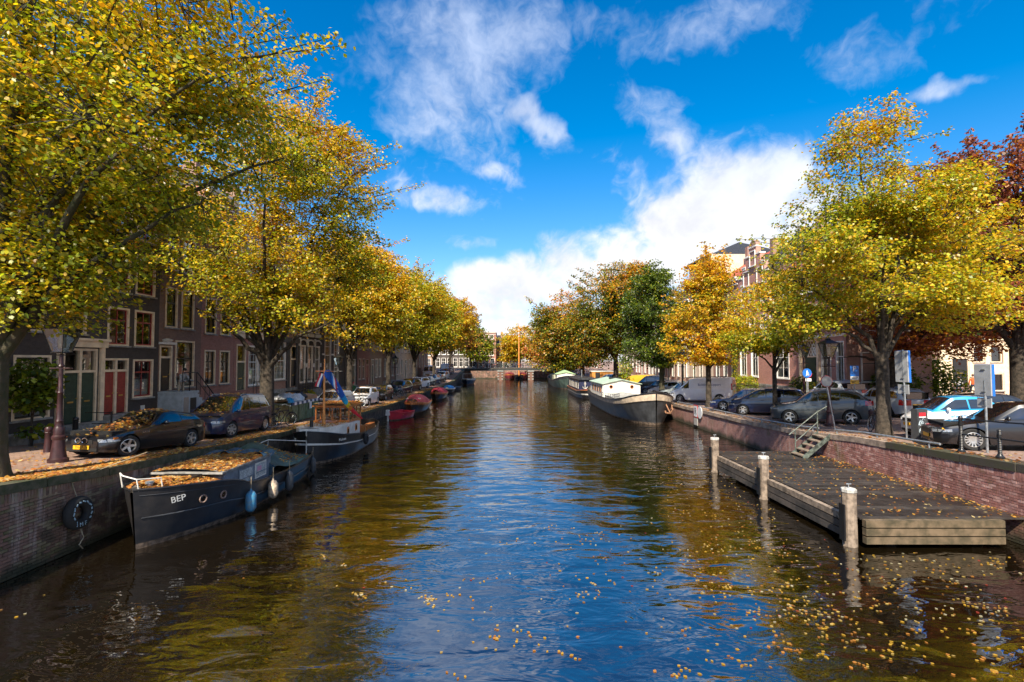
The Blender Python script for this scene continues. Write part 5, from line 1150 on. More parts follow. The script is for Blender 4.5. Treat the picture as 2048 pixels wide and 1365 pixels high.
# ================================================================ boats
M_hullblk = mat('hull_black', (.008, .008, .009), .33, .4, 3.2, .005, 6, col2=(.024, .021, .020), detail=7, stain=.3)
M_hullgry = mat('hull_grey_black', (.040, .042, .046), .42, .45, 1.5, .004, 5, col2=(.016, .016, .017), stain=.5)
M_boot = mat('boot_stripe', (.17, .12, .085), .8, .5, 7, .004, 20)
M_bwhite = mat('boat_white', (.80, .76, .68), .45, .15, 3, stain=.25)
M_bcream = mat('boat_cream', (.60, .48, .35), .5, .2, 3, stain=.3)
M_varn = mat('varnished_wood', (.60, .20, .05), .3, .35, 8, coat=.5, col2=(.30, .09, .025))
M_mast = mat('mast_wood', (.75, .29, .07), .35, .25, 6, coat=.3)
M_deck = mat('boat_deck', (.12, .10, .08), .8, .4, 4)
M_tarpg = mat('green_tarp', (.045, .085, .060), .6, .35, 2.5, .02, 5, col2=(.025, .04, .03))
M_tarpb = mat('blue_grey_tarp', (.05, .10, .14), .6, .4, 3, .015, 7)
M_bgrey = mat('cabin_blue_grey', (.17, .21, .26), .5, .25, 3, stain=.3)
M_maroon = mat('maroon_canvas', (.20, .022, .03), .7, .25, 4, .01, 10)
M_rope = mat('rope', (.35, .28, .18), .9, .2)
M_fblue, M_fcream, M_fgrey = mat('fender_blue', (.03, .20, .36), .5, .5, 9, col2=(.12, .2, .25)), mat('fender_cream', (.62, .48, .34), .6, .4, 9), mat('fender_grey', (.07, .075, .08), .6, .3, 9)
class Hull:
    def __init__(s, parent, L, st, sheer, bands, rake=.25, ns=36, keel=-.45, flare=.12, cap=None, deck=None, deckmat=None, thick=.05, camber=.045):
        """st: (s, half beam); sheer: (s, z); bands: list of (fraction from waterline to sheer, material)"""
        s.L, s.st, s.sh, s.rake, s.flare = L, st, sheer, rake, flare
        S = np.concatenate([np.linspace(0, .12, 10) ** 1.0, np.linspace(.14, 1, ns)]); S[0] = 0
        fr = [-1.] + [0.]
        for f, _ in bands: 
            a = fr[-1]; fr += [a + (f - a) * k / 2 for k in (1, 2)]
        mats = []; mb = MB(); V = []
        for q in S:
            row = [s.pt(q, f, -1, keel) for f in fr]; V.append(row)
        for side in (-1, 1):
            for i in range(len(S) - 1):
                for j in range(len(fr) - 1):
                    k = 0 if j == 0 else (j - 1) // 2; mb.mi = k
                    A = [V[i][j], V[i + 1][j], V[i + 1][j + 1], V[i][j + 1]]
                    if side > 0: A = [Vector((p[0], -p[1], p[2])) for p in A][::-1]
                    mb.quad(*A)
        # transom / stern closure
        mb.mi = len(bands) - 1
        a = V[-1]; mb.poly([Vector(p) for p in a] + [Vector((p[0], -p[1], p[2])) for p in a[::-1]])
        # weld for smooth shading
        me = mb.mesh('hull', [b[1] for b in bands], None); bm = bmesh.new(); bm.from_mesh(me); bmesh.ops.remove_doubles(bm, verts=bm.verts, dist=.002); bm.to_mesh(me); bm.free()
        me.polygons.foreach_set('use_smooth', [True] * len(me.polygons)); me.update(); me.set_sharp_from_angle(angle=R(40)); s.obj = link('hull', me, parent)
        if cap:
            for side in (-1, 1):
                c = MB(); c.tube([s.pt(q, 1, side, keel) + Vector((0, 0, .015)) for q in S], cap[1], 6); c.obj('rubbing_strake' if len(cap) > 2 else 'rail_cap', cap[0], parent, smooth=50)
        if deck is not None:
            d = MB(); P = []
            for q in S:
                z = np.interp(q, [k[0] for k in deck], [k[1] for k in deck]); zsheer = s.zs(q); f = min(1, max(.05, z / zsheer)); p = s.pt(q, f, -1, keel); y = max(abs(p.y) - .02, .004)
                P.append([(p.x, -y, z), (p.x, -y * .5, z + camber * .75), (p.x, 0, z + camber), (p.x, y * .5, z + camber * .75), (p.x, y, z)])
            d._add([p for r in P for p in r], [(i * 5 + j, (i + 1) * 5 + j, (i + 1) * 5 + j + 1, i * 5 + j + 1) for i in range(len(P) - 1) for j in range(4)]); s.deck = d.obj('deck', deckmat or M_deck, parent)
            d.f = [f[::-1] for f in d.f]
    def zs(s, q): return float(np.interp(q, [k[0] for k in s.sh], [k[1] for k in s.sh]))
    def hb(s, q): return float(np.interp(q, [k[0] for k in s.st], [k[1] for k in s.st]))
    def pt(s, q, f, side, keel=-.45):
        zsh = s.zs(q); b = s.hb(q); x = q * s.L
        lead = max(0, 1 - q / .12)
        if f < 0: return Vector((x + s.rake * lead * 1.3, side * b * .62, keel))
        w = b * (1 - s.flare * (1 - f) ** 1.5 * (1 + 2.2 * max(0, 1 - q / .3)))
        return Vector((x + s.rake * lead * (1 - f) - s.rake * lead * .15, side * max(w, .01), f * zsh))
    def side_pt(s, x, z, side, off=.01):
        q = x / s.L; f = z / s.zs(q); p = s.pt(q, f, side); a, b = s.pt(q + .02, f, side), s.pt(max(0, q - .02), f, side)
        t = (a - b).normalized(); n = Vector((-t.y, t.x, 0)) * (1 if side > 0 else -1); 
        if n.y * side < 0: n = -n
        return p + n.normalized() * off, n
def fender(pos, m, label, L=.55, r=.13, tilt=0, group='fenders hung over the sides of the moored boats', rope=None):
    t = thing('fender', label, 'fender', pos, 0, group)
    b = MB(); b.lathe([(.02, -L / 2), (r * .6, -L / 2 + .03), (r, -L / 2 + .12), (r, L / 2 - .12), (r * .6, L / 2 - .03), (.03, L / 2), (.02, L / 2 + .06)], seg=12); b.obj('float', m, t, smooth=60)
    b = MB(); b.tube([(0, 0, L / 2 + .04), rope or (0, 0, L / 2 + .4)], .009, 4); b.obj('rope', M_rope, t); t.rotation_euler = (0, tilt, 0); return t
W_BOAT = R(90)
# --- 1. black launch in the foreground
bep = thing('moored_boat', 'black steel launch with leaf covered cabin, moored nearest at the left quay', 'boat', (-8.92, 12.15, 0), W_BOAT)
h = Hull(bep, 8.5, [(0, .03), (.03, .34), (.08, .70), (.16, 1.0), (.3, 1.22), (.6, 1.30), (.85, 1.22), (.97, 1.02), (1, .92)], [(0, 1.42), (.1, 1.34), (.2, 1.24), (.27, 1.14), (.31, 1.03), (.35, .90), (.45, .80), (.7, .74), (1, .80)],
         [(.09, M_boot), (.55, M_hullblk), (1, M_hullblk)], rake=.18, deck=[(0, 1.38), (.1, 1.30), (.25, 1.12), (.2501, .60), (1, .55)], cap=(M_hullblk, .03), flare=.2, camber=.16)
HB = h
b = MB(); b.tube([h.side_pt(x, h.zs(x / 8.5) * .52, -1, .012)[0] for x in np.linspace(.1, 8.3, 24)], .022, 5); b.obj('rubbing_strake', M_hullgry, bep)
b = MB(); b.tube([h.side_pt(x, h.zs(x / 8.5) - .13, -1, .006)[0] for x in np.linspace(.08, 2.3, 14)], .010, 5); b.obj('welded_seam', M_hullgry, bep)
p, n = h.side_pt(.66, 1.06, -1, .035); a = math.atan2(n.x, -n.y)
o = emboss('BEP', .21, mat('boat_lettering', (.50, .51, .51), .6, .2, 20), bep, p, (R(86), 0, a), sx=1.05); o.rotation_euler = (R(84), R(-4), a + .02)
for x_ in (1.28, 1.95):
    p, n = h.side_pt(x_, .90 - (x_ - 1.28) * .1, -1, .012); b = MB(); an = math.atan2(n.y, n.x) + R(90); c, s_ = math.cos(an), math.sin(an)
    b.tube([p + Vector((c * .095 * math.cos(k), s_ * .095 * math.cos(k), .095 * math.sin(k))) for k in np.linspace(0, 2 * math.pi, 15)[:-1]], .022, 6, closed=True); po = b.obj('porthole', mat('rusty_ring', (.30, .20, .16), .7, .4, 20), bep, smooth=60)
    b = MB(); b.poly([p + Vector((c * .088 * math.cos(k), s_ * .088 * math.cos(k), .088 * math.sin(k))) for k in np.linspace(0, 2 * math.pi, 15)[:-1]]); b.obj('porthole_glass', M_cglass, po)
# cabin
cw = .92; cab = MB(); cab.prism([(2.05, -cw, .55), (2.32, -cw, 1.37), (4.95, -cw, 1.40), (4.95, -cw, .55)], (0, 2 * cw, 0)); cb = cab.obj('cabin', M_bgrey, bep)
r_ = MB(); r_.grid(lambda u, v: (2.02 + u * 3.02, (v * 2 - 1) * (cw + .06), 1.415 + .09 * (1 - (v * 2 - 1) ** 2)), 8, 8); r_.prism([(2.0, -cw - .07, 1.36), (2.0, -cw - .07, 1.415), (5.06, -cw - .07, 1.415), (5.06, -cw - .07, 1.36)], (0, 2 * cw + .14, 0)); r_.obj('cabin_roof', mat('roof_grey', (.28, .27, .25), .7, .3, 5), bep)
for k, (x0, x1) in enumerate(((2.95, 3.78), (3.92, 4.62))):
    b = MB(); b.b2((x0, -cw - .02, .80), (x1, -cw - .002, 1.27)); f = b.obj('cabin_window', M_bwhite if k else M_bgrey, bep)
    b = MB(); b.quad((x0 + .05, -cw - .024, .84), (x1 - .05, -cw - .024, .84), (x1 - .05, -cw - .024, 1.23), (x0 + .05, -cw - .024, 1.23)); b.obj('curtain', mat('stained_curtain', (.50, .52, .50), .9, .3, 25), f)
    b = MB(); b.b2((x0 + .03, -cw - .04, .96), (x1 - .02, -cw - .026, .985)); b.obj('window_bar', M_bgrey, f)
b = MB(); b.b2((4.02, -cw - .032, 1.02), (4.28, -cw - .027, 1.16)); b.obj('pink_note', mat('pink_paper', (.65, .32, .42), .8, .1), bep)
for y0 in (-.86, -.26, .34):
    b = MB(); pts = [(2.12, y0, .98 + .28), (2.30, y0, 1.34), (2.30, y0 + .52, 1.34), (2.12, y0 + .52, 1.26)]; b.poly([(p[0] - .025, p[1], p[2]) for p in ((2.20, y0, 1.05), (2.305, y0, 1.33), (2.305, y0 + .52, 1.33), (2.20, y0 + .52, 1.05))][::-1]); b.obj('front_window', mat('dirty_glass', (.20, .17, .14), .35, .4, 6), bep)
b = MB(); b.b2((1.0, -.5, 1.30), (1.9, .5, 1.40)); b.obj('fore_hatch', M_hullblk, bep)
# crumpled dark tarp on the roof and green tarp tent aft
b = MB(); q = random.Random(5); b.grid(lambda u, v: (4.3 + u * .75 + .08 * math.sin(v * 9), (v * 2 - 1) * (cw + .10), 1.52 + .05 * math.sin(u * 7 + v * 13) + .04 * math.sin(v * 23) - .12 * abs(v * 2 - 1) ** 4), 8, 24); b.obj('crumpled_tarp', M_tarpb, bep, smooth=60)
def tent(u, v):
    x = 4.85 + u * 3.1; w = abs(v * 2 - 1); rz_ = np.interp(u, [0, .18, .35, 1], [1.45, 1.70, 1.62, .86]); lo = np.interp(u, [0, .4, 1], [1.0, .78, .80]); hw = np.interp(u, [0, .5, 1], [1.12, 1.2, 1.05])
    return (x, (v * 2 - 1) * hw, lo + (rz_ - lo) * (1 - w ** 1.25) + .02 * math.sin(u * 19 + v * 17))
b = MB(); b.grid(tent, 14, 20); b.obj('tarp', M_tarpg, bep, smooth=50)
b = MB(); b.poly([(4.84, -1.0, .70), (4.86, -1.12, 1.0), (4.86, -.5, 1.36), (4.86, 0, 1.45), (4.86, .5, 1.36), (4.86, 1.12, 1.0), (4.84, 1.0, .7)]); b.obj('tarp_end', M_tarpb, bep)
b = MB(); b.tube([(.05, -.12, 1.40), (.0, -.10, 1.68), (.02, .25, 1.76), (.6, .75, 1.70), (.65, .72, 1.34)], .016, 6); b.tube([(0, -.10, 1.68), (.4, -.40, 1.63), (.45, -.42, 1.32)], .016, 6); b.obj('bow_rail', M_bwhite, bep, smooth=50)
b = MB(); b.lathe([(.07, 1.36), (.07, 1.5), (.10, 1.52), (.10, 1.56), (.02, 1.58)], (.32, -.18, 0), 10); b.obj('mooring_bitt', M_steel, bep)
b = MB(); b.tube([(8.2, -.8, .8), (8.2, -.8, 1.3), (8.2, .7, 1.35), (8.2, .75, .8)], .016); b.tube([(7.0, .6, .8), (7.0, .6, 1.35), (8.2, .7, 1.35)], .016); b.obj('stern_rail', M_bwhite, bep)
def fend_on(hl, t, x, z, m, label, L, r, side=-1, top=None):
    p, n = hl.side_pt(x, max(z, .1), side, r + .01); wpos = t.matrix_world @ p if False else Vector((t.location.x - p.y, t.location.y + p.x, z))
    return fender(wpos, m, label, L, r)
fend_on(h, bep, 3.0, .36, M_fblue, 'blue scuffed fender hanging on the black launch', .62, .15)
fend_on(h, bep, 4.25, .40, M_fcream, 'cream fender with blue top hanging on the black launch', .58, .15)
fend_on(h, bep, 5.45, .38, M_fgrey, 'dark grey fender hanging amidships on the black launch', .66, .13)
fend_on(h, bep, 8.2, .35, M_fgrey, 'long dark fender at the stern of the black launch', .62, .11)
# --- 2. tug with wooden wheelhouse
tug = thing('moored_boat', 'black tug with white coaming and varnished wooden wheelhouse', 'boat', (-8.78, 22.0, 0), W_BOAT)
h = Hull(tug, 9.0, [(0, .03), (.025, .45), (.07, .82), (.15, 1.12), (.35, 1.33), (.7, 1.30), (.88, 1.05), (.96, .66), (1, .30)], [(0, 1.42), (.15, 1.12), (.4, .86), (.7, .80), (1, .98)], [(.08, M_boot), (.60, M_hullblk), (.66, M_bwhite), (1, M_hullblk)], rake=.1, deck=[(0, 1.2), (.2, .92), (.4, .62), (1, .55)], cap=(M_hullblk, .035))
b = MB(); P = []
for x_ in np.linspace(.35, 4.4, 12): P.append((x_, max(.12, min(.98, h.hb(x_ / 9) - .12))))
for i in range(len(P) - 1):
    for sg in (-1, 1):
        (x0, y0), (x1, y1) = P[i], P[i + 1]; z0, z1 = 1.54 - .03 * x0, 1.54 - .03 * x1
        A = [(x0, sg * y0, .6), (x1, sg * y1, .6), (x1, sg * y1, z1), (x0, sg * y0, z0)]; b.quad(*(A if sg < 0 else A[::-1])); B_ = [(x0, 0, z0 + .05), (x0, sg * y0, z0), (x1, sg * y1, z1), (x1, 0, z1 + .05)]; b.quad(*(B_ if sg < 0 else B_[::-1]))
b.poly([(4.4, -.98, .6), (4.4, .98, .6), (4.4, .98, 1.41), (4.4, 0, 1.46), (4.4, -.98, 1.41)]); b.poly([(.35, -P[0][1], 1.53), (.35, P[0][1], 1.53), (.35, P[0][1], .6), (.35, -P[0][1], .6)]); b.obj('trunk_cabin', M_bwhite, tug)
for x_ in (2.5, 3.75):
    b = MB(); w_ = .17; b.prism([(x_ - w_, -.995, 1.0), (x_ + w_, -.995, 1.0), (x_ + w_, -.995, 1.26)] + [(x_ + w_ * math.cos(k), -.995, 1.26 + .09 * math.sin(k)) for k in np.linspace(.3, math.pi - .3, 6)] + [(x_ - w_, -.995, 1.26)], (0, .02, 0)); f = b.obj('arched_window', M_varn, tug)
    b = MB(); b.b2((x_ - .11, -1.0, 1.04), (x_ + .11, -.996, 1.25)); b.obj('pane', M_cglass, f)
p, n = h.side_pt(1.35, .92, -1, .012); o = emboss('Makum', .19, M_bwhite, tug, p, (R(88), 0, math.atan2(n.x, -n.y)))
p, n = h.side_pt(.5, 1.05, 1, .012); emboss('TUR', .14, M_bwhite, tug, p, (R(88), 0, math.atan2(n.x, -n.y)))
# wheelhouse
wx0, wx1, wy, wz0, wz1 = 3.15, 5.05, .80, 1.40, 2.26
b = MB()
for x_ in (wx0, wx1):
    for y_ in np.linspace(-wy, wy, 5): b.box((x_, y_, (wz0 + wz1) / 2 - .2), (.07, .07, wz1 - wz0 + .4))
for y_ in (-wy, wy):
    for x_ in np.linspace(wx0, wx1, 4)[1:-1]: b.box((x_, y_, (wz0 + wz1) / 2 - .2), (.06, .06, wz1 - wz0 + .4))
b.obj('wheelhouse_posts', M_varn, tug)
b = MB()
for z_ in (wz0 + .12, wz1 - .05):
    for x_ in (wx0, wx1): b.box((x_, 0, z_), (.085, 2 * wy + .085, .1))
    for y_ in (-wy, wy): b.box(((wx0 + wx1) / 2, y_, z_), (wx1 - wx0 - .086, .085, .1))
b.obj('wheelhouse_frame', M_varn, tug)
b = MB(); b.b2((wx0 - .02, -wy - .02, .7), (wx0 + .03, wy + .02, wz0 + .06)); b.b2((wx0 + .031, -wy - .02, .7), (wx1, -wy + .03, wz0 + .06)); b.b2((wx0 + .031, wy - .03, .7), (wx1, wy + .02, wz0 + .06)); b.obj('wheelhouse_panel', M_varn, tug)
for i in range(4):
    y0 = -wy + .05 + i * .4; b = MB(); b.quad((wx0 - .0, y0, wz0 + .18), (wx0 - .0, y0 + .31, wz0 + .18), (wx0 - .0, y0 + .31, wz1 - .1), (wx0 - .0, y0, wz1 - .1)); b.obj('pane', M_glass, tug)
for i in range(3):
    x0 = wx0 + .05 + i * .63; b = MB(); b.quad((x0, -wy, wz0 + .18), (x0 + .54, -wy, wz0 + .18), (x0 + .54, -wy, wz1 - .1), (x0, -wy, wz1 - .1)); b.obj('pane', M_glass, tug)
b = MB(); b.grid(lambda u, v: (wx0 - .15 + u * (wx1 - wx0 + .3), (v * 2 - 1) * (wy + .14), wz1 + .03 + .07 * (1 - (v * 2 - 1) ** 2)), 4, 8); b.b2((wx0 - .15, -wy - .14, wz1 - .015), (wx1 + .15, wy + .14, wz1 + .028)); b.obj('wheelhouse_roof', M_varn, tug)
b = MB(); b.b2((wx1 + .02, -.85, .6), (wx1 + .9, .85, 1.0)); b.b2((wx1 + .9, -.9, .56), (wx1 + 2.6, -.6, .95)); b.b2((wx1 + .9, .6, .56), (wx1 + 2.6, .9, .95)); b.obj('cockpit_bench', M_varn, tug)
b = MB(); b.prism([(2.35, -.4, 1.52), (2.9, -.4, 1.5), (2.9, -.4, 1.62), (2.35, -.4, 1.56)], (0, .8, 0)); b.obj('skylight', M_varn, tug)
b = MB(); b.tube([(2.0, 0, 1.45), (2.0, 0, 3.0), (2.02, 0, 4.55)], [.065, .055, .03], 8); b.lathe([(.09, 1.45), (.08, 2.0)], (2.0, 0, 0), 8); ms = b.obj('mast', M_mast, tug, smooth=60)
b = MB(); b.rod((2.0, -.42, 3.98), (2.0, .42, 3.98), .022); b.obj('crosstree', M_varn, ms)
b = MB(); b.lathe([(.08, 1.55), (.08, 1.85), (.10, 1.87)], (.55, 0, 0), 8); b.obj('mooring_bitt', M_hullblk, tug)
ty = thing('tyre_fender', 'old black tyre hanging amidships on the tug', 'tyre', (0, 0, 0)); p, n = h.side_pt(4.1, .55, -1, .10); ty.location = (-8.78 - p.y, 22.0 + p.x, .52); ty.rotation_euler = (0, 0, R(90) + math.atan2(n.x, -n.y))
b = MB(); b.tube([(.20 * math.cos(k), 0, .20 * math.sin(k)) for k in np.linspace(0, 2 * math.pi, 19)[:-1]], .085, 8, closed=True); b.obj('tyre', M_tyre, ty, smooth=60); b = MB(); b.tube([(0, 0, .2), (0, .05, .55)], .012, 4); b.obj('rope', M_rope, ty)
# rainbow windsock and small flags on the mast
ws = thing('windsock', 'long rainbow coloured windsock trailing from the tug mast', 'windsock', (-8.62, 24.02, 3.85))
cols = [((.01, .09, .42), 5), ((.01, .30, .62), 1), ((.02, .42, .62), 1), ((.75, .55, .02), 1), ((.75, .22, .02), 1), ((.62, .02, .03), 4)]
tt = 0; tot = sum(c[1] for c in cols); pe = Vector((1.12, 1.6, -2.25))
for i, (c, n_) in enumerate(cols):
    b = MB(); t0, t1 = tt / tot, (tt + n_) / tot; tt += n_
    def fn_(u, v): t_ = t0 + (t1 - t0) * u; rr = (.17 * (1 - t_) ** .7 + .035); a_ = v * 2 * math.pi; return Vector((pe.x * t_ + .05 * math.sin(t_ * 7), pe.y * t_, pe.z * t_ - .16 * math.sin(math.pi * t_))) + Vector((rr * .75 * math.cos(a_), rr * .4 * math.cos(a_), rr * math.sin(a_)))
    b.grid(fn_, 6, 12); b.obj('cloth_band', mat('cloth_%d' % i, c, .7, .1, 12), ws, smooth=60)
b = MB(); q = random.Random(2)
for k in range(14): t_ = .06 + .28 * k / 14; rr = .17 * (1 - t_) ** .7 + .045; pp = Vector((pe.x * t_, pe.y * t_, pe.z * t_ - .16 * math.sin(math.pi * t_))); a_ = q.uniform(-2.4, -.4); b.box(pp + Vector((rr * .75 * math.cos(a_) * .9, rr * .45 * math.sin(a_), rr * math.cos(a_))), (.045, .02, .045), .3)
stuff(b.obj('star', M_white, ws))
fl = thing('flag', 'small red white and blue flag drooping from the tug mast', 'flag', (-9.0, 24.0, 3.9))
for k, c in enumerate(((.45, .02, .03), (.75, .75, .75), (.02, .07, .32))):
    b = MB(); b.grid(lambda u, v: (-.02 - .32 * u * .6 + (k + v) * .085, .04 * math.sin(u * 5 + k), -.62 * u - (k + v) * .02), 8, 2); b.obj('stripe', mat('flag_%d' % k, c, .8, .05), fl, smooth=60)
fl = thing('flag', 'blue and white pennant beside the windsock', 'flag', (-8.48, 23.98, 3.95))
for k, c in enumerate(((.02, .16, .50), (.75, .75, .75), (.5, .02, .04))):
    b = MB(); b.grid(lambda u, v: (.1 * u + (k + v) * .08, .03 * math.sin(u * 5), -.62 * u - .1 * (k + v)), 8, 2); b.obj('stripe', mat('pennant_%d' % k, c, .8, .05), fl, smooth=60)
# --- small boats along the left wall
def small(label, x, y, L, bm, z, hm, inner, rz=90, canopy=None, extra=None, cap=None, name='moored_boat'):
    t = thing(name, label, 'boat', (x, y, 0), R(rz))
    hl = Hull(t, L, [(0, .02), (.03, bm * .2), (.1, bm * .5), (.25, bm * .82), (.5, bm), (.8, bm * .95), (1, bm * .72)], [(0, z * 1.35), (.4, z), (1, z * 1.08)], [(.12, M_boot if hm is not None else hm), (.8, hm), (1, inner)], rake=.3, ns=18, keel=-.25, deck=[(0, z * .9), (.12, z * .9), (.1201, .18), (1, .18)], deckmat=inner, cap=(cap or inner, .03), flare=.3)
    if canopy:
        m, x0, x1, hc = canopy; b = MB()
        b.grid(lambda u, v: (lambda xx: (xx, (v * 2 - 1) * hl.hb(xx / L) * .98, z + hc * math.sin(math.pi * min(max(u * .80 + .16, 0), 1)) ** .6 * (1 - abs(v * 2 - 1) ** 3.2) + .02))(x0 + (x1 - x0) * u), 14, 14); c = b.obj('canopy', m, t, smooth=60)
    return t, hl
t, hl = small('open red dinghy with white outboard motor at the left wall', -9.2, 38.2, 3.1, .74, .50, mat('red_plastic', (.55, .012, .03), .35, .1, coat=.3), mat('red_inner', (.50, .02, .04), .5, .15), 72)
b = MB(); b.box((-.05, 0, .62), (.26, .24, .42), top=(.8, .85)); b.box((-.02, 0, .1), (.09, .1, .8)); b.obj('outboard_motor', mat('pale_grey', (.6, .6, .6), .4, .1), t)
for x_ in (1.2, 2.4): b = MB(); b.box((x_, 0, .38), (.28, 1.3, .04)); b.obj('thwart', M_varn, t)
t, hl = small('brown sloop with maroon canvas hood and clear windows', -8.55, 43.4, 6.2, 1.08, .72, mat('hull_brown', (.03, .012, .009), .3, .2, coat=.4), M_varn, 90, canopy=(M_maroon, .7, 4.6, .75))
for sg in (-1, 1):
    b = MB(); b.box((1.18, sg * .36, 1.12), (.02, .55, .28), ry=-.7); b.obj('hood_window', mat('clear_plastic', (.5, .52, .54), .15, .2, coat=.5), t)
small('sloop under a red canvas cover further along the left wall', -8.75, 58.6, 5.6, 1.0, .62, mat('hull_brown', (.03, .012, .009)), M_varn, 90, canopy=(mat('red_canvas', (.30, .02, .035), .7, .2), .4, 5.2, .72))
small('small boat under a bright blue tarpaulin by the left wall', -9.0, 70.8, 4.4, .85, .5, M_hullblk, M_bwhite, 90, canopy=(mat('blue_tarpaulin', (.015, .22, .55), .6, .15), .3, 4.2, .5))
small('little grey rowing boat beyond the blue tarpaulin', -8.6, 76.6, 4.0, .75, .45, M_fgrey, M_bgrey, 90)
t, hl = small('dark blue open launch with white rail beside the far bridge', -8.4, 95.5, 7.0, 1.35, .85, mat('hull_dark_blue', (.012, .03, .075), .35, .2, coat=.3), M_bwhite, 90)
b = MB(); b.tube([(1.6, -.9, .85), (1.6, -.9, 2.0), (1.6, .9, 2.0), (1.6, .9, .85)], .04); b.tube([(3.4, -1.1, .85), (3.4, -1.1, 1.6), (5, -1.1, 1.6), (5, -1.1, .85)], .03); b.obj('rail', M_bwhite, t)
small('maroon sloop moored beyond the far bridge', -.6, 123.2, 5.4, 1.35, .95, M_maroon, M_varn, 90, canopy=(M_maroon, .5, 5, .7)); small('second maroon sloop moored beyond the far bridge, right of the first', 2.5, 123, 5.4, 1.35, .95, M_maroon, M_varn, 90, canopy=(M_maroon, .5, 5, .7))
# --- right bank: long barge with pale wheelhouse
bg = thing('barge', 'long dark barge with cream bulwark and pale green cabin roof', 'boat', (10.0, 35.6, 0), W_BOAT)
h = Hull(bg, 21.5, [(0, .05), (.012, .52), (.03, 1.0), (.06, 1.50), (.11, 1.92), (.2, 2.15), (.5, 2.2), (.85, 2.1), (.95, 1.6), (1, 1.0)], [(0, 2.22), (.04, 2.02), (.1, 1.72), (.2, 1.46), (.4, 1.30), (.7, 1.32), (1, 1.7)], [(.07, M_boot), (.72, M_hullgry), (.78, M_hullblk), (1, M_bcream)], rake=.15, deck=[(0, 1.75), (.1, 1.30), (.3, 1.0), (1, 1.0)], cap=(M_hullblk, .05), flare=.16, keel=-.7)
b = MB(); b.prism([(4.6, -1.55, .95), (4.6, -1.55, 1.35), (4.6, 0, 1.62), (4.6, 1.55, 1.35), (4.6, 1.55, .95)], (6.6, 0, 0)); hc = b.obj('hatch_cover', mat('hatch_grey', (.42, .41, .37), .7, .25, 3, stain=.3), bg)
for k in range(7):
    for sg in (-1, 1): b = MB(); b.prism([(4.7 + k * .93, sg * 1.57, 1.37), (4.7 + k * .93, 0, 1.64), (5.58 + k * .93, 0, 1.64), (5.58 + k * .93, sg * 1.57, 1.37)], (0, 0, .02)); b.obj('hatch_board', mat('hatch_grey', (.42, .41, .37)), hc)
c0, c1, cwid = 11.3, 18.5, 1.72
b = MB(); b.prism([(c0, -cwid, .95), (c0, cwid, .95), (c0, cwid, 2.35), (c0, 0, 2.72), (c0, -cwid, 2.35)], (c1 - c0, 0, 0)); cb = b.obj('cabin', M_bwhite, bg)
b = MB(); gr = mat('pale_green_roof', (.42, .54, .42), .5, .15, 3); b.prism([(c0 - .18, -cwid - .12, 2.33), (c0 - .18, 0, 2.74), (c0 - .18, cwid + .12, 2.33), (c0 - .18, cwid + .12, 2.38), (c0 - .18, 0, 2.80), (c0 - .18, -cwid - .12, 2.38)], (c1 - c0 + .36, 0, 0)); b.obj('cabin_roof', gr, bg)
for y_ in (-.95, .95):
    b = MB(); b.lathe([(.17, -.02), (.17, .02)], (c0 - .02, y_, 2.10), 14, 'X'); po = b.obj('porthole', M_varn, bg); b = MB(); b.lathe([(.12, -.01), (.12, .01)], (c0 - .036, y_, 2.10), 14, 'X'); b.obj('porthole_glass', M_cglass, po)
for x_ in (12.2, 13.6, 15.0, 16.4):
    for sg in (-1, 1): b = MB(); b.b2((x_, sg * (cwid + .004), 1.55), (x_ + .7, sg * (cwid + .03), 2.1)); f = b.obj('cabin_window', M_varn, bg); b = MB(); b.b2((x_ + .07, sg * (cwid + .0301), 1.61), (x_ + .63, sg * (cwid + .04), 2.04)); b.obj('pane', M_cglass, f)
b = MB(); b.b2((14.0, -.5, 2.72), (14.8, .5, 2.86)); b.obj('skylight', M_hullblk, bg)
for (x0, x1) in ((3.2, 4.6), (5.0, 9.8)):
    for sg in (-1, 1):
        b = MB(); pts = [h.pt(x_ / 21.5, 1, sg) for x_ in np.linspace(x0, x1, 6)]
        b.tube([p + Vector((0, -sg * .12, .40)) for p in pts], .02); b.tube([p + Vector((0, -sg * .12, .2)) for p in pts], .014)
        for p in pts: b.rod(p + Vector((0, -sg * .12, -.05)), p + Vector((0, -sg * .12, .40)), .016)
        b.obj('guard_rail', M_hullblk, bg)
b = MB(); b.box((3.0, -.9, 1.7), (.5, .8, .9)); b.lathe([(.22, -.5), (.22, .5)], (3.0, -.2, 1.75), 10, 'Y'); b.obj('windlass', M_hullblk, bg)
b = MB(); b.b2((2.9, .9, 1.28), (3.15, 1.1, 1.72)); b.b2((3.3, .9, 1.28), (3.55, 1.1, 1.72)); b.obj('mooring_bitt', M_hullblk, bg)
p, n = h.side_pt(.62, 1.35, -1, .06); an = thing('anchor', 'rusty anchor hanging on the bow of the long barge', 'anchor', (10.0 - p.y, 35.6 + p.x, 1.25)); an.rotation_euler = (0, R(-28), math.atan2(n.x, -n.y) + R(90) - R(90))
b = MB(); b.rod((0, 0, -.45), (0, 0, .42), .045); b.tube([(-.36, 0, -.02), (-.3, 0, -.36), (0, 0, -.52), (.3, 0, -.36), (.36, 0, -.02)], [.02, .05, .06, .05, .02]); b.box((0, 0, .36), (.34, .06, .06)); b.obj('anchor_body', mat('rust', (.34, .17, .09), .8, .3, 10), an)
b = MB(); b.rod((-.4, 0, -.05), (-.25, 0, -.3), .05); b.rod((.4, 0, -.05), (.25, 0, -.3), .05); b.obj('fluke', mat('rust', (.34, .17, .09)), an)
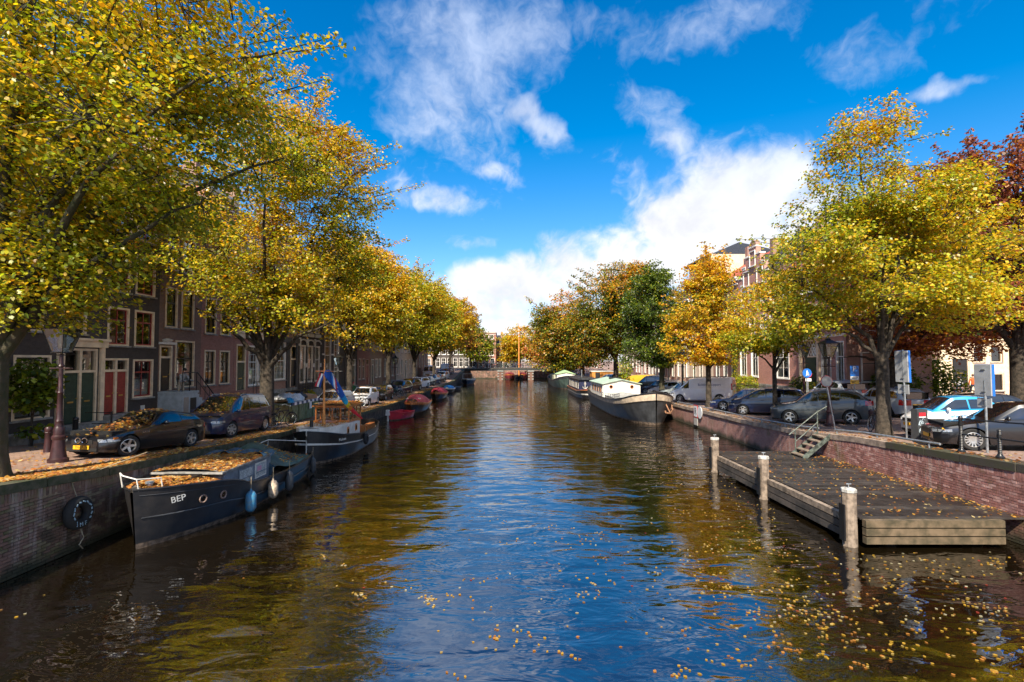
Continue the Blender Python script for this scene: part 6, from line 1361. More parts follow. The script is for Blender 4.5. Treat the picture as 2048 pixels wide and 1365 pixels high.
# --- navy houseboat with anchor emblem
nb = thing('houseboat', 'navy blue houseboat with white windows and anchor emblem', 'boat', (9.35, 59.6, 0), W_BOAT); M_nv = mat('houseboat_navy', (.018, .022, .06), .4, .2, 3)
h = Hull(nb, 15, [(0, .3), (.03, .9), (.08, 1.3), (.2, 1.5), (.9, 1.5), (1, 1.1)], [(0, 1.05), (.2, .85), (1, .9)], [(.45, M_hullblk), (.6, M_bwhite), (1, M_hullblk)], rake=.3, deck=[(0, .8), (1, .72)], cap=(M_varn, .04))
b = MB(); b.prism([(2.2, -1.3, .7), (2.2, 1.3, .7), (2.2, 1.25, 2.2), (2.2, 0, 2.36), (2.2, -1.25, 2.2)], (11.5, 0, 0)); b.obj('cabin', M_nv, nb)
b = MB(); b.prism([(1.9, -1.42, 2.2), (1.9, 1.42, 2.2), (1.9, 1.4, 2.27), (1.9, 0, 2.44), (1.9, -1.4, 2.27)], (12.1, 0, 0)); b.obj('cabin_roof', M_hullgry, nb)
for k in range(7):
    for sg in (-1, 1): b = MB(); x_ = 2.7 + k * 1.5; b.b2((x_, sg * 1.29, 1.1), (x_ + .75, sg * 1.325, 1.95)); f = b.obj('cabin_window', M_bwhite, nb); b = MB(); b.b2((x_ + .08, sg * 1.326, 1.18), (x_ + .67, sg * 1.335, 1.87)); b.obj('pane', M_cglass, f)
b = MB(); em = M_bwhite; b.rod((2.17, .55, 1.2), (2.17, .55, 1.85), .035); b.tube([(2.17, .55 + .28 * math.cos(a_), 1.38 + .26 * math.sin(a_)) for a_ in np.linspace(math.pi * 1.02, math.pi * 1.98, 9)], .035); b.rod((2.17, .40, 1.68), (2.17, .70, 1.68), .028); b.tube([(2.17, .55 + .07 * math.cos(a_), 1.91 + .07 * math.sin(a_)) for a_ in np.linspace(0, 2 * math.pi, 9)[:-1]], .02, 5, closed=True); b.obj('anchor_emblem', em, nb)
b = MB(); b.lathe([(.06, 2.4), (.06, 3.2), (.1, 3.22), (.1, 3.3)], (5.5, .5, 0), 8); b.obj('stove_pipe', M_steel, nb)
b = MB(); b.b2((.9, -.7, .82), (1.7, .7, 1.1)); b.obj('bow_locker', M_redc if False else M_maroon, nb)
# --- green and white barge near the bridge
gb_ = thing('barge', 'dark green barge with white cabin and light green hatch near the far bridge', 'boat', (9.0, 80.5, 0), W_BOAT); M_hg = mat('hull_green', (.045, .07, .06), .5, .3, 2)
h = Hull(gb_, 22, [(0, .06), (.02, .8), (.06, 1.6), (.14, 2.05), (.5, 2.2), (.9, 2.1), (1, 1.3)], [(0, 2.1), (.1, 1.6), (.3, 1.2), (.8, 1.2), (1, 1.6)], [(.08, M_boot), (.8, M_hg), (1, M_hullgry)], rake=.2, deck=[(0, 1.6), (.1, 1.1), (1, .95)], cap=(M_hullblk, .05))
b = MB(); b.prism([(5, -1.5, .9), (5, 1.5, .9), (5, 1.5, 2.2), (5, 0, 2.5), (5, -1.5, 2.2)], (3.2, 0, 0)); b.obj('cabin', M_bwhite, gb_)
b = MB(); b.prism([(4.85, -1.62, 2.2), (4.85, 0, 2.52), (4.85, 1.62, 2.2), (4.85, 1.62, 2.26), (4.85, 0, 2.9), (4.85, -1.62, 2.26)], (3.5, 0, 0)); b.obj('cabin_roof', mat('light_green_cover', (.36, .52, .28), .6, .15), gb_)
b = MB(); b.prism([(9, -1.7, .9), (9, 1.7, .9), (9, 1.7, 1.9), (9, 0, 2.25), (9, -1.7, 1.9)], (10, 0, 0)); b.obj('hold_cover', mat('pale_olive_cover', (.46, .47, .34), .6, .2), gb_)
# --- sailing barge beyond the bridge, only its mast rises above the rail
sb = thing('sailing_barge', 'tall orange brown mast of the sailing barge beyond the far bridge', 'boat', (1.65, 121, 0), W_BOAT)
Hull(sb, 6.5, [(0, .1), (.1, 1.0), (.5, 1.2), (1, .8)], [(0, 1.2), (.5, .8), (1, 1.0)], [(.1, M_boot), (1, M_hullblk)], deck=[(0, .9), (1, .7)])
b = MB(); b.tube([(1, 0, .7), (1, 0, 8), (1, 0, 13.4)], [.17, .15, .08], 8); ms = b.obj('mast', M_mast, sb, smooth=60)
for z_ in (10.2, 11.0, 11.7): b = MB(); b.lathe([(.14, z_), (.14, z_ + .25)], (1, 0, 0), 8); b.obj('mast_band', M_white, ms)
# --- far bridge
br = thing('canal_bridge', 'low brick and steel bridge with parked bicycles spanning the far end', 'bridge', (0, YB, 0)); M_girder = mat('bridge_girder', (.035, .04, .038), .6, .3, 3); M_brk = brick_mat('bridge_brick', (.15, .07, .05), (.2, .1, .07), (.15, .12, .1), 'x', .3, .1)
xs_ = np.linspace(-11.2, 13.4, 26); bz = lambda x: 2.68 + .22 * (1 - ((x - 1) / 12.5) ** 2)
def arcbox(nm, y0, y1, dz0, dz1, m):
    b = MB()
    for i in range(len(xs_) - 1):
        x0, x1 = xs_[i], xs_[i + 1]; z = [(x0, bz(x0)), (x1, bz(x1))]
        b.quad((x0, y0, z[0][1] + dz0), (x1, y0, z[1][1] + dz0), (x1, y0, z[1][1] + dz1), (x0, y0, z[0][1] + dz1)); b.quad((x0, y0, z[0][1] + dz1), (x1, y0, z[1][1] + dz1), (x1, y1, z[1][1] + dz1), (x0, y1, z[0][1] + dz1)); b.quad((x0, y1, z[0][1] + dz0), (x1, y1, z[1][1] + dz0), (x1, y0, z[1][1] + dz0), (x0, y0, z[0][1] + dz0)); b.quad((x1, y1, z[1][1] + dz0), (x0, y1, z[0][1] + dz0), (x0, y1, z[0][1] + dz1), (x1, y1, z[1][1] + dz1))
    return b.obj(nm, m, br)
arcbox('girder', 0, 7.4, -.52, -.12, M_girder); arcbox('deck_edge', -.12, 7.5, -.118, .02, mat('bridge_edge_stone', (.11, .095, .08), .85, .3, 4))
for x_ in (-2.55, 4.1):
    b = MB(); b.b2((x_ - .55, .1, -1), (x_ + .55, 7.2, 2.25)); pr = b.obj('pier', M_brk, br)
    for z_ in (.35, .95, 1.55): 
        for dx in (-.42, .42): b = MB(); b.b2((x_ + dx - .18, -.02, z_), (x_ + dx + .18, .098, z_ + .26)); b.obj('pier_stone', M_stone, pr)
    b = MB(); b.b2((x_ - .7, -.05, 2.1), (x_ + .7, 7.3, 2.38)); b.obj('pier_cap', M_stone, pr)
for x0, x1 in ((-12.5, -9.6), (11.6, 14.2)): b = MB(); b.b2((x0, .15, -1), (x1, 7.2, 2.2)); b.obj('abutment', M_brk, br)
for y_ in (-.02, 7.35):
    b = MB(); b.tube([(x, y_, bz(x) + 1.02) for x in xs_], .035, 6); b.tube([(x, y_, bz(x) + .55) for x in xs_], .02, 5); b.obj('rail', M_girder, br)
    for x in np.linspace(-11, 13.2, 19): b = MB(); b.box((x, y_, bz(x) + .5), (.07, .07, 1.04)); b.obj('rail_post', M_girder, br)
BRZ = bz
# ================================================================ street furniture
M_lampred = mat('lamp_post_oxblood', (.042, .015, .017), .42, .3, 6, .002, 20)
M_lglass = mat('lantern_glass', (.50, .52, .50), .12, .2, 9, spec=.8)
M_dkgreenmetal = mat('green_cabinet', (.02, .035, .03), .5, .2, 5)
def lamp(label, p, hpost=3.05, m=None, sc_=1., group='cast iron street lamps'):
    m = m or M_lampred; t = thing('street_lamp', label, 'street lamp', tuple(p), 0, group)
    b = MB(); b.lathe([(.235, 0), (.235, .10), (.19, .14), (.16, .35), (.14, .62), (.165, .66), (.165, .72), (.125, .76), (.13, .92), (.095, 1.0)], seg=16); b.obj('pedestal', m, t, smooth=35)
    b = MB(); b.lathe([(.105, 1.0), (.085, 1.1), (.10, 1.14), (.075, 1.2), (.065, 1.9), (.08, 1.93), (.06, 1.97), (.05, hpost - .35), (.085, hpost - .32), (.05, hpost - .25), (.045, hpost), (.08, hpost + .02)], seg=12); b.rod((-.32, 0, hpost - .38), (.32, 0, hpost - .38), .022); b.obj('post', m, t, smooth=35)
    z0, z1 = hpost + .06, hpost + .72; w0, w1 = .15, .31
    b = MB()
    cs = lambda w, z: [(-w, -w, z), (w, -w, z), (w, w, z), (-w, w, z)]
    for a, c in zip(cs(w0, z0), cs(w1, z1)): b.rod(a, c, .016, 4)
    for cc in (cs(w0, z0), cs(w1, z1)):
        for i in range(4): b.rod(cc[i], cc[(i + 1) % 4], .018, 4)
    for sx, sy in ((1, 1), (1, -1), (-1, 1), (-1, -1)): b.tube([(sx * .02, sy * .02, hpost - .02), (sx * .2, sy * .2, hpost + .02), (sx * w0, sy * w0, z0)], .012, 4)
    fr = b.obj('lantern', M_black, t)
    b = MB(); k = .97; A, B_ = cs(w0 * k, z0), cs(w1 * k, z1)
    for i in range(4): j = (i + 1) % 4; b.quad(A[i], A[j], B_[j], B_[i])
    b.obj('lantern_glass', M_lampglass, fr)
    b = MB(); b.lathe([(.08, z0 + .12), (.10, z0 + .3), (.06, z0 + .5)], seg=10); b.obj('bulb', M_lglass, fr, smooth=60)
    b = MB(); C0, C1 = cs(w1 + .05, z1), cs(.12, z1 + .16)
    b._add(C0 + C1, [(0, 1, 5, 4), (1, 2, 6, 5), (2, 3, 7, 6), (3, 0, 4, 7), (3, 2, 1, 0)]); b.lathe([(.12, z1 + .16), (.14, z1 + .2), (.06, z1 + .28), (.035, z1 + .36), (.005, z1 + .42)], seg=10); b.obj('lantern_cap', M_black, fr); return t
M_lampglass = glass_mat('lantern_pane', refl=.35)
lamp('oxblood street lamp beside the nearest left tree', ground(116, 925, -1), 2.98)
def lampxy(label, px, X, **k): y = X * F / (px - 1024); lamp(label, gb(X, y)[:2] + (gz(X, y),), **k)
lampxy('dark street lamp before the tall paned windows on the left bank', 677, -13.7, m=M_black, hpost=3.2); lampxy('dark street lamp far down the left bank', 791, -13.7, m=M_black, hpost=3.3)
lamp('oxblood street lamp behind the tilted round sign', ground(1660, 853, 1), 3.25)
lampxy('oxblood street lamp behind the long barge by the silver estate', 1364, 14.0, hpost=3.3); lamp('oxblood street lamp near the lattice door behind the grey car', (20.6, 36.2, gz(20.6, 36.2)), 3.3)
def bollard(label, p, h=.82, m=None):
    t = thing('bollard', label, 'bollard', tuple(p), 0, 'oxblood bollards'); m = m or M_lampred
    b = MB(); b.lathe([(.13, 0), (.12, .05), (.105, .3), (.09, h - .16), (.105, h - .13), (.105, h - .06), (.085, h - .02), (.02, h)], seg=12); b.obj('shaft', m, t, smooth=35)
    b = MB(); b.lathe([(.112, h - .2), (.118, h - .185), (.112, h - .17)], seg=12); b.obj('ring', m, t)
bollard('oxblood bollard behind the left street lamp', ground(96, 905, -1)); bollard('oxblood bollard behind the rear of the grey car', ground(1742.5, 855, 1)); bollard('short dark bollard near the green doors', ground(150, 880, -1), .9, M_black)
# iron rails before the green doors
t = thing('iron_railing', 'thin black hand rail before the green double doors', 'railing', (-16.5, 19.6, gz(-16.5, 19.6)))
b = MB(); b.rod((0, 1.6, 0), (0, 1.6, 1.0), .035); b.rod((0, 1.6, .95), (-1.1, 1.6, .95), .018); b.rod((0, 1.6, .5), (-1.1, 1.6, .5), .018); b.obj('rail', M_black, t)
# signs
def sign(label, p, h, parts, lean=0., name='road_sign', leany=0., face=0.):
    t = thing(name, label, 'sign', tuple(p), face); t.rotation_euler = (leany, lean, face)
    b = MB(); b.rod((0, 0, -.1), (0, 0, h), .032, 8); b.obj('pole', M_steel, t)
    for q in parts: q(t)
    return t
M_sgrey, M_sblue, M_swhite, M_sred = mat('sign_back_grey', (.34, .35, .36), .5, .12, 4), mat('sign_blue', (.015, .14, .52), .4, .05), mat('sign_white', (.78, .78, .78), .4, .05), mat('sign_red', (.5, .02, .03), .4, .05)
def plate_(nm, x0, x1, z0, z1, m, y=-.05, th=.012): return lambda t: (lambda b: (b.b2((x0, y - th, z0), (x1, y, z1)), b.obj(nm, m, t)))(MB())
def disc(nm, z, r, m, y=-.05, th=.012, x=0): return lambda t: (lambda b: (b.lathe([(r, y - th), (r, y)], (x, 0, z), 24, 'Y'), b.obj(nm, m, t)))(MB())
def bigpanel(t):
    b = MB(); b.box((.0, .06, 2.62), (.04, .50, 1.12), 0); b.obj('panel_back', M_sgrey, t)
    b = MB(); b.box((.062, .06, 2.62), (.08, .52, 1.14)); b.obj('panel_face', M_sblue, t)
    b = MB(); b.box((.03, .06, 1.80), (.03, .42, .34)); b.obj('small_panel', M_sgrey, t)
    b = MB(); [b.box((0, .02, z_), (.09, .12, .03)) for z_ in (1.70, 1.92, 2.2, 3.0)]; stuff(b.obj('bracket', M_steel, t))
sign('tall sign pole with grey panel seen from its edge by the charging post', ground(1814, 880, 1), 3.22, [bigpanel], lean=R(-1.5), face=R(9))
sign('tall sign pole with blue edged panel before the black sedan', ground(1975, 907, 1), 2.62, [lambda t: (setattr(t, 'scale', (1, 1, .82)), bigpanel(t))], face=R(4))
def rback(t): disc('disc_back', 2.22, .24, M_sgrey, -.05)(t); disc('disc_rim', 2.22, .262, M_sred, -.034, .01)(t)
sign('tilted round traffic sign seen from behind by the steps', ground(1670.5, 861, 1), 2.5, [rback], lean=R(-9.5))
def walk(t):
    disc('disc', 2.32, .30, M_sblue)(t)
    b = MB(); y = -.068; b.lathe([(.035, y - .004), (.035, y)], (0, 0, 2.47), 12, 'Y'); b.box((0, y, 2.36), (.09, .006, .15)); b.rod((-.01, y, 2.3), (-.07, y, 2.14), .022, 4); b.rod((.01, y, 2.3), (.06, y, 2.14), .022, 4); b.rod((.03, y, 2.4), (.09, y, 2.3), .016, 4); b.rod((.10, y, 2.28), (.12, y, 2.16), .016, 4); b.obj('walker_symbol', M_swhite, t)
sign('round blue footpath sign before the red brick house', (19.3, 33.6, gz(19.3, 33.6)), 2.6, [walk])
def park(t):
    plate_('panel', -.27, .27, 2.05, 2.72, M_sblue)(t); plate_('sub_panel', -.27, .27, 1.82, 2.045, M_swhite)(t); plate_('yellow_panel', -.27, .27, 1.58, 1.815, mat('sign_yellow', (.75, .42, .02), .4, .05))(t)
    emboss('P', .46, M_swhite, t, (0, -.066, 2.50), (R(90), 0, 0), ext=.003)
    b = MB(); [b.b2((-.2, -.067, z_), (.2 - k * .07, -.0625, z_ + .03)) for k, z_ in enumerate((1.95, 1.88, 1.72, 1.65))]; stuff(b.obj('text_line', M_plast, t))
sign('blue parking sign with P above a yellow plate', (21.6, 32.4, gz(21.6, 32.4)), 2.75, [park])
def notow(t): disc('rim', 2.2, .25, M_sred)(t); disc('disc', 2.2, .19, M_swhite, -.063, .006)(t); (lambda b: (b.box((0, -.075, 2.2), (.30, .006, .05), ry=.5), b.obj('bar', M_plast, t)))(MB()); plate_('sub_panel', -.2, .2, 1.7, 1.9, M_swhite)(t)
sign('small round red rimmed sign left of the parking sign', (20.3, 35.2, gz(20.3, 35.2)), 2.5, [notow])
# red and white barrier
t = thing('barrier', 'red and white striped barrier before the red brick house', 'barrier', (18.9, 37.2, gz(18.9, 37.2)))
for k in range(8): b = MB(); b.box((.18 + k * .36, 0, .95), (.355, .06, .09)); b.obj('stripe', M_sred if k % 2 else M_swhite, t)
for x_ in (.1, 2.9): b = MB(); b.box((x_, .06, .5), (.07, .05, 1.0)); b.obj('leg', M_steel, t)
# charging post with yellow cable
cp_ = ground(1840, 882, 1); t = thing('charging_post', 'dark grey charging post with pale graffiti beside the tiny electric car', 'charging post', tuple(cp_), R(14)); M_chg = mat('charger_grey', (.045, .048, .052), .5, .15, 6)
b = MB(); b.box((0, 0, .55), (.46, .26, 1.1), top=(1, .85)); b.obj('housing', M_chg, t)
b = MB(); b.box((-.02, -.125, .93), (.30, .012, .14)); b.obj('red_label', M_sred, t); b = MB(); b.box((-.02, -.126, .84), (.30, .012, .035)); b.obj('white_label', M_swhite, t)
q = random.Random(9); b = MB()
for z_ in (.66, .30):
    for k in range(7):
        x0, zz = q.uniform(-.16, .10), z_ + q.uniform(-.14, .14); b.tube([(x0 + .07 * math.cos(a_) * q.uniform(.5, 1), -.139 - (.55 - zz) * .01, zz + .07 * math.sin(a_ * 1.3)) for a_ in np.linspace(0, q.uniform(2, 5), 7)], .006, 4)
stuff(b.obj('graffiti', mat('graffiti_pale', (.45, .55, .62), .6, .1), t))
b = MB(); b.box((.241, 0, .78), (.012, .10, .28)); b.obj('socket_panel', M_swhite, t); b = MB(); b.tube([(.25, .06 * math.cos(a_), .55 + .06 * math.sin(a_)) for a_ in np.linspace(0, 2 * math.pi, 11)[:-1]], .014, 5, closed=True); b.obj('socket_ring', M_sred, t)
cb = MB(); p0 = Vector(cp_) + Vector((.24, -.03, .55)); p1 = Vector((13.9, 16.2, gz(13.9, 16.2) + .62)); cb.tube([p0, p0 + Vector((.12, -.06, -.2)), p0 + Vector((.2, -.2, -.33)), p1 + Vector((-.5, .35, -.35)), p1 + Vector((-.3, -.1, -.1)), p1 + Vector((-.62, -.32, .05))], .02, 6); tag(cb.obj('charging_cable', M_plate, smooth=60), 'yellow charging cable looping from the post to the black sedan', 'cable')
# sign on the right quay wall
t = thing('wall_sign', 'white R sign with red border fixed to the right quay wall', 'sign', (XR - .06, 34.5, .95))
b = MB(); b.b2((-.03, -.36, -.28), (0, .36, .55)); b.obj('red_border', M_sred, t); b = MB(); b.b2((-.038, -.30, -.22), (-.031, .30, .49)); b.obj('plate', M_swhite, t); emboss('R', .62, M_plast, t, (-.042, 0, .13), (R(90), 0, R(-90)), ext=.003)
b = MB(); b.b2((-.03, -.34, -.78), (0, .34, -.32)); b.obj('lower_plate', mat('sign_dull', (.5, .47, .43), .6, .3, 12), t)
b = MB(); b.lathe([(.40, -.03), (.40, 0)], (0, -.75, .12), 20, 'X'); b.obj('half_disc', M_swhite, t)
# tyre on the left wall
t = thing('tyre_fender', 'black tyre with white painted letters hanging on the left quay wall', 'tyre', (XL + .16, 12.12, .92)); t.rotation_euler = (0, R(-4), 0)
b = MB(); b.tube([(0, .27 * math.cos(k), .27 * math.sin(k)) for k in np.linspace(0, 2 * math.pi, 25)[:-1]], .115, 10, closed=True); b.obj('tyre', M_tyre, t, smooth=60)
M_tl = mat('tyre_letters', (.45, .60, .66), .8, .3, 30)
for k, ch in enumerate('JMF'): a_ = R(232 + k * 26); emboss(ch, .13, M_tl, t, (.112, .27 * math.cos(a_), .27 * math.sin(a_)), (R(90), 0, R(90)), ext=.002)
q = random.Random(4)
for k in range(11): a_ = R(320 + k * 24); b = MB(); b.box((.116, .25 * math.cos(a_), .25 * math.sin(a_)), (.008, .03, q.uniform(.05, .09)), rx=a_ + q.uniform(-.6, .6)); b.obj('paint_mark', M_tl, t)
b = MB(); b.tube([(.0, 0, .30), (-.08, -.05, .7), (-.05, .8, .86), (.3, 1.9, 1.05)], .012, 4); b.tube([(0, .02, -.32), (.02, .1, -.6), (.03, -.05, -.72), (.02, .06, -.85)], .016, 4); b.obj('rope', M_rope, t)
# utility cabinet
t = thing('utility_cabinet', 'dark green utility cabinet behind the forked elm', 'cabinet', (-15.6, 33.2, gz(-15.6, 33.2))); b = MB(); b.box((0, 0, .68), (.5, 1.1, 1.36)); b.obj('housing', M_dkgreenmetal, t); b = MB(); b.box((0, 0, 1.385), (.58, 1.18, .05)); b.obj('lid', M_dkgreenmetal, t)
# orange site hut far right
t = thing('site_hut', 'orange site hut among the parked cars near the far bridge', 'hut', (15.4, 88.5, gz(15.4, 88.5))); b = MB(); b.box((0, 0, 1.0), (3.6, 2.2, 1.6)); b.obj('walls', mat('hut_orange', (.62, .26, .05), .6, .15), t); b = MB(); b.box((0, 0, 1.85), (3.8, 2.4, .12)); b.obj('roof', M_bwhite, t); b = MB(); b.box((-.8, -1.11, .95), (.8, .03, 1.4)); b.obj('door', M_plast, t)
# ---- skip with rubbish
t = thing('skip', 'green builder skip with blue and white striped rim on the left quay', 'skip', (-12.95, 30.0, gz(-12.9, 30.0))); M_skip = mat('skip_green', (.12, .19, .11), .6, .35, 4, col2=(.08, .09, .05), stain=.3)
prof = [(-2.0, 1.05), (-1.35, .08), (1.35, .08), (2.0, 1.05)]
for sx in (-.92, .92): b = MB(); b.prism([(sx, y, z) for y, z in prof], (.05 if sx < 0 else -.05, 0, 0)); b.obj('side_plate', M_skip, t)
b = MB(); b.quad((-.9, -1.35, .08), (.9, -1.35, .08), (.9, 1.35, .08), (-.9, 1.35, .08)); b.prism([(-.9, -2.0, 1.05), (.9, -2.0, 1.05), (.9, -1.35, .08), (-.9, -1.35, .08)], (0, .05, 0)); b.prism([(-.9, 1.95, 1.05), (.9, 1.95, 1.05), (.9, 1.3, .08), (-.9, 1.3, .08)], (0, .05, 0)); b.obj('tub', M_skip, t)
for y in (-1.0, 0, 1.0): b = MB(); b.box((.95, y, .58), (.06, .08, .94)); b.obj('rib', M_skip, t)
for k in range(13):
    for sx in (-.94, .94): b = MB(); b.box((sx, -1.86 + k * .31, 1.08), (.09, .305, .15)); b.obj('rim_stripe', M_swhite if k % 2 else mat('stripe_blue', (.03, .07, .16), .5, .2), t)
for sy in (-2.0, 2.0): b = MB(); b.box((0, sy, 1.08), (1.78, .09, .13)); b.obj('rim_end', M_skip, t)
b = MB(); b.box((.985, .55, .84), (.012, .32, .42)); b.obj('notice', M_swhite, t)
q = random.Random(12); zt_ = gz(-12.9, 30) + 1.08
def junk(nm, lab, cat, x, y, z, r, m, seed, boxy=False):
    b = MB()
    if boxy: b.box((0, 0, 0), (r[0] * 2, r[1] * 2, r[2] * 2), q.uniform(0, 2), q.uniform(-.3, .3), q.uniform(-.3, .3))
    else: b.blob((0, 0, 0), r, 10, 7, .22, seed)
    tag(b.obj(nm, m, None, (-12.95 + x, 30.0 + y, zt_ + z), smooth=None if boxy else 70), lab, cat, 'rubbish heaped in the skip')
plast = lambda n_, c: mat('plastic_' + n_, c, .3, .2, 12, .01, 18, coat=.3)
junk('rubbish_bag', 'bright blue plastic bag at the near end of the skip', 'rubbish bag', .5, -1.3, .08, (.32, .3, .22), plast('blue', (.03, .30, .55)), 1); junk('rubbish_bag', 'clear plastic sheeting bunched in the skip', 'plastic sheet', .2, -.7, .16, (.5, .55, .34), plast('clear', (.55, .56, .56)), 2); junk('rubbish_bag', 'white plastic bag heaped in the middle of the skip', 'rubbish bag', .3, .1, .15, (.42, .45, .3), plast('white', (.66, .68, .70)), 3)
junk('rubbish_bag', 'pale blue bag on top of the skip heap', 'rubbish bag', -.3, .7, .22, (.4, .5, .25), plast('pale_blue', (.35, .48, .6)), 4); junk('rubbish_bag', 'black rubbish bag towards the far end of the skip', 'rubbish bag', .1, 1.15, .2, (.4, .42, .28), plast('black', (.02, .02, .022)), 5); junk('cardboard_box', 'brown cardboard box at the far end of the skip', 'box', .45, 1.55, .1, (.38, .32, .24), mat('cardboard', (.42, .24, .14), .8, .15), 6, True); junk('timber_offcut', 'wooden boards sticking out of the near end of the skip', 'timber', .1, -1.75, .05, (.5, .6, .05), M_beam, 7, True); junk('rubbish_bag', 'grey rubbish bag at the back of the skip', 'rubbish bag', -.5, -.3, .12, (.4, .45, .28), plast('grey', (.3, .31, .32)), 8)
junk('cardboard_box', 'orange box half buried in the skip heap', 'box', -.1, .35, .35, (.25, .3, .08), mat('orange_card', (.55, .25, .06), .8, .15), 9, True)
# ---- bicycles
def bike_proto():
    t = thing('bicycle', 'bicycle', 'bicycle'); fr = MB(); A, B_, C_, D, E = Vector((-.52, 0, .34)), Vector((-.08, 0, .30)), Vector((-.22, 0, .80)), Vector((.34, 0, .82)), Vector((.54, 0, .34))
    for p, q_ in ((A, B_), (B_, C_), (C_, D), (B_, D), (A, C_), (D, E)): fr.rod(p, q_, .020, 6)
    fr.rod(D, D + Vector((-.06, 0, .22)), .016); fr.rod(C_, C_ + Vector((-.03, 0, .12)), .014); f = fr.obj('frame', M_black, t)
    for c in (A, E):
        w = MB(); w.tube([c + Vector((.33 * math.cos(k), 0, .33 * math.sin(k))) for k in np.linspace(0, 2 * math.pi, 21)[:-1]], .019, 5, closed=True); o = w.obj('wheel', M_tyre, t)
        w = MB(); [w.rod(c, c + Vector((.32 * math.cos(k), 0, .32 * math.sin(k))), .004, 3) for k in np.linspace(0, 2 * math.pi, 13)[:-1]]; w.tube([c + Vector((.31 * math.cos(k), 0, .31 * math.sin(k))) for k in np.linspace(0, 2 * math.pi, 17)[:-1]], .010, 4, closed=True); stuff(w.obj('spokes', M_steel, o))
        g = MB(); g.tube([c + Vector((.37 * math.cos(k), 0, .37 * math.sin(k))) for k in np.linspace(.4, 2.7, 9)], .016, 4); g.obj('mudguard', M_black, t)
    h = MB(); h.tube([(.16, -.28, 1.06), (.26, -.24, 1.10), (.30, 0, 1.06), (.26, .24, 1.10), (.16, .28, 1.06)], .013, 5); h.obj('handlebar', M_steel, t)
    s = MB(); s.blob((-.27, 0, .95), (.14, .085, .04), 8, 5); s.obj('saddle', M_plast, t)
    g = MB(); g.box((-.55, 0, .74), (.36, .13, .02)); g.rod((-.52, .05, .36), (-.6, .05, .73), .008, 4); g.obj('carrier', M_black, t); return t
BK0 = bike_proto(); used = [False]
FRM = [M_black, mat('bike_green', (.03, .16, .14), .4, .1), mat('bike_white', (.6, .6, .6), .4, .1), mat('bike_blue', (.03, .08, .25), .4, .1), mat('bike_red', (.3, .02, .03), .4, .1)]
def bike(x, y, rzd, label, k=0, z=None, tilt=.12, group='parked bicycles'):
    o = BK0 if not used[0] else copy_tree(BK0); used[0] = True; o['label'] = label; o['group'] = group
    o.location = (x, y, (gz(x, y) if z is None else z)); o.rotation_euler = (tilt, 0, R(rzd))
    if k:
        for ch in o.children:
            if ch.name.startswith('frame'): ch.data = ch.data.copy(); ch.data.materials[0] = FRM[k]
    return o
bike(-11.65, 26.0, 62, 'black bicycle leaning by the front of the green skip'); bike(-12.5, 26.9, 80, 'black bicycle between the forked elm and the skip', 0)
for i, (x, y, a, l) in enumerate(((-11.9, 39.9, 20, 'white bicycle locked before the small white hatchback'), (-12.4, 40.6, 35, 'dark bicycle behind the white bicycle by the hatchback'))): bike(x, y, a, l, 2 if i == 0 else 0)
for i, y in enumerate((52.0, 53.0, 53.9, 54.8)): bike(-11.9 - .3 * (i % 2), y, 15 + 10 * (i % 3), ('black bicycle first in the rack on the left quay', 'teal bicycle second in the rack on the left quay', 'white bicycle third in the rack on the left quay', 'blue bicycle last in the rack on the left quay')[i], i % 4)
RBK = ['white bicycle behind the black soft top car', 'teal wheeled bicycle at the right edge of the square', 'dark bicycle in front of the cream ground floor', 'blue bicycle by the dark brick house', 'black bicycle left of the cream door', 'pale bicycle right of the blue edged sign']
for i, (x, y, a) in enumerate(((27.4, 30.0, 20), (29.2, 29.0, 5), (33.5, 38.2, -15), (29.8, 38.0, 30), (33.2, 40.5, 10), (25.8, 27.2, -10))): bike(x, y, a, RBK[i], (2, 1, 0, 3, 0, 2)[i])
for i in range(16): x = -8.5 + i * 1.12; bike(x, YB + .38 + (i % 3) * .08, (5, -6, 8)[i % 3] + 180 * (i % 2), 'bicycle parked against the railing of the far bridge', i % 5, BRZ(x) + .02, .06, 'bicycles on the far bridge')
for i, (x, y, a, l) in enumerate(((13.6, 66.5, 30, 'bicycle beside the red car on the right quay'), (13.4, 73.0, 20, 'bicycle by the light blue people carrier'), (13.4, 79.5, 10, 'bicycle near the green barge on the right quay'))): bike(x, y, a, l, 0)
for (x, y, a, l, k) in ((-16.6, 31.0, 88, 'black bicycle against the maroon brick house', 0), (-16.5, 33.9, 80, 'blue bicycle beside the green cabinet', 3), (-16.4, 36.6, 95, 'black bicycle below the cream banded house', 0), (-14.3, 39.2, 80, 'dark bicycle leaning near the second street lamp', 0), (-16.5, 46.0, 85, 'red bicycle before the black house with white arches', 4), (-16.5, 52.0, 92, 'black bicycle before the tall paned windows', 0),
        (15.1, 21.4, 75, 'black bicycle leaning behind the big yellow tree', 0), (14.6, 38.4, 70, 'black bicycle leaning near the golden tree', 0), (24.2, 26.6, 15, 'black bicycle left of the pale bicycle on the square', 0), (27.9, 32.4, 25, 'red bicycle among the bicycles on the square', 4)): bike(x, y, a, l, k)
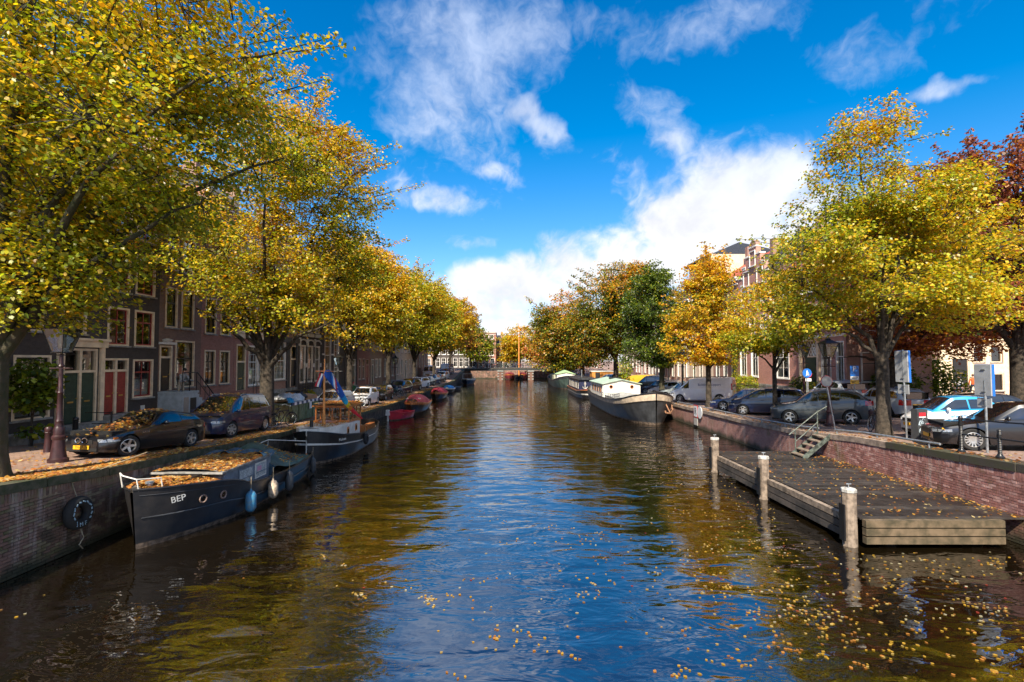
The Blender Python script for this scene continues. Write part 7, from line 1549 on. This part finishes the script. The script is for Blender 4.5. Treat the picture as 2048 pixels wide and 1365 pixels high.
# ---- people
def person(label, p, rz, top, legs, hair, pose='stand', h=1.74, skin=(.50, .30, .22), held=None):
    s = h / 1.74; me = bpy.data.meshes.new('body')
    J = {'pel': (0, 0, .95), 'waist': (0, 0, 1.10), 'chest': (0, -.01, 1.32), 'neck': (0, 0, 1.48), 'head0': (0, -.015, 1.56), 'head': (0, -.02, 1.68)}
    lean = {'stand': 0, 'walk': .05, 'lean': .35, 'ride': .2}[pose]
    for k in ('waist', 'chest', 'neck', 'head0', 'head'): x, y, z = J[k]; J[k] = (x, y - (z - .95) * lean, z - (z - .95) * lean * .35)
    cx, cy, cz = J['chest']; nk = J['neck']
    for sg, n_ in ((-1, 'L'), (1, 'R')):
        st_ = .16 * sg if pose in ('walk', 'ride') else .03 * sg
        J['hip' + n_] = (sg * .10, 0, .90); J['knee' + n_] = (sg * .11, -st_ * 1.0 - .03, .50); J['ank' + n_] = (sg * .11, -st_ * 1.3 + .03, .09); J['toe' + n_] = (sg * .12, -st_ * 1.3 - .13, .04)
        J['sh' + n_] = (sg * .19, nk[1] + .01, nk[2] - .07); reach = pose in ('lean', 'ride')
        J['el' + n_] = (sg * .25, nk[1] + (-.12 if reach else .04), nk[2] - .33); J['wr' + n_] = (sg * .24, nk[1] + (-.36 if reach else -.04 - st_ * .6), nk[2] - (.38 if reach else .58)); J['hand' + n_] = (sg * .235, J['wr' + n_][1] - .05, J['wr' + n_][2] - .07)
    rad = dict(pel=(.15, .11), waist=(.135, .10), chest=(.16, .115), neck=(.055, .055), head0=(.075, .085), head=(.085, .10), hip=(.09, .09), knee=(.062, .062), ank=(.042, .045), toe=(.042, .035), sh=(.065, .065), el=(.047, .047), wr=(.034, .034), hand=(.04, .025))
    names = list(J); E = [('pel', 'waist'), ('waist', 'chest'), ('chest', 'neck'), ('neck', 'head0'), ('head0', 'head')]
    for n_ in 'LR': E += [('pel', 'hip' + n_), ('hip' + n_, 'knee' + n_), ('knee' + n_, 'ank' + n_), ('ank' + n_, 'toe' + n_), ('chest', 'sh' + n_), ('sh' + n_, 'el' + n_), ('el' + n_, 'wr' + n_), ('wr' + n_, 'hand' + n_)]
    me.from_pydata([J[k] for k in names], [(names.index(a), names.index(b_)) for a, b_ in E], [])
    o = bpy.data.objects.new('tmp', me); COL.objects.link(o); o.modifiers.new('skin', 'SKIN'); ss = o.modifiers.new('sub', 'SUBSURF'); ss.levels = 1; ss.render_levels = 1
    if not me.skin_vertices: 
        bm = bmesh.new(); bm.from_mesh(me); bm.verts.layers.skin.verify(); bm.to_mesh(me); bm.free()
    for i, k in enumerate(names):
        kk = k if k in rad else k[:-1]; me.skin_vertices[0].data[i].radius = rad[kk]; me.skin_vertices[0].data[i].use_root = (k == 'pel')
    dg = bpy.context.evaluated_depsgraph_get(); em = bpy.data.meshes.new_from_object(o.evaluated_get(dg)); bpy.data.objects.remove(o)
    M_sk = mat('skin_%.2f' % skin[0], skin, .6, .05)
    em.materials.clear(); [em.materials.append(m) for m in (M_sk, top, legs, M_plast)]
    hd = Vector(J['head0'])
    for f in em.polygons:
        c = f.center; d = min((('head', (c - Vector(J['head'])).length * .8), ('head', (c - hd).length * .9)) + tuple((k, (c - Vector(J[k])).length) for k in names if k not in ('head', 'head0')), key=lambda q_: q_[1])[0]
        f.material_index = 0 if d[:4] in ('head', 'hand') or d in ('neck',) and c.z > nk[2] else (3 if d[:3] in ('toe', 'ank') and c.z < .12 else (2 if d[:3] in ('hip', 'kne', 'ank', 'pel') and c.z < .98 else 1)); f.use_smooth = True
    t = thing('person', label, 'person', tuple(p), rz); t.scale = (s, s, s); link('body', em, t)
    hx = J['head']; b = MB(); b.blob((hx[0], hx[1] + .02, hx[2] + .035), (.098, .112, .085), 10, 6); b.obj('hair', hair, t, smooth=60)
    b = MB(); b.blob((hx[0], hx[1] - .105, hx[2] - .03), (.018, .022, .025), 6, 4); b.obj('nose', M_sk, t); return t
cl = lambda n_, c: mat('cloth_' + n_, c, .85, .15, 9)
HB_, HR_ = mat('hair_dark', (.02, .015, .012), .6, .1), mat('hair_brown', (.10, .05, .03), .6, .1)
person('person in grey t shirt leaning on the stoop railing', (-16.95, 26.25, 2.46), R(75), cl('grey', (.38, .40, .42)), cl('khaki', (.40, .33, .25)), HB_, 'lean', 1.68)
person('person in green jacket and red cap walking by the third elm', (-14.6, 47.2, gz(-14.6, 47.2)), R(20), cl('green', (.03, .17, .07)), cl('denim', (.04, .08, .2)), mat('red_cap', (.4, .04, .05), .7, .1), 'walk')
person('person in turquoise top behind the silver cars', (16.5, 49.3, gz(16.5, 49.3)), R(30), cl('turquoise', (.02, .48, .44)), cl('black', (.02, .02, .02)), HR_, 'walk')
person('person in orange jacket walking past the cream ground floor', (37.3, 41.5, gz(37.3, 41.5)), R(160), cl('orange', (.55, .10, .02)), cl('navy', (.02, .03, .07)), HR_, 'walk', 1.8); person('person in pale grey top beside the orange jacket', (36.4, 41.8, gz(36.4, 41.8)), R(170), cl('pale', (.42, .40, .38)), cl('denim', (.04, .08, .2)), HB_, 'walk')
for i, (x, l, c) in enumerate(((-8.2, 'person in black coat on the left part of the far bridge', 'black'), (-6.2, 'person in dark coat beside the left bridge bicycles', 'navy'), (-3.6, 'person in brown coat in the middle of the far bridge', 'brown'))): person(l, (x, YB + 2.0, BRZ(x) + .02), R(60 * i), cl(c, {'black': (.02, .02, .02), 'navy': (.02, .03, .07), 'brown': (.12, .07, .05)}[c]), cl('black', (.02, .02, .02)), HB_, 'walk')
# ================================================================ shrubs, climbers, pots
def bush(name, label, p, ells, n, size, palette, seed, stem=True, cat='shrub', group=None, pot=None):
    t = thing(name, label, cat, tuple(p), 0, group); rs = np.random.RandomState(seed); P = []
    W = np.array([e[6] for e in ells], float); W /= W.sum()
    k = rs.choice(len(ells), n, p=W); E = np.array(ells)[k]; d = rs.normal(size=(n, 3)); d /= np.linalg.norm(d, axis=1)[:, None]; r = rs.uniform(0, 1, n)[:, None] ** .4
    P = E[:, :3] + d * E[:, 3:6] * r + rs.normal(0, .05, (n, 3)); P[:, 2] = np.maximum(P[:, 2], .04)
    zz = [e[2] for e in ells]; link('foliage', leaves_mesh('foliage', P, d, size, palette, seed, False, min(zz) - .5, max(zz) + .5), t).__setitem__('kind', 'stuff')
    if stem:
        b = MB(); q = random.Random(seed)
        for i in range(5): e = ells[i % len(ells)]; b.tube([(q.uniform(-.05, .05), q.uniform(-.05, .05), -.05), (e[0] * .4, e[1] * .4, e[2] * .55), (e[0] + q.uniform(-.2, .2) * e[3], e[1] + q.uniform(-.2, .2) * e[4], e[2])], [.03, .02, .01], 5)
        b.obj('stem', M_bark, t)
    if pot: b = MB(); b.lathe([(.13, 0), (.18, .28), (.2, .3), (.17, .3)], seg=12); b.obj('pot', pot, t)
    return t
PB = [(DGR, .6, 0, 0, 0), (GRN, .5, .2, .2, .1), (LGR, .1, .1, .2, 0)]; PB2 = [(GRN, .6, 0, 0, 0), (LGR, .4, .2, .1, 0), (YEL, .06, 0, .1, 0)]
bush('maple_sapling', 'green leafy sapling between the lamp post and the leftmost window', ground(61, 893, -1), [(0, 0, 2.3, .85, .8, .8, 3), (.1, 0, 1.7, .7, .7, .5, 2), (.05, .2, .5, .6, .6, .25, .6)], 1500, .2, [(DGR, .45, 0, 0, 0), (GRN, .6, .2, .2, .1), (LGR, .12, -.2, .2, 0)], 41, cat='tree')
bush('potted_plant', 'green plant in a red pot below the black house window', (-16.95, 24.1, gz(-16.9, 24.1)), [(0, 0, .5, .35, .4, .22, 1)], 260, .13, PB2, 42, pot=M_redp)
bush('shrub', 'shrub in front of the black house with white arches', (-16.4, 41.2, gz(-16, 41)), [(0, 0, .7, .7, 1.0, .65, 1)], 700, .16, PB2, 43)
bush('climbing_vine', 'climbing vine on the wall left of the stepped gable house', (FR - .35, 53.0, gz(22.8, 53)), [(0, 0, 1.2, .35, .9, 1.1, 2), (0, .3, 3.2, .25, .5, 1.0, 1), (0, .1, 4.9, .3, .9, .8, 1.6)], 1500, .17, [(GRN, .6, 0, 0, 0), (LGR, .5, .2, .1, 0), (YEL, .1, 0, .1, 0)], 44)
bush('shrub', 'round shrub under the brick house windows', (FR - .9, 49.2, gz(22.5, 49)), [(0, 0, 1.0, .8, 1.4, .95, 1)], 1100, .16, PB2, 45)
bush('clipped_hedge', 'low clipped hedge behind black iron fence in front of brick house', (FR - 1.2, 45.0, gz(22.5, 45)), [(0, -3, .45, .55, 1.5, .42, 1), (0, 0, .45, .55, 1.5, .42, 1), (0, 2.6, .45, .55, 1.4, .42, 1)], 2600, .11, [(DGR, .8, 0, 0, 0), (GRN, .25, .2, .1, 0)], 46, cat='hedge')
bush('shrub', 'dark shrub beside the lattice door', (FR - .8, 40.4, gz(22.5, 40)), [(0, 0, 1.0, .8, .9, 1.0, 1)], 1000, .17, PB, 47)
bush('shrub', 'shrub at the corner of the big brick house', (22.0, 37.4, gz(22, 37.4)), [(0, 0, .8, .7, .9, .8, 1)], 800, .16, PB2, 48)
bush('evergreen_shrub', 'large dark evergreen shrub behind the silver estate', (29.6, 37.2, gz(29.6, 37)), [(0, 0, 1.8, 1.9, 1.6, 1.9, 2), (1.6, 0, 1.3, 1.7, 1.4, 1.3, 1)], 3600, .22, [(DGR, .8, 0, 0, 0), (GRN, .4, .1, .2, .1), (LGR, .12, -.1, .2, .1)], 49)
bush('evergreen_shrub', 'dark shrub between the silver estate and big tree', (26.2, 35.0, gz(26, 35)), [(0, 0, 1.3, 1.5, 1.2, 1.4, 2)], 2000, .2, PB, 50)
bush('young_tree', 'thin young tree with sparse green leaves by the barge cabin', (13.35, 60.6, gz(13.35, 60.6)), [(0, 0, 2.6, .8, .8, 1.3, 2), (0, 0, 1.4, .9, .9, .8, 1)], 900, .2, PB2, 51, cat='tree')
bush('climbing_plant', 'climbing plant on the cream ground floor at the right edge', (43.6, 43.6, gz(43, 43.6)), [(0, 0, 2.4, .8, .25, 2.2, 1)], 900, .2, PB, 52)
# iron fence before the brick house
t = thing('garden_fence', 'black iron garden fence before the clipped hedge', 'fence', (FR - 1.95, 41.2, gz(22, 44)))
b = MB(); b.rod((0, 0, .95), (0, 8.2, .95), .02, 4); b.rod((0, 0, .2), (0, 8.2, .2), .02, 4); b.obj('rail', M_black, t)
bm_ = MB(); bm_.rod((0, 0, 0), (0, 0, 1.1), .013, 4); bme = bm_.mesh('baluster', M_black)
for k in range(42): link('baluster', bme, t, (0, k * .2, 0))
# ================================================================ fallen leaves
PALF = np.array([(.70, .36, .06), (.62, .26, .05), (.78, .48, .12), (.55, .20, .05), (.72, .56, .26), (.42, .17, .07)])
def litter(P, size, seed, tilt=.18, rot=None, cols=PALF, w=None):
    rs = np.random.RandomState(seed); n = len(P); a = rs.uniform(0, 6.28, n); L = (size * rs.uniform(.7, 1.25, n))[:, None]; W = L * rs.uniform(.28, .4, n)[:, None]
    t = np.stack([np.cos(a), np.sin(a), rs.normal(0, tilt, n)], 1); s = np.stack([-np.sin(a), np.cos(a), rs.normal(0, tilt, n)], 1)
    V = np.stack([P - t * L * .5, P - t * L * .08 + s * W, P + t * L * .22 + s * W * .8, P + t * L * .5, P + t * L * .22 - s * W * .8, P - t * L * .08 - s * W], 1)
    lo = V[:, :, 2].min(1) - P[:, 2]; V[:, :, 2] -= lo[:, None]
    C = cols[rs.choice(len(cols), n, p=w)] * rs.uniform(.75, 1.2, (n, 1)); C = np.concatenate([np.clip(C, 0, 1), np.ones((n, 1))], 1).repeat(6, 0)
    return V.reshape(-1, 3), np.arange(n * 6).reshape(n, 6), C
def scatter(name, label, P, size, seed, parent=None, **k):
    V, Fq, C = litter(np.asarray(P, float), size, seed, **k); o = link(name, npmesh(name, V, Fq, M_leaf, C), parent); stuff(o)
    if parent is None: o['label'] = label; o['category'] = 'leaves'
    return o
rs = np.random.RandomState(77)
# left quay: thick along the edge, thinner inland
P = []
while len(P) < 15000:
    y = 8.5 + 62 * rs.uniform(0, 1) ** 1.9; d = abs(rs.normal(0, .75)) if rs.uniform() < .8 else rs.uniform(0, 6.5); x = XL - .0 - d
    if x < -17.4 or math.sin(y * 1.7 + x) * .5 + math.sin(y * .6 - x * 2) * .5 > .75: continue
    P.append((x, y, (copz(-1, y) if x > XL - .52 else gz(x, y)) + .006))
scatter('fallen_leaves', 'orange fallen leaves carpeting the left quay edge', P, .105, 1)
P = []
while len(P) < 4200:
    y = 11 + 60 * rs.uniform(0, 1) ** 1.5; d = abs(rs.normal(0, .9)) if rs.uniform() < .6 else rs.uniform(0, 9); x = XR + .02 + d
    P.append((x, y, (copz(1, y) if x < XR + .5 else gz(x, y)) + .006))
scatter('fallen_leaves', 'scattered brown fallen leaves on the right quay and street', P, .095, 2, cols=PALF[[1, 3, 5, 4]] * .8)
P = []
while len(P) < 800:
    u = rs.uniform(); x = 8.45 + 3.9 * (rs.uniform() if u < .55 else 1 - abs(rs.normal(0, .06))); y = 12.45 + rs.uniform(0, 9)
    if x < 12.36: P.append((x, y, DZ + .006))
scatter('fallen_leaves', 'yellow and red leaves strewn over the dark landing stage', P, .075, 3)
# on the launch, the tug and the cars
P = []
while len(P) < 3400:
    x, y = rs.uniform(2.02, 5.0), rs.uniform(-.96, .96); P.append((x, y, 1.422 + .09 * (1 - (y / .98) ** 2)))
while len(P) < 5600:
    x = rs.uniform(.12, 2.1); hb = HB.hb(x / 8.5) * .88; y = rs.uniform(-hb, hb); P.append((x, y, float(np.interp(x / 8.5, [0, .1, .25], [1.39, 1.31, 1.13])) + .16 * min(1, 1.5 * (1 - abs(y) / max(hb / .88, .1))) * .9 + .01 + (.03 if 1.0 < x < 1.9 and abs(y) < .5 else 0)))
while len(P) < 6100:
    u, v = rs.uniform(.25, 1), rs.uniform(.05, .95); q_ = tent(u, v); P.append((q_[0], q_[1], q_[2] + .008))
scatter('leaf_cover', '', P, .095, 4, parent=bep, cols=PALF)
P = []
while len(P) < 900: x, y = rs.uniform(.5, 4.3), rs.uniform(-.9, .9); P.append((x, y, 1.60 - .03 * x))
while len(P) < 1500: P.append((rs.uniform(wx0 - .1, wx1 + .1), rs.uniform(-.9, .9), wz1 + .10))
while len(P) < 2100: P.append((rs.uniform(6.0, 8.3), rs.uniform(-.75, .75), .66))
scatter('leaf_cover', '', P, .09, 5, parent=tug)
for (t, L, W, fzt, ztop, fwt, n, wsx) in CAR_LEAVES:
    P = []
    while len(P) < n:
        x = rs.uniform(.15, L * .72) if rs.uniform() < .75 else wsx + abs(rs.normal(0, .14)) - .1; y = rs.uniform(-.92, .92) * fwt(min(max(x, 0), L))
        P.append((x - L / 2, y, ztop(x, y) + .012))
    scatter('leaf_cover', '', P, .10, 6 + n, parent=t, tilt=.3)
# floating on the canal: drifts
def drift(cx, cy, sx, sy, n, ang=0.):
    out = []; c, s = math.cos(ang), math.sin(ang)
    sub = [(rs.normal(0, sx), rs.normal(0, sy), rs.uniform(.05, .28)) for _ in range(max(2, n // 12))]
    for _ in range(int(n * .58)):
        if rs.uniform() < .28: a, b = rs.normal(0, sx * 1.2), rs.normal(0, sy * 1.2)
        else: k = sub[rs.randint(len(sub))]; a, b = k[0] + rs.normal(0, sx * k[2]), k[1] + rs.normal(0, sy * k[2])
        out.append((cx + a * c - b * s, cy + a * s + b * c))
    return out
PX = []
for d in ((1750, 1190, 190, 60, 330, .1), (1600, 1130, 130, 60, 220, .3), (1500, 1010, 60, 55, 200, .4), (1420, 960, 50, 40, 170, .3), (1330, 900, 60, 18, 220, .15), (1900, 1230, 110, 45, 190, 0), (1660, 1250, 90, 40, 150, .3), (1560, 1180, 40, 40, 120, .5), (1990, 1345, 45, 16, 46, .1), (1850, 1130, 110, 14, 110, 0),
          (705, 1180, 22, 10, 34, 0), (690, 1130, 14, 28, 24, -.8), (850, 1190, 36, 14, 44, .2), (960, 1250, 45, 14, 36, .35), (1050, 1280, 45, 10, 34, .3), (1190, 1165, 34, 8, 26, .35), (1000, 1060, 90, 30, 60, 0), (1160, 1080, 80, 40, 60, .3), (1400, 1230, 120, 60, 90, .3), (1250, 1180, 90, 60, 60, .3), (1560, 1310, 70, 24, 40, 0), (1380, 960, 30, 70, 120, .9), (1450, 1100, 60, 60, 120, .3), (900, 1200, 220, 60, 70, 0), (1100, 1300, 220, 40, 40, 0), (160, 1190, 120, 30, 8, 0), (520, 1060, 60, 40, 12, 0)):
    PX += drift(*d)
P = []
for (x, y) in PX:
    if y < 860 or y > 1420: continue
    p = hit(x, y, 0)
    if p.x > XR - .15 or p.x < XL + .2 or (8.0 < p.x and 12.2 < p.y < 21.6): continue
    if abs(p.x + 8.9) < 1.5 and 12 < p.y < 31: continue
    P.append((p.x, p.y, .008))
P = np.array(P); P = P[np.argsort(P[:, 1])]
near = P[:220]; far = P[220:]
FL_ = np.array([(.72, .42, .05), (.72, .50, .15), (.60, .25, .05), (.68, .60, .40), (.42, .06, .04), (.30, .16, .06)]); FW = [.30, .24, .14, .16, .04, .12]
scatter('floating_leaves', 'yellow leaves drifting on the canal water', far, .060, 8, tilt=.03, cols=FL_, w=FW)
lm = []
for k in range(8):
    V, Fq, C = litter(np.zeros((1, 3)), .066, 200 + k, .05, cols=FL_, w=FW); lm.append(npmesh('floating_leaf', V, Fq, M_leaf, C))
for i, p in enumerate(near):
    o = link('floating_leaf', lm[i % 8], None, tuple(p), rs.uniform(0, 6.28)); tag(o, 'single yellow leaf floating on the near canal water', 'leaf', 'leaves floating near the camera')
